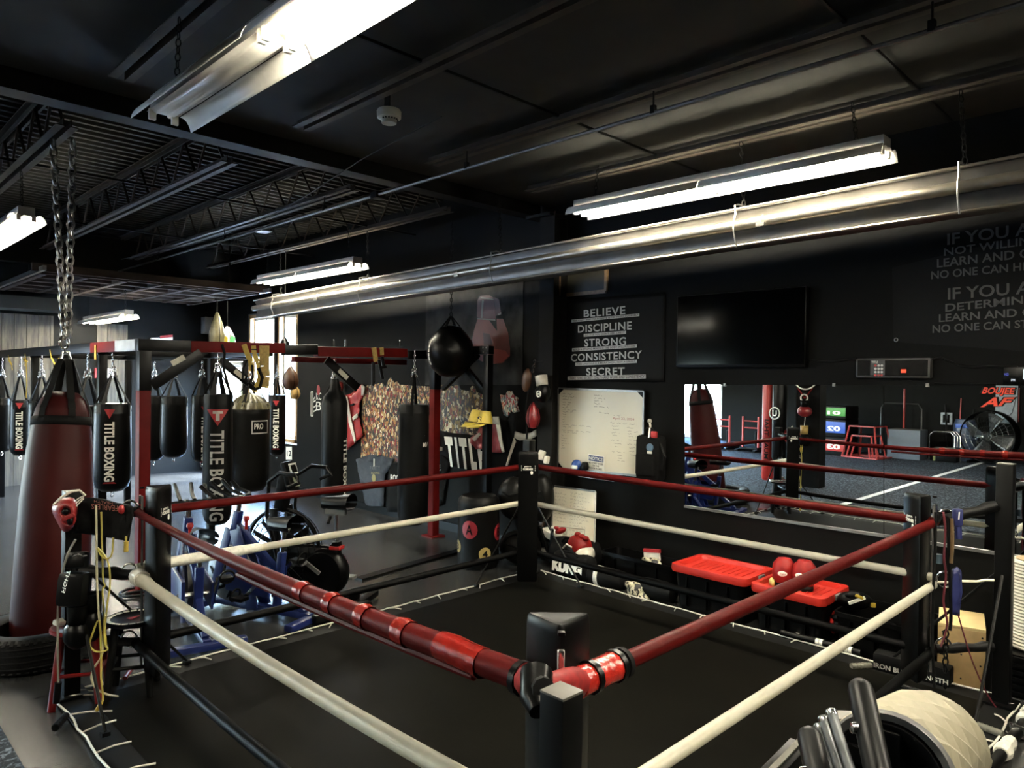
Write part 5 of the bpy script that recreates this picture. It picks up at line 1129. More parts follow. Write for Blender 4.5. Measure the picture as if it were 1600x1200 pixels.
b.make('fan_blade', RUBM, t, smooth=0)
b = B()
for s in (-1, 1): b.bar((-.02, s * .13, .05), (.02, s * .11, .78), .03, .07, bev=.008)
b.bar((.02, 0, .74), (-.02, 0, 1.06), .10, .10, bev=.02); b.bar((-.70, 0, .07), (.35, 0, .07), .07, .06, bev=.01); b.bar((-.5, 0, .09), (-.48, 0, .5), .06, .06, bev=.01); b.make('frame', PWD, t)
for xx in (-.72, .36): B().box((xx, 0, .035), (.08, .55, .05), bev=.015).make('stabiliser_bar', PWD, t)
B().box((-.25, .0, .30), (.50, .12, .36), bev=.08).make('chain_cover', RUBM, t)
for s in (-1, 1):
    b = B(); b.tube([(-.10, s * .2, .30), (.02, s * .21, .75), (.0, s * .22, 1.02), (-.12, s * .25, 1.10), (-.26, s * .26, 1.09), (-.30, s * .26, 1.03), (-.20, s * .26, .99)], .018, 8); b.make('arm_lever', BSD, t)
cn = B().bar((-.10, 0, .90), (-.02, 0, 1.16), .13, .05, (1, 0, 0), bev=.015).make('console', BSD, t)
b = B(); b.bar((-.103, 0, 1.06), (-.077, 0, 1.15), .11, .006, (1, 0, 0)); b.make('console_panel', mat('console_white', (.5, .5, .46), .4, var=0), cn); b = B(); b.bar((-.132, 0, .955), (-.107, 0, 1.035), .07, .006, (1, 0, 0)); b.make('display', mat('console_display', (.15, .16, .12), .3, var=0), cn)
B().bar((-.109, 0, 1.075), (-.085, 0, 1.135), .07, .006, (1, 0, 0)).make('console_print', BSD, cn)
B().lathe([(0, -.07), (.17, -.07), (.20, -.04), (.205, 0), (.20, .04), (.17, .07), (0, .07)], 28, M.Translation((-.40, .0, .26)) @ M.Rotation(PI / 2, 4, 'X')).make('drive_cover', PADV, t)
B().bar((-.50, 0, .10), (-.50, 0, .52), .075, .06, bev=.012).make('seat_tube', PWD, t); B().box((-.50, 0, .47), (.10, .09, .03), bev=.008).make('red_collar', mat('red_plastic', (), 0), t)
B().tube([(-.50, 0, .50), (-.49, 0, .74)], .016, 8).make('seat_post', CHR, t); B().bar((-.58, 0, .765), (-.40, 0, .765), .045, .045, bev=.006).make('seat_slide', GRYP, t)
sd_ = saddle(t, -.50, .83); B().tube([(-.46, .04, .73), (-.46, .08, .68)], .014, 8).make('adjust_knob', BSD, t)
for s in (-1, 1): b = B(); b.bar((-.40, s * .10, .27), (-.40 + s * .13, s * .11, .27 + s * .09), .02, .03); b.box((-.40 + s * .14, s * .17, .27 + s * .09), (.09, .09, .03), bev=.01); b.make('pedal_crank', GRYP, t)
f0, f1 = G(490, 968, .06), G(578, 944, .06); t2 = thing('bike_foot', 'black foot rail with white lettering at the base of the fan bike', 'foot rail', (0, 0, 0)); B().bar(f0, f1, .07, .06, bev=.012).make('rail', PWD, t2)
n_ = V((-.02, -.045, .0)); q = quad(G(521, 967, .05) + n_, G(541, 961, .05) + n_, G(541, 956, .05) + n_, G(521, 962, .05) + n_); txt(B(), 'SCHWINN', q, .02).make('rail_print', WHTP, t2, smooth=0)
# low black divider strip on the floor behind the ring
tag(B().bar(G(560, 905, .01), G(790, 840, .01), .10, .02).make('rubber_strip', PWD), 'long black rubber strip lying across the floor behind the fan bike', 'strip')
# ================================================================== gear hung on the left corner post and on the floor beside it
dl = 4.04
def dshape(t, nm, poly, d, m, thick=.012, wr=.006):
    b = B(); vs = [b.b.verts.new(D(x, y, d)) for x, y in poly]; f = b.b.faces.new(vs); bmesh.ops.triangulate(b.b, faces=[f])
    for _ in range(3):
        es = [e for e in b.b.edges if e.calc_length() > .05]
        if es: bmesh.ops.subdivide_edges(b.b, edges=es, cuts=1); bmesh.ops.triangulate(b.b, faces=[f for f in b.b.faces if len(f.verts) > 3])
    for v in b.b.verts: v.co -= RF * wr * math.sin(v.co.x * 41 + v.co.z * 19) * math.cos(v.co.z * 33)
    return b.make(nm, m, t, smooth=80, solid=thick)
t = thing('t_shirt', 'black shirt with upside down print draped over the strap beside the red headguard', 't-shirt', (0, 0, 0))
dshape(t, 'fabric', [(128, 778), (140, 777), (160, 780), (182, 787), (200, 789), (207, 793), (207, 806), (203, 826), (200, 845), (180, 841), (150, 835), (128, 832), (117, 833), (121, 806)], dl, BCOT, .03)
PNK = mat('dull_red_print', (.22, .07, .05), .6, var=0)
qd = lambda a, c, e, g_: quad(D(*a, dl - .03), D(*c, dl - .03), D(*e, dl - .03), D(*g_, dl - .03))
txt(B(), 'FEARLESS', qd((184, 790), (143, 787), (143, 795), (184, 799)), .0).make('print', PNK, t, smooth=0); txt(B(), 'HEALTH', qd((176, 785), (147, 781), (147, 785), (176, 789)), .0).make('print', PNK, t, smooth=0)
B().ball(D(190, 796, dl - .02), (.018, .018, .026), 12).make('red_patch', REDPR, t)
t = thing('headguard', 'red boxing headguard hanging left of the black shirt', 'headguard', (0, 0, 0)); c = D(100, 805, 4.0)
HGR = mat('headguard_red', (.20, .010, .010), .4, var=.1, vs=15)
b = B(); vv = [(84, 787), (100, 778), (116, 777), (122, 790), (119, 812), (113, 827), (100, 833), (94, 824), (86, 808), (80, 797)]
n = len(vv); fr = [D(x, y, 3.97) for x, y in vv]; bk = [D(100 + (x - 100) * 1.05, 805 + (y - 805) * 1.05, 4.07) for x, y in vv]; ft2 = [D(100 + (x - 100) * .7, 805 + (y - 805) * .7, 3.935) for x, y in vv]; cc = D(100, 805, 3.93)
b.add(bk + fr + ft2 + [cc], [(i, (i + 1) % n, n + (i + 1) % n, n + i) for i in range(n)] + [(n + i, n + (i + 1) % n, 2 * n + (i + 1) % n, 2 * n + i) for i in range(n)] + [(2 * n + i, 2 * n + (i + 1) % n, 3 * n) for i in range(n)]); b.make('shell', HGR, t, smooth=70, sub=1)
B().ring(D(104, 799, 3.93), .036, .011, RF, 20, 8).make('ear_ring', HGR, t); B().bar(D(97, 812, 3.92), D(117, 804, 3.92), .014, .022, bev=.004).make('cheek_bar', HGR, t)
B().ball(D(103, 799, 3.93), (.02, .02, .02), 10).make('ear_opening', PWD, t); B().ball(D(110, 814, 3.935), (.018, .018, .024), 10).make('ear_opening', PWD, t); B().ring(D(107, 811, 3.94), .034, .008, RF, 18, 8, a0=PI * .9, a1=PI * 2.1).make('cheek_rim', HGR, t)
for k in range(3): B().tube([D(117 + k, 783 + k * 4, 3.98), D(124 + k, 778 + k * 3, 3.99), D(131, 775 + k * 2, 4.0)], .003, 5).make('lace', CRM, t)
B().tube([D(84, 789, 3.98), D(96, 777, 3.99), D(112, 768, 4.0), D(124, 766, 4.02), D(133, 774, 4.05)], .007, 6).make('top_strap', CRM, t)
# black pads and mitts strapped on the post
t = thing('focus_mitt', 'glossy black striking pad with white vertical print tied on the left post', 'mitt', (0, 0, 0))
b = B(); b.bar(D(119, 893, 3.98), D(113, 948, 3.95), .15, .11, RF, bev=.035); b.make('pad', PADV, t); b = B(); b.bar(D(121, 862, 4.0), D(119, 888, 3.98), .125, .06, RF, bev=.02); b.make('cuff', PADV, t)
q = quad(D(96, 925, 3.90), D(105, 890, 3.92), D(110, 892, 3.90), D(101, 927, 3.88)); txt(B(), 'FIGHT', q, .01).make('side_print', WHTP, t, smooth=0)
for k in range(4): B().tube([D(106 + k * 8, 866 + (k % 2) * 3, 3.965), D(112 + k * 8, 868, 3.96)], .004, 5).make('lace', GRYP, t)
t = thing('boxing_glove', 'black boxing glove hanging low on the left post above the red stool', 'boxing glove', (0, 0, 0))
p = D(122, 990, 3.98); B().ball(p, (.075, .075, .085), 14).make('fist', RUB, t); B().ball(p + V((.04, .01, .05)), (.03, .035, .06), 10).make('thumb', RUB, t); B().lathe([(.05, .05), (.055, .16), (.045, .16)], 14, M.Translation(p)).make('cuff', RUB, t, solid=.006); B().tube([p + V((0, 0, .12)), p + V((.02, .02, .3))], .006, 5).make('lace', WEB, t)
t = thing('boxing_glove', 'second black boxing glove tucked beside the yellow ropes', 'boxing glove', (0, 0, 0))
p = D(143, 975, 4.02); B().ball(p, (.06, .06, .10), 14).make('fist', RUB, t); B().ball(p + V((-.04, .01, -.02)), (.025, .03, .05), 10).make('thumb', RUB, t); B().lathe([(.045, .07), (.05, .17), (.04, .17)], 14, M.Translation(p)).make('cuff', RUB, t, solid=.006)
def droop(name, label, pts, d, r, m, cat_='jump rope', group=None, ends=None):
    t = thing(name, label, cat_, (0, 0, 0), 0, group); P_ = [D(x, y, d + (0 if len(p) < 3 else p[2])) for p in pts for x, y in [p[:2]]]
    # smooth the polyline
    S_ = []
    for i in range(len(P_) - 1):
        p0, p1, p2, p3 = P_[max(0, i - 1)], P_[i], P_[i + 1], P_[min(len(P_) - 1, i + 2)]
        for k in range(4):
            s = k / 4; S_.append(.5 * ((2 * p1) + (p2 - p0) * s + (2 * p0 - 5 * p1 + 4 * p2 - p3) * s * s + (3 * p1 - p0 - 3 * p2 + p3) * s ** 3))
    S_.append(P_[-1]); B().tube(S_, r, 6).make('cord', m, t)
    for a, c, m2, r2 in (ends or ()): B().tube([D(*a, d), D(*c, d)], r2, 10).make('handle', m2, t)
    return t
YR = mat('yellow_rope', (.40, .33, .07), .4, var=.1); CR = mat('cream_rope', (.42, .39, .26), .45, var=.1)
jg = 'jump ropes on the left post'
droop('jump_rope', 'cream jump rope hanging straight from the shirt to the floor', [(150, 790), (151, 860), (152, 920), (156, 980), (160, 1020), (146, 1045), (143, 1060), (150, 1075), (167, 1085), (184, 1088, .1)], 3.98, .006, CR, group=jg)
droop('jump_rope', 'yellow jump rope with a small loop low on the left post', [(158, 800), (160, 870), (161, 905), (164, 915), (160, 922), (162, 950), (163, 1000), (165, 1010), (168, 1012)], 4.0, .005, YR, group=jg, ends=[((163, 985), (165, 1008), YEL, .008)])
droop('jump_rope', 'yellow jump rope in a long bow under the shirt ending on the canvas', [(177, 840), (175, 865), (168, 873), (158, 868), (153, 856), (168, 876), (172, 910), (167, 950), (163, 1000), (168, 1015), (150, 1018), (140, 1008), (143, 995), (155, 970), (158, 1030), (158, 1060), (161, 1090), (158, 1100)], 3.96, .005, YR, group=jg, ends=[((158, 1098), (151, 1110), YEL, .011)])
droop('jump_rope', 'yellow handle rope dangling from the hem of the black shirt', [(197, 838), (197, 846)], 4.0, .006, YR, group=jg, ends=[((197, 846), (197, 862), YEL, .012)])
droop('jump_rope', 'thin grey rope hanging left of the post with a black ribbed handle', [(118, 843), (105, 868), (95, 905), (91, 940), (90, 1000), (91, 1068)], 3.95, .006, mat('grey_rope', (.20, .19, .16), .5, var=.1), group=jg, ends=[((91, 1066), (88, 1098), RUB, .018)])
for lab, a, c in (('black ribbed rope handle lying on the floor by the canvas corner', G(103, 1118, .03), G(96, 1126, .03)), ('pale taped rope handle lying on the canvas at the right', G(1330, 1041, .035), G(1354, 1040, .035)), ('grey ribbed rope handle on the canvas beside the white roller', G(1522, 1131, .035), G(1552, 1142, .035)), ('dark rope handle on the canvas above the white roller', G(1405, 1071, .035), G(1436, 1082, .035))):
    t = thing('skipping_grip', lab, 'rope grip', (0, 0, 0), 0, 'rope handles on the canvas'); c = a + (c - a).normalized() * .14
    B().tube([a, c], .019, 10).make('grip', RUB if ('dark' in lab or 'black' in lab) else mat('grey_grip', (.12, .115, .09), .6, var=.1), t)
    for k in range(6): p = a + (c - a) * ((k + .5) / 6); B().tube([p, p + (c - a) * .05], .0205, 10).make('rib', RUB if ('dark' in lab or 'black' in lab) else mat('grey_grip', (), 0), t)
def stool(label, p, r, h, m, top, ringp=False):
    t = thing('stool', label, 'stool', (p.x, p.y, 0), .3, 'round stools beside the ring')
    B().lathe([(0, h - .03), (r * .9, h - .03), (r, h - .02), (r, h - .006), (r * .94, h), (r * .86, h - .008), (0, h - .010)], 28).make('seat', top, t)
    for k in range(4):
        a = k * PI / 2; b = B(); b.tube([(r * .72 * math.cos(a), r * .72 * math.sin(a), h - .03), (r * 1.05 * math.cos(a), r * 1.05 * math.sin(a), .0)], .021, 10); b.make('leg', m, t)
        a2 = a + PI / 2; b = B(); rr = r * .93; b.tube([(rr * math.cos(a), rr * math.sin(a), h * .42), (rr * math.cos(a2), rr * math.sin(a2), h * .42)], .011, 8); b.make('rung', m, t)
    if ringp:
        for k in range(20):
            a = k * PI / 10; b = B(); b.box((r * .86 * math.cos(a), r * .86 * math.sin(a), h - .004), (.028, r * .2, .003), rotm(0, 0, a)); b.make('rim_print', WHTP, t, smooth=0)
        B().lathe([(0, h - .006), (.05, h - .006), (.05, h - .009)], 3, M.Diagonal((1, .5, 1, 1))).make('centre_print', REDPR, t, smooth=0)
    return t
stool('black round stool with a white printed rim beside the padded post', G(208, 963, .46), .155, .46, RUBM, mat('stool_navy', (.006, .007, .011), .3, var=.05), True)
stool('red metal stool half hidden behind the left steel post', G(128, 975, .44), .16, .44, REDP, REDP)
tag(B().box(G(95, 972, .465), (.07, .05, .03), rotm(.2, .1, .5), bev=.01).make('cloth_wad', CRM), 'small crumpled white wrap lying on the red stool', 'wrap')
tag(B().ring(G(212, 925, .02), .12, .012, (0, 0, 1), 24, 6).ring(G(214, 928, .04), .10, .012, (0, .1, 1), 24, 6).make('coiled_cable', WEB), 'coil of dark cable on the floor at the foot of the red rig post', 'cable')
tag(B().tube([G(205, 1045, .03), G(195, 1060, .03)], .014, 8).make('red_grip', mat('red_grip', (.20, .03, .03), .5)), 'short red grip lying by the canvas edge near the stools', 'grip')
# ================================================================== along the mirror wall behind the ring
# freestanding target bag
p = G(747, 884, 0); t = thing('target_bag', 'short black bag with a red A and yellow numbered circles behind the ring', 'punching bag', (p.x, p.y, 0))
r, h = .208, .70; B().lathe([(0, 0), (r * .9, 0), (r * .98, .03), (r, .1), (r, h - .09), (r * 1.02, h - .07), (r * .98, h - .02), (r * .82, h + .01), (r * .6, h - .012), (0, h - .03)], 32).make('bag_body', RUBM, t)
th = math.atan2(-p.y, -p.x)
def spot(a, z, rr, m, ch, mm, nm):
    f = lambda u, v: V((r * 1.012 * math.cos(th + a + u / r), r * 1.012 * math.sin(th + a + u / r), z + v))
    b = B(); K = 20; c0 = b.b.verts.new(f(0, 0)); prev = None
    rings = [[b.b.verts.new(f(rr * q * math.cos(2 * PI * k / K), rr * q * math.sin(2 * PI * k / K) * 1.05)) for k in range(K)] for q in (.34, .67, 1)]
    for k in range(K):
        b.b.faces.new((c0, rings[0][k], rings[0][(k + 1) % K]))
        for i in (0, 1): b.b.faces.new((rings[i][k], rings[i + 1][k], rings[i + 1][(k + 1) % K], rings[i][(k + 1) % K]))
    o = b.make(nm, m, t, smooth=0)
    f2 = lambda u, v: V((r * 1.03 * math.cos(th + a + ((u - .5) * rr * .85) / r), r * 1.03 * math.sin(th + a + ((u - .5) * rr * .85) / r), z + (v - .5) * rr * 1.15))
    txt(B(), ch, f2, .02).make('target_print', mm, o, smooth=0)
YD = mat('target_yellow', (.36, .27, .09), .5, var=.05); DR = mat('target_red', (.26, .012, .02), .45, var=.05)
spot(-.45, .40, .085, DR, 'A', PWD, 'target_circle'); spot(.32, .165, .062, YD, '4', PWD, 'target_circle'); spot(-1.25, .215, .06, YD, '3', PWD, 'target_circle'); spot(1.2, .36, .08, DR, 'B', PWD, 'target_circle')
f = lambda u, v: V((r * 1.035 * math.cos(th - .55 + u * .9), r * 1.035 * math.sin(th - .55 + u * .9), h - .135 + v * .032 + .01 * math.sin(u * 3)))
txt(B(), 'TIGER CLAW', f, .03).make('maker_print', mat('gold_letter', (.38, .27, .12), .5, var=0), t, smooth=0)
# padded shields heaped behind the corner post
SHG = mat('shield_grey_vinyl', (.020, .019, .016), .4, var=.15, vs=8, bump=.1, bs=25)
for lab, p, s, rz in (('dark curved body shield leaning behind the far corner post', XP(802, 778, 5.25), (.13, .17, .22), .5), ('second dark body shield right behind the far corner post', XP(846, 778, 5.40), (.12, .14, .25), .1), ('black shield on the floor left of the far corner post', (5.25, 5.12, .17), (.18, .22, .17), .6)):
    t = thing('body_shield', lab, 'shield', p, rz, 'body shields behind the corner')
    B().ball((0, 0, 0), s, 18).make('shield_pad', SHG, t); B().lathe([(s[1] * .7, -.02), (s[1] * .72, .02)], 24, M.Translation((-s[0] * .55, 0, 0)) @ M.Rotation(PI / 2, 4, 'Y')).make('edge_piping', PWD, t, solid=.01)
    b = B(); b.tube([(-s[0] * .8, -s[1] * .5, s[2] * .3), (-s[0] * 1.15, 0, s[2] * .2), (-s[0] * .8, s[1] * .5, s[2] * .3)], .014, 6); b.make('arm_strap', WEB, t)
t = thing('mesh_crate', 'white and black slatted crate behind the far corner post', 'crate', (0, 0, 0)); c = XP(862, 848, 5.48)
for k in range(3):
    b = B(); b.box((c.x, c.y, c.z - .10 + k * .10), (.18, .15, .07), rotm(.25), bev=.006); b.make('crate_panel', WHTP if k != 1 else RUBM, t)
for s in (-1, 1): B().bar((c.x - .095, c.y + s * .07, c.z - .16), (c.x - .095, c.y + s * .09, c.z + .17), .03, .02).make('crate_rail', PWD, t)
B().bar((c.x - .1, c.y + .06, c.z + .15), (c.x - .1, c.y - .08, c.z - .15), .03, .02).make('crate_rail', PWD, t)
tag(B().box(XP(848, 815, 5.5), (.05, .06, .10), bev=.012).make('wood_block', BRN), 'small brown wooden block peeking out behind the far corner post', 'block')
for lab, px, py in (('small red kids glove lying against the leaning whiteboard, upper one', 876, 829), ('small red kids glove lying against the leaning whiteboard, lower one', 878, 852)):
    t = thing('boxing_glove', lab, 'boxing glove', (0, 0, 0), 0, 'red gloves by the leaning board'); p = XP(px, py, 5.42); B().ball(p, (.04, .07, .032), 14, rotm(-.4)).make('fist', RED, t); B().ball(p + V((-.03, .03, .025)), (.02, .035, .018), 10).make('thumb', RED, t)
t = thing('headguard', 'red and white headguard with black inside in front of the leaning whiteboard', 'headguard', (0, 0, 0)); p = XP(907, 856, 5.36)
B().ball(p + V((.0, .01, .02)), (.115, .125, .105), 20, rotm(.3)).make('shell', RED, t)
B().ball(p + V((-.01, -.065, -.045)), (.112, .085, .085), 16, rotm(.5)).make('cheek_panel', CRM, t); B().ball(p + V((-.06, -.10, -.085)), (.055, .045, .035), 12).make('red_tab', RED, t)
B().ball(p + V((-.09, .055, -.02)), (.05, .065, .055), 14).make('face_opening', PWD, t); B().tube([p + V((-.13, .11, -.0)), p + V((-.15, .05, .05)), p + V((-.14, -.01, .03))], .008, 6).make('brow_trim', CRM, t)
for k in range(3): B().ball(p + V((-.02, .02 - k * .05, .13 - k * .012)), (.03, .035, .025), 8).make('crest', RED, t)
# bags and gloves on the floor
def duffel(label, p, s, rz, m=BCOT, body=None):
    t = thing('duffel_bag', label, 'bag', p, rz, 'black bags along the wall')
    b = B(); b.lathe([(0, -1), (.55, -.97), (.9, -.85), (1, -.5), (1.03, 0), (1, .5), (.9, .85), (.55, .97), (0, 1)], 18, M.Diagonal((s[0], s[1], s[2], 1)) @ M.Rotation(PI / 2, 4, 'X')); b.make('bag_body', m, t)
    b = B(); b.tube([(-s[0] * .6, -s[1] * .4, s[2] * .8), (-s[0] * .8, -s[1] * .2, s[2] * 1.15), (-s[0] * .8, s[1] * .2, s[2] * 1.15), (-s[0] * .6, s[1] * .4, s[2] * .8)], .012, 6); b.make('carry_handle', WEB, t)
    if body:
        q = quad((-s[0] * 1.0, s[1] * .75, -s[2] * .5), (-s[0] * 1.04, -s[1] * .75, -s[2] * .5), (-s[0] * .93, -s[1] * .75, s[2] * .45), (-s[0] * .9, s[1] * .75, s[2] * .45)); q2 = lambda u, v: q(u, v) + V((-.012, 0, 0)); txt(B(), body, q2, .08).make('bag_print', WHTP, t, smooth=0)
    return t
duffel('black bag with fat white letters lying at the canvas edge near the far corner', (5.27, 4.42, .12), (.11, .23, .12), .08, body='KUNG')
duffel('plain black bag slumped behind the lettered bag', (5.50, 4.60, .16), (.15, .26, .15), .3)
duffel('black rolled bag with a white band left of the patterned gloves', (5.26, 4.02, .085), (.085, .20, .085), .15)
B().lathe([(.09, -.02), (.09, .02)], 18, M.Translation((0, .08, 0)) @ M.Rotation(PI / 2, 4, 'X')).make('white_band', WHTP, bpy.data.objects['duffel_bag.002'], solid=.004)
duffel('long black roll bag under the black rope right of the patterned gloves', (5.27, 3.50, .085), (.08, .20, .085), .05, RUBM)
camo = collage('camo_white_black', [(.5, .48, .4), (.02, .02, .02), (.5, .48, .4), (.015, .015, .015), (.55, .52, .45), (.05, .05, .045)], 38)
for lab, p in (('black and white patterned glove lying at the canvas edge', XP(994, 922, 5.20)), ('black and white patterned glove standing in the open black bin', XP(1020, 884, 5.50))):
    t = thing('boxing_glove', lab, 'boxing glove', p, 0, 'patterned gloves'); B().ball((0, 0, 0), (.07, .09, .075), 16).make('fist', camo, t); B().ball((-.05, .04, .05), (.03, .05, .03), 10).make('thumb', camo, t); B().lathe([(.045, 0), (.05, .10), (.04, .10)], 14, M.Translation((0, -.05, -.02)) @ M.Rotation(2.6, 4, 'X')).make('cuff', camo, t, solid=.006)
# storage bins
BIN = mat('bin_black_plastic', (.007, .007, .007), .35, var=.1, vs=30); LIDR = mat('bin_lid_red', (.40, .020, .012), .4, var=.05, vs=20)
def bin_(label, y0, y1, x0, x1, z, lid=True, name='storage_bin'):
    t = thing(name, label, 'bin', ((x0 + x1) / 2, (y0 + y1) / 2, 0)); w, l = x1 - x0, y1 - y0
    b = B(); r = .05
    def rr(W_, L_, z_, k=4):
        out = []
        for sx, sy, a0 in ((1, 1, 0), (-1, 1, PI / 2), (-1, -1, PI), (1, -1, 1.5 * PI)):
            for i in range(k + 1): a = a0 + i * PI / 2 / k; out.append(V((sx * (W_ / 2 - r) + r * math.cos(a), sy * (L_ / 2 - r) + r * math.sin(a), z_)))
        return out
    lev = [rr(w * .84, l * .88, .005), rr(w * .86, l * .90, .05), rr(w * .95, l * .96, z - .03), rr(w, l, z - .03), rr(w, l, z)]
    inn = [rr(w * .94, l * .95, z), rr(w * .82, l * .86, .02)]
    rings = lev + ([] if lid else inn); n = len(rings[0]); vs = [v for R in rings for v in R]
    fs = [(i * n + j, i * n + (j + 1) % n, (i + 1) * n + (j + 1) % n, (i + 1) * n + j) for i in range(len(rings) - 1) for j in range(n)] + [tuple(range(n))[::-1], tuple(range((len(rings) - 1) * n, len(rings) * n))]
    b.add(vs, fs); b.make('bin_body', BIN, t, smooth=35)
    for s in (-1, 1):
        for k in range(3): B().box((s * 0 - w * .455, (k - 1) * l * .28, z * .5), (.02, .03, z * .7), bev=.006).make('wall_rib', BIN, t)
    if lid:
        b = B(); L0 = [rr(w * 1.04, l * 1.04, z - .025), rr(w * 1.06, l * 1.06, z - .005), rr(w * 1.05, l * 1.05, z + .034), rr(w * .97, l * .98, z + .04), rr(w * .86, l * .91, z + .038), rr(w * .82, l * .88, z + .006), rr(w * .80, l * .87, z + .006)]
        n = len(L0[0]); vs = [v for R in L0 for v in R]; fs = [(i * n + j, i * n + (j + 1) % n, (i + 1) * n + (j + 1) % n, (i + 1) * n + j) for i in range(len(L0) - 1) for j in range(n)] + [tuple(range((len(L0) - 1) * n, len(L0) * n)), tuple(range(n))[::-1]]
        b.add(vs, fs); ld = b.make('lid', LIDR, t, smooth=35)
        for k in range(9): B().box((-w * .0, (k - 4) * l * .085, z + .008), (w * .55, .012, .006)).make('lid_rib', LIDR, ld, smooth=0)
        for s in (-1, 1): B().box((0, s * l * .525, z + .004), (.10, .03, .045), bev=.008).make('latch', GRYP, t)
    return t
bin_('black bin with a red lid next to the open bin', 2.62, 3.26, 5.14, 5.62, .345)
bin_('black bin with a red lid carrying the pair of red gloves', 2.03, 2.56, 5.14, 5.62, .33)
bin_('open black bin holding a brown glove and papers below the mirror edge', 3.40, 4.22, 5.40, 5.67, .27, False)
bin_('open black tray box with gloves at the right corner post', 1.40, 1.97, 5.16, 5.66, .29, False, 'tray_box')
t = thing('boxing_glove', 'brown leather glove lying inside the open black bin', 'boxing glove', XP(975, 884, 5.50)); B().ball((0, 0, 0), (.055, .10, .055), 14).make('fist', BRN, t); B().lathe([(.05, 0), (.055, .09)], 14, M.Translation((0, -.06, 0)) @ M.Rotation(PI / 2, 4, 'X')).make('cuff', mat('tan_leather', (), 0), t, solid=.006)
t = thing('paper_pack', 'red and white packet sticking up in the open black bin', 'packet', XP(1019, 864, 5.62)); B().box((0, .0, -.03), (.02, .17, .07), rotm(-.12)).make('packet', WHTP, t, smooth=0); B().box((-.004, 0, .022), (.024, .18, .03), rotm(-.12)).make('red_header', REDPR, t, smooth=0)
tag(B().box(XP(968, 900, 5.37), (.02, .26, .02), rotm(-.12), bev=.004).make('red_bar', REDP), 'thin red bar lying in front of the open bin', 'bar')
tag(B().box(XP(1003, 893, 5.50), (.12, .12, .05), rotm(.1), bev=.015).make('folded_cloth', RED), 'red folded cloth inside the open black bin', 'cloth')
# pair of red gloves standing in the second lid
for lab, px, py, rz in (('red boxing glove with a white oval badge, left of the standing pair', 1225, 893, .5), ('red boxing glove with a white oval badge, right of the standing pair', 1257, 897, .2)):
    p = XP(px, py, 5.36); t = thing('boxing_glove', lab, 'boxing glove', (p.x, p.y, p.z), rz, 'pair of standing red gloves')
    B().lathe([(0, .105), (.045, .098), (.075, .06), (.082, 0), (.076, -.05), (.060, -.075), (.058, -.085)], 22, sx=.9, sy=1).make('fist', RED, t, solid=.01); B().ball((-.01, -.078, .0), (.032, .030, .062), 12, rotm(.15)).make('thumb', RED, t)
    B().lathe([(.060, -.08), (.062, -.10), (.056, -.16)], 18).make('cuff', RUBM, t, solid=.008); B().ball((0, .085, -.09), (.05, .025, .035), 12).make('cuff_lining', mat('cream_yellow', (.50, .42, .14), .5), t)
    bd = B(); bd.ball((-.074, .015, .0), (.006, .036, .021), 14); o = bd.make('badge', WHTP, t); txt(B(), 'Twins', quad((-.082, .037, -.006), (-.082, -.007, -.006), (-.082, -.007, .008), (-.082, .037, .008)), .01).make('badge_print', REDPR, o, smooth=0)
# gloves, tray contents and long bars by the right corner
for lab, px, py, xx, rz in (('black glove with yellow lace trim on top of the tray box', 1335, 938, 5.40, .6), ('black glove with a red wrist lying in front in the tray box', 1318, 975, 5.33, .1), ('crumpled black glove deep in the tray box', 1385, 985, 5.42, -.4)):
    p = XP(px, py, xx); t = thing('boxing_glove', lab, 'boxing glove', (p.x, p.y, p.z), rz, 'black gloves in the tray'); B().ball((0, 0, 0), (.075, .12, .065), 16).make('fist', RUB, t); B().ball((-.05, .02, .05), (.03, .06, .03), 10).make('thumb', RUB, t)
    if 'yellow' in lab:
        B().bar((-.085, .06, .0), (-.075, -.05, .045), .012, .02).make('lace_strip', WHTP, t); B().box((-.08, -.01, .05), (.02, .055, .02), rotm(.4), bev=.004).make('yellow_tab', YEL, t); B().box((-.09, -.10, .0), (.02, .03, .03), bev=.004).make('yellow_tab', YEL, t)
    if 'red' in lab: B().ring((0, .06, 0), .07, .014, (0, 1, 0), 18, 6).make('red_trim', RED, t); B().box((-.08, .03, -.02), (.01, .07, .03)).make('wrist_print', WHTP, t, smooth=0)
for lab, a, c in (('black bar with white bands lying along the wall behind the canvas', (1228, 990), (1345, 1020)), ('second black bar with white lettering beside the first', (1220, 988), (1290, 1004))):
    t = thing('weighted_bar', lab, 'bar', (0, 0, 0), 0, 'weighted bars on the floor'); A, E = G(*a, .05), G(*c, .05); B().tube([A, E], .022, 10).make('bar', PWD, t)
    for k in ((.42, .47, .80, .85) if 'bands' in lab else (.35, .55)): p = A + (E - A) * k; B().tube([p, p + (E - A).normalized() * .022], .0235, 12).make('white_band', WHTP, t)
for lab, a, s, tx in (('black foam block with white print IRON BULL by the right corner post', (1393, 1040), .23, 'IRON BULL'), ('black foam block with white print STRENGTH right of the corner post', (1450, 1053), .24, 'STRENGTH')):
    p = G(*a, .07); t = thing('foam_block', lab, 'foam block', (p.x + .05, p.y, .07), .05, 'printed foam blocks'); B().box((0, 0, 0), (.12, s, .12), bev=.02).make('block', mat('foam_dark', (.012, .012, .012), .7, var=.2, vs=40), t); txt(B(), tx, quad((-.062, s * .46, -.035), (-.062, -s * .46, -.035), (-.062, -s * .46, -.003), (-.062, s * .46, -.003)), .03).make('block_print', WHTP, t, smooth=0)
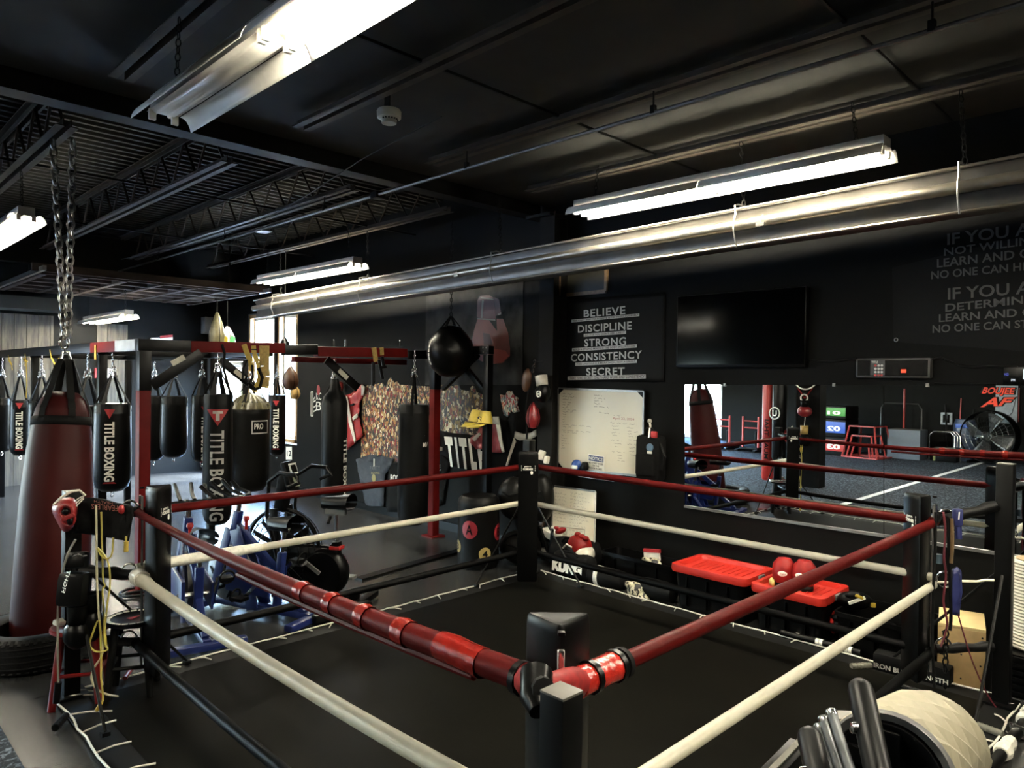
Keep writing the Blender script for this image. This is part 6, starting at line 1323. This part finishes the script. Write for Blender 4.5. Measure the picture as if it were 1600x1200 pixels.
# wooden box, slotted crate and white ribbed roll at the right edge
PLY = mat('plywood', (.30, .20, .085), .55, var=.25, vs=7); PLYL = mat('pale_plywood', (.52, .40, .19), .55, var=.12, vs=8)
A, E = G(1464, 1063, 0), G(1539, 1078, 0); d = (E - A); L = d.length; d.normalize(); hz = XP(1470, 978, A.x).z
t = thing('wooden_box', 'plain plywood box standing beyond the canvas at the right edge', 'box', (0, 0, 0)); back = V((-d.y, d.x, 0)) * (1 if V((-d.y, d.x, 0)).x > 0 else -1)
c = (A + E) / 2 + back * .19; b = B(); b.bar(c - d * L / 2 + V((0, 0, hz / 2)), c + d * L / 2 + V((0, 0, hz / 2)), .38, hz, bev=.004); b.make('box_panel', PLY, t); b = B(); b.bar(c - d * L / 2 + V((0, 0, hz + .009)), c + d * L / 2 + V((0, 0, hz + .009)), .38, .018, bev=.002); b.make('top_board', PLYL, t)
for u, v in ((.1, .9), (.5, .55), (.9, .4), (.5, .12), (.93, .9), (.2, .3)): B().ball(A + d * L * u - back * .001 + V((0, 0, hz * v)), (.004, .006, .006), 8).make('screw_hole', PWD, t)
t = thing('slotted_crate', 'black slotted plastic crate right of the wooden box', 'crate', (5.42, .84, 0)); b = B()
for k in range(6): b.box((-.19, 0, .03 + k * .042), (.012, .36, .020)); b.box((0, .18, .03 + k * .042), (.38, .012, .020))
for sx, sy in ((-1, -1), (-1, 1), (1, 1), (1, -1)): b.box((sx * .19, sy * .18, .13), (.03, .03, .26))
b.box((0, 0, .13), (.34, .33, .25)); b.make('crate_body', BIN, t, smooth=0)
t = thing('ribbed_roll', 'white ribbed roll standing on the slotted crate at the right edge', 'roll', (5.46, .86, 0)); pf = [(0, .262)]
for k in range(27): z = .264 + k * .02; pf += [(.125, z), (.131, z + .01)]
pf += [(.12, .805), (0, .805)]; B().lathe(pf, 24).make('roll', mat('ribbed_white', (.50, .48, .40), .6, var=.05), t, smooth=20); B().lathe([(0, .80), (.09, .80), (.10, .812), (0, .815)], 20).make('end_cap', mat('tan_core', (.3, .2, .1), .6), t)
# bands and gear hung at the right corner
dr = 4.12
rg = 'bands at the right corner post'
droop('resistance_band', 'black tube band hanging nearest the padded right corner post', [(1462, 800), (1461, 860), (1459, 900), (1457, 1000), (1460, 1075)], dr, .008, WEB, 'resistance band', rg)
droop('resistance_band', 'black looped band with a blue grip hanging by the steel ring', [(1468, 800), (1466, 815), (1474, 806), (1481, 812), (1482, 845), (1484, 900), (1486, 960), (1484, 985)], dr, .009, WEB, 'resistance band', rg, ends=[((1467, 866), (1467, 880), mat('grip_slate', (.03, .05, .065), .5), .018)])
droop('resistance_band', 'dark red cord hanging between the black bands', [(1474, 800), (1477, 830), (1475, 870), (1478, 900), (1474, 940), (1480, 975), (1470, 1010)], dr - .02, .006, mat('dull_red_cord', (.10, .010, .018), .5), 'cord', rg)
droop('resistance_band', 'brown strap hanging beside the blue band', [(1487, 810), (1488, 850), (1486, 880)], dr - .01, .010, mat('brown_strap', (.10, .06, .022), .6), 'strap', rg)
NVB = mat('navy_band', (.010, .014, .075), .5, var=.1)
t = thing('resistance_band', 'wide navy blue band hanging lowest over the wooden box', 'resistance band', (0, 0, 0), 0, rg); dshape(t, 'band', [(1489, 890), (1496, 886), (1501, 892), (1502, 925), (1499, 942), (1498, 962), (1487, 960), (1486, 925)], dr, NVB, .02)
t = thing('grip_trainer', 'navy blue fabric grip hanging above the bands by the black sleeve', 'grip', (0, 0, 0)); B().box(D(1496, 808, dr), (.04, .05, .10), rotm(0, 0, .8), bev=.015).make('grip_body', NVB, t); B().tube([D(1497, 822, dr), D(1498, 842, dr)], .018, 8).make('grip_tail', NVB, t); B().bar(D(1499, 800, dr - .03), D(1498, 812, dr - .03), .006, .006).make('maker_print', WHTP, t)
tag(B().chain(D(1478, 985, dr), D(1477, 1050, dr), .05, .005).ball(D(1477, 1072, dr), (.012, .012, .02), 8).make('clip_chain', PWD), 'dark clip chain dangling below the bands', 'chain')
droop('thin_cord', 'thin red brown cord slanting across the wooden box to the canvas', [(1497, 960), (1510, 1005), (1522, 1040), (1540, 1080), (1556, 1105)], 4.1, .004, mat('dull_red_cord', (), 0), 'cord')
# near right canvas edge: taped bar with white tape
t = thing('taped_rail', 'dark rail with torn white tape at the lower right corner', 'rail', (0, 0, 0)); A, E = G(1545, 1205, .05), G(1625, 1095, .05); B().tube([A, A + (E - A) * .5, E], .028, 10).make('rail', PWD, t)
for a, rr in ((.25, .045), (.34, .038), (.68, .048), (.78, .05)): p = A + (E - A) * a; B().tube([p - (E - A).normalized() * .05, p, p + (E - A).normalized() * .05], [rr * .8, rr, rr * .75], 9).make('tape_wrap', mat('white_tape', (), 0), t, smooth=20)
p = A + (E - A) * .52; B().box(p, (.05, .09, .06), rotm(.3, .2, .6), bev=.006).make('ratchet_buckle', CHR, t)
# ================================================================== storage rack with pegs and the white roller, nearest the camera
t = thing('storage_rack', 'black rack with rounded pegs in the lower right foreground', 'rack', (0, 0, 0))
PEG = mat('peg_rubber', (.006, .0065, .007), .38, var=.1)
for a, c, r in (((1345, 1079), (1392, 1300), .0215), ((1266, 1154), (1304, 1330), .0215)):
    A, E = D(*a, 1.27), D(*c, 1.08); ax = (E - A).normalized(); q = (-ax).to_track_quat('Z', 'Y').to_matrix().to_4x4()
    B().lathe([(0, r), (r * .5, r * .87), (r * .87, r * .5), (r, 0), (r, -(E - A).length)], 24, M.Translation(A) @ q).make('peg', PEG, t)
    B().lathe([(0, .012), (.009, .010), (.010, 0), (0, 0)], 10, M.Translation(A + ax * .07 - RX * r * .9) @ (-RX).to_track_quat('Z', 'Y').to_matrix().to_4x4()).make('bolt', CHR, t)
A, E = D(1296, 1139, 1.46), D(1392, 1144, 1.42); b = B(); b.bar(A, E, .04, .055, bev=.003); b.make('cross_beam', PWD, t); B().bar(A + V((0, 0, .029)), E + V((0, 0, .029)), .04, .003).make('beam_top', mat('lit_beam_top', (.07, .065, .05), .5, var=.1), t, smooth=0)  # pale strips paint the light falling on the black beam tops
A, E = D(1196, 1235, 1.34), D(1252, 1176, 1.42); B().bar(A, E, .04, .05, bev=.003).make('cross_beam', PWD, t); B().bar(A + V((0, 0, .027)), E + V((0, 0, .027)), .012, .003).make('beam_top', mat('lit_beam_top', (), 0), t, smooth=0)
for p in (D(1390, 1230, 1.42), D(1215, 1270, 1.36)): B().box((p.x, p.y, p.z / 2), (.05, .05, p.z)).make('upright', PWD, t); B().box((p.x, p.y, .02), (.3, .08, .04)).make('foot', PWD, t)
for lab, a in (('chrome tube in the rack holder, farthest of the three', (1298, 1110)), ('chrome tube in the rack holder, middle of the three', (1286, 1121)), ('chrome tube in the rack holder, nearest of the three', (1279, 1133))):
    A = D(*a, 1.38); E = D(a[0] + 52, a[1] + 160, 1.22); ax = (E - A).normalized(); r = .0098
    tt = thing('steel_tube', lab, 'tube', (0, 0, 0), 0, 'chrome tubes in the rack'); q = (-ax).to_track_quat('Z', 'Y').to_matrix().to_4x4(); L = (E - A).length
    B().lathe([(r * .75, -.02), (r * .75, 0), (r, 0), (r, -.004), (r * .96, -.006), (r * .96, -L)], 20, M.Translation(A) @ q).make('tube', mat('worn_steel', (.09, .095, .10), .42, .7, var=.35, vs=25), tt); B().lathe([(r * 1.02, -.002), (r * 1.08, -.003), (r * 1.02, -.012)], 20, M.Translation(A) @ q).make('rim', CHR, tt)
A, E = D(1390, 1213, 1.32), D(1452, 1166, 1.56); ax = (E - A).normalized(); q = ax.to_track_quat('Z', 'X').to_matrix().to_4x4(); L = (E - A).length; r = .113
t = thing('foam_roller', 'white faceted foam roller on a rack peg in the lower right corner', 'foam roller', (0, 0, 0)); Mx = M.Translation(A) @ q
b = B(); nu, nv = 26, 15
def fr_(u, v):
    i, j = round(u * nu) % nu, round(v * nv); a = 2 * PI * (i + .5 * (j % 2)) / nu
    k = (i + (j // 2)) % 2; R_ = r * (1 + (.05 if k else -.045) * (0 if j in (0, nv) else 1))
    return Mx @ V((R_ * math.cos(a), R_ * math.sin(a), L * v))
b.grid(fr_, nu, nv, cu=True); b.make('foam_sleeve', mat('cream_foam', (.20, .18, .125), .6, var=.05), t, smooth=0)
B().lathe([(r, 0), (r * .96, -.012), (r * .86, -.008), (r * .84, .01)], 32, Mx).make('end_rim', mat('rim_grey', (.04, .04, .04), .5), t, solid=.002)
b = B(); b.lathe([(r * .85, .004), (r * .80, -.012), (r * .66, -.004), (r * .5, .02), (r * .2, .03), (0, .03)], 32, Mx); hb = b.make('end_hub', PADV, t)
for k in range(5):
    a = k * 2 * PI / 5; b = B(); b.bar(Mx @ V((r * .15 * math.cos(a), r * .15 * math.sin(a), .02)), Mx @ V((r * .72 * math.cos(a), r * .72 * math.sin(a), -.006)), .03, .018, ax, bev=.006); b.make('hub_spoke', PADV, hb)
B().lathe([(r * .85, L - .004), (0, L - .004)], 24, Mx).make('end_rim', GRYP, t)
# ================================================================== the turf side of the hall (seen in the mirror)
def soft_box(label, z, h, m, num, w=.78):
    t = thing('plyo_box', label, 'plyo box', (-7.75, 7.28, z), .05, 'stacked soft plyo boxes')
    B().box((0, 0, h / 2), (w, w, h - .01), bev=.03).make('box_body', RUBM, t)
    B().box((w / 2 - .004, -.02, h * .55), (.02, w * .93, h * .62), bev=.008).make('colour_panel', m, t); B().box((.0, w / 2 - .004, h * .55), (w * .93, .02, h * .62), bev=.008).make('colour_panel', m, t)
    txt(B(), num, quad((w / 2 + .008, -w * .34, h * .34), (w / 2 + .008, w * .10, h * .34), (w / 2 + .008, w * .10, h * .62), (w / 2 + .008, -w * .34, h * .62)), .04).make('number_print', WHTP, t, smooth=0)
PR_, PB_, PG_ = mat('soft_box_red', (.40, .02, .015), .4, var=.1), mat('soft_box_blue', (.02, .08, .40), .4, var=.1), mat('soft_box_green', (.05, .26, .04), .4, var=.1)
soft_box('red soft plyo box number 03 at the bottom of the stack in the mirror', 0.012, .46, PR_, '03'); soft_box('blue soft plyo box number 02 in the middle of the stack in the mirror', .472, .46, PB_, '02'); soft_box('green soft plyo box number 01 on top of the stack in the mirror', .932, .34, PG_, '01')
RM = mat('plyo_red_metal', (.34, .035, .03), .4, var=.1)
def frame_box(label, s, h, x, y):
    t = thing('plyo_stand', label, 'plyo box', (x, y, .012), .12, 'nested red metal stands'); b = B(); w0, w1 = s / 2, s * .36
    for sx in (-1, 1):
        for sy in (-1, 1):
            bb = B(); bb.bar((sx * w0, sy * w0, 0), (sx * w1, sy * w1, h), .03, .03); bb.make('leg', RM, t, smooth=0)
    for k in range(4):
        a = [(-1, -1), (1, -1), (1, 1), (-1, 1)]; p, q_ = a[k], a[(k + 1) % 4]; bb = B(); bb.bar((p[0] * w1, p[1] * w1, h), (q_[0] * w1, q_[1] * w1, h), .03, .03); bb.bar((p[0] * w0, p[1] * w0, .02), (q_[0] * w0, q_[1] * w0, .02), .03, .03); bb.make('rail', RM, t, smooth=0)
    B().box((0, 0, h + .01), (w1 * 2, w1 * 2, .02)).make('top_plate', PWD, t, smooth=0)
frame_box('tallest red metal plyo stand beside the soft boxes in the mirror', .86, .78, -7.55, 6.45); frame_box('middle red metal plyo stand nested inside the tallest', .66, .55, -7.45, 6.45); frame_box('smallest red metal plyo stand nested innermost', .48, .32, -7.36, 6.45)
t = thing('plyo_box', 'large plain grey box standing on the turf in the mirror', 'plyo box', (-8.15, 5.72, .012)); B().box((0, 0, .36), (.62, .74, .72), bev=.012).make('box_body', mat('slate_grey_box', (.085, .10, .125), .55, var=.06), t); B().box((0, 0, .715), (.60, .72, .012)).make('top_seam', GRYP, t, smooth=0)
t = thing('mat_rack', 'tall black hooped frame against the far wall in the mirror', 'rack', (-8.9, 6.1, .012)); B().tube([(0, -.48, 0), (0, -.48, 1.2), (0, -.40, 1.33), (0, .40, 1.33), (0, .48, 1.2), (0, .48, 0)], .022, 8).make('hoop', mat('hoop_grey', (.05, .05, .05), .3, .5, var=0), t); B().tube([(.1, -.1, .6), (.1, -.1, 1.72)], .025, 8).make('red_pole', RM, t)
t = thing('hurdle_set', 'nested chrome hurdle frames beside the grey box in the mirror', 'hurdles', (-8.45, 4.98, .012))
for k in range(3): B().tube([(k * .12, -.33 + k * .03, 0), (k * .12, -.33 + k * .03, .6), (k * .12, -.24 + k * .03, .70), (k * .12, .24 - k * .03, .70), (k * .12, .33 - k * .03, .6), (k * .12, .33 - k * .03, 0)], .017, 8).make('hurdle_frame', CHR, t)
t = thing('parts_box', 'black box with a small print in front of the chrome hurdles in the mirror', 'box', (-8.1, 4.85, .012)); B().box((0, 0, .17), (.3, .5, .34), bev=.015).make('box_body', BIN, t); B().box((.152, -.1, .26), (.006, .16, .025)).make('box_print', WHTP, t, smooth=0); B().box((.152, .22, .15), (.006, .05, .26)).make('green_strip', mat('olive_strip', (.14, .15, .03), .5, var=0), t, smooth=0)
for k, (y, dy, h, m) in enumerate(((5.0, .12, 1.35, RUBM), (4.86, -.02, 1.15, RUBM), (4.78, 0, 1.52, RM), (4.70, -.03, 1.05, RUBM), (4.60, -.10, 1.25, RUBM), (4.52, -.12, 1.08, PWD))):
    tag(B().tube([(-8.85, y, .012), (-9.02, y + dy, h)], .022 if k != 2 else .014, 8).make('training_stick', m), ['black stick leaning most to the left of the stick bunch in the mirror', 'short black stick second in the bunch in the mirror', 'thin red tipped stick standing tallest in the bunch in the mirror', 'short black stick right of the red stick in the mirror', 'thick black stick fanned right in the bunch in the mirror', 'last black stick at the right of the bunch in the mirror'][k], 'stick', 'sticks against the far wall')
t = thing('wall_bracket_box', 'small pale wall box with dark slots left of the sticks in the mirror', 'wall box', (XL + .02, 5.1, 1.0)); B().box((.02, 0, 0), (.04, .26, .3), bev=.01).make('case', mat('pale_blue_grey', (.3, .34, .38), .5), t); B().box((.045, .05, 0), (.01, .05, .2)).make('slot', BLK, t, smooth=0); B().box((.045, -.05, 0), (.01, .05, .2)).make('slot', BLK, t, smooth=0)
t = thing('drum_fan', 'big black drum fan with a round wire guard on the turf in the mirror', 'fan', (-8.45, 4.05, .012), .25); b = B(); R = .60; zc = .64
for r in (.12, .24, .36, .48): b.ring((.17 - r * .05, 0, zc), r, .004, (1, 0, 0), 32, 5)
for k in range(36): a = k * PI / 18; b.tube([(.17, .05 * math.cos(a), zc + .05 * math.sin(a)), (.13, R * .98 * math.cos(a), zc + R * .98 * math.sin(a))], .0028, 4)
b.make('wire_guard', CHR, t); B().lathe([(R, -.14), (R * 1.02, 0), (R, .14)], 36, M.Translation((0, 0, zc)) @ M.Rotation(PI / 2, 4, 'Y')).make('drum', PWD, t, solid=.012); B().lathe([(0, .06), (.09, .05), (.09, -.12), (0, -.12)], 18, M.Translation((.1, 0, zc)) @ M.Rotation(PI / 2, 4, 'Y')).make('motor_hub', PWD, t)
for k in range(4): a = k * PI / 2 + .3; B().grid(lambda u, v: V((.05 + (v - .5) * .16, 0, zc)) + V((0, math.cos(a + (v - .5) * .8), math.sin(a + (v - .5) * .8))) * (.08 + u * .46), 6, 6).make('blade', mat('fan_blade_metal', (.10, .10, .10), .35, .6, var=.1), t, solid=.004)
b = B(); b.box((0, .35, .03), (.5, .05, .06)); b.make('foot', PWD, t); b = B(); b.box((0, -.35, .03), (.5, .05, .06)); b.make('foot', PWD, t)
t = thing('blue_drum', 'slate blue plastic barrel behind the drum fan in the mirror', 'barrel', (-8.95 + .2, 4.62, .012)); B().lathe([(0, 0), (.22, 0), (.25, .1), (.25, .85), (.2, 1.0), (0, 1.02)], 20).make('barrel', mat('slate_blue', (.05, .07, .12), .4), t); B().box((.24, 0, .85), (.03, .3, .1), bev=.01).make('blue_label', mat('label_blue', (.03, .09, .4), .4, var=0), t)
t = thing('wall_panel_board', 'pale grey board on the far wall behind the red decal in the mirror', 'board', (XL + .015, 3.85, 1.40)); B().box((0, 0, 0), (.03, .44, .90), bev=.004).make('board', mat('pale_blue_grey', (), 0), t); B().tube([(.02, -.20, .2), (.03, -.12, -.2), (.02, .1, -.40)], .006, 5).make('cable', CAB, t); B().box((.02, -.25, .0), (.03, .02, .8)).make('red_edge', REDP, t, smooth=0)
# sled with red uprights, far turf
for lab, x, y in (('black push sled with red uprights on the far turf in the mirror', -6.7, 9.85), ('second push sled with red uprights nearer the boxes in the mirror', -6.75, 9.05)):
    t = thing('push_sled', lab, 'sled', (x, y, .012), 0, 'push sleds on the far turf')
    for s in (-1, 1): B().box((0, s * .25, .04), (1.0, .07, .06), bev=.01).make('runner', PWD, t); B().tube([(.2, s * .22, .05), (.2, s * .22, .92)], .028, 8).make('upright', RM, t)
    b = B(); b.box((0, 0, .09), (.7, .5, .04)); b.tube([(-.1, 0, .1), (-.1, 0, .5)], .03, 8); b.make('deck', PWD, t, smooth=0)
    for z in (.62, .80): B().tube([(.2, -.22, z), (.2, .22, z)], .016, 8).make('cross_bar', RM, t)
# column with hanging gear and two tall bags
struct(B().box((-1.45, 5.34, 1.86), (.28, .42, 3.7)).make('column', BLK, smooth=0))
def lbag(label, x, y, r, z0, z1, m):
    t = thing('long_bag', label, 'punching bag', (x, y, 0), 0, 'tall bags over the turf'); B().lathe([(0, z0), (r * .8, z0 + .01), (r, z0 + .06), (r, z1 - .03), (r * .9, z1), (0, z1)], 24).make('bag_body', m, t)
    for k in range(4): a = k * PI / 2 + .4; B().bar((r * .9 * math.cos(a), r * .9 * math.sin(a), z1 - .02), (.02 * math.cos(a), .02 * math.sin(a), z1 + .35), .03, .004, (math.cos(a), math.sin(a), 0)).make('hanging_strap', WEB, t, smooth=0)
    B().chain((0, 0, z1 + .33), (0, 0, 3.62), .06, .006).make('chain', CHR, t); return t
t = lbag('tall narrow red bag almost touching the floor in the mirror', -1.0, 5.92, .105, .1, 1.92, mat('banana_bag_red', (.35, .02, .015), .4, var=.1)); txt(B(), 'MUAY THAI', quad((.107, .02, .5), (.107, .02, 1.2), (.107, -.06, 1.2), (.107, -.06, .5)), .02).make('bag_print', PWD, t, smooth=0)
t = lbag('glossy black bag with a white ring mark next to the red bag in the mirror', -.75, 5.60, .12, .5, 1.92, RUB); B().ring((.125, .03, 1.33), .10, .012, (1, .2, 0), 24, 6).make('ring_mark', WHTP, t); txt(B(), 'U', quad((.128, -.01, 1.28), (.128, .07, 1.28), (.128, .07, 1.38), (.128, -.01, 1.38)), .03).make('letter_mark', WHTP, t, smooth=0)
t = thing('medicine_ball', 'round black target with white print and red ribbons on the column in the mirror', 'target', (-1.24, 5.35, 1.95)); B().ball((0, 0, 0), (.06, .22, .22), 20).make('disc', RUBM, t); B().ring((.03, 0, 0), .20, .014, (1, 0, 0), 28, 6).make('white_rim', WHTP, t); txt(B(), 'ELITE', quad((.066, -.1, -.08), (.066, .1, -.08), (.066, .1, .02), (.066, -.1, .02)), .03).make('disc_print', WHTP, t, smooth=0)
for s in (-1, 1): B().bar((.04, s * .13, -.18), (.04, 0, -.36), .01, .04, (1, 0, 0)).make('ribbon', RED, t, smooth=0)
t = thing('boxing_glove', 'maroon glove hanging under the ribbons in the mirror', 'boxing glove', (-1.20, 5.35, 1.36)); B().ball((0, 0, 0), (.09, .13, .10), 16).make('fist', mat('dark_red_leather', (), 0), t); B().lathe([(.06, .08), (.065, .2)], 14).make('cuff', RUBM, t, solid=.008); B().ring((.03, 0, .24), .06, .014, (1, 0, 0), 16, 6).make('white_loop', WHTP, t); B().tube([(0, 0, .2), (0, 0, .33)], .006, 5).make('cord', WEB, t)
t = thing('boxing_glove', 'black glove pair hanging lowest on the column in the mirror', 'boxing glove', (-1.20, 5.35, .86)); B().ball((0, 0, 0), (.09, .13, .12), 16).make('fist', RUB, t); B().lathe([(.06, .1), (.065, .25)], 14).make('cuff', mat('tan_leather', (), 0), t, solid=.008); B().tube([(0, 0, .25), (-.03, 0, .42)], .006, 5).make('lace', CRM, t)
t = thing('white_card', 'small white card pinned on the column top in the mirror', 'card', (-1.29, 5.16, 1.97)); B().box((0, 0, 0), (.01, .12, .16)).make('card', WHTP, t, smooth=0)
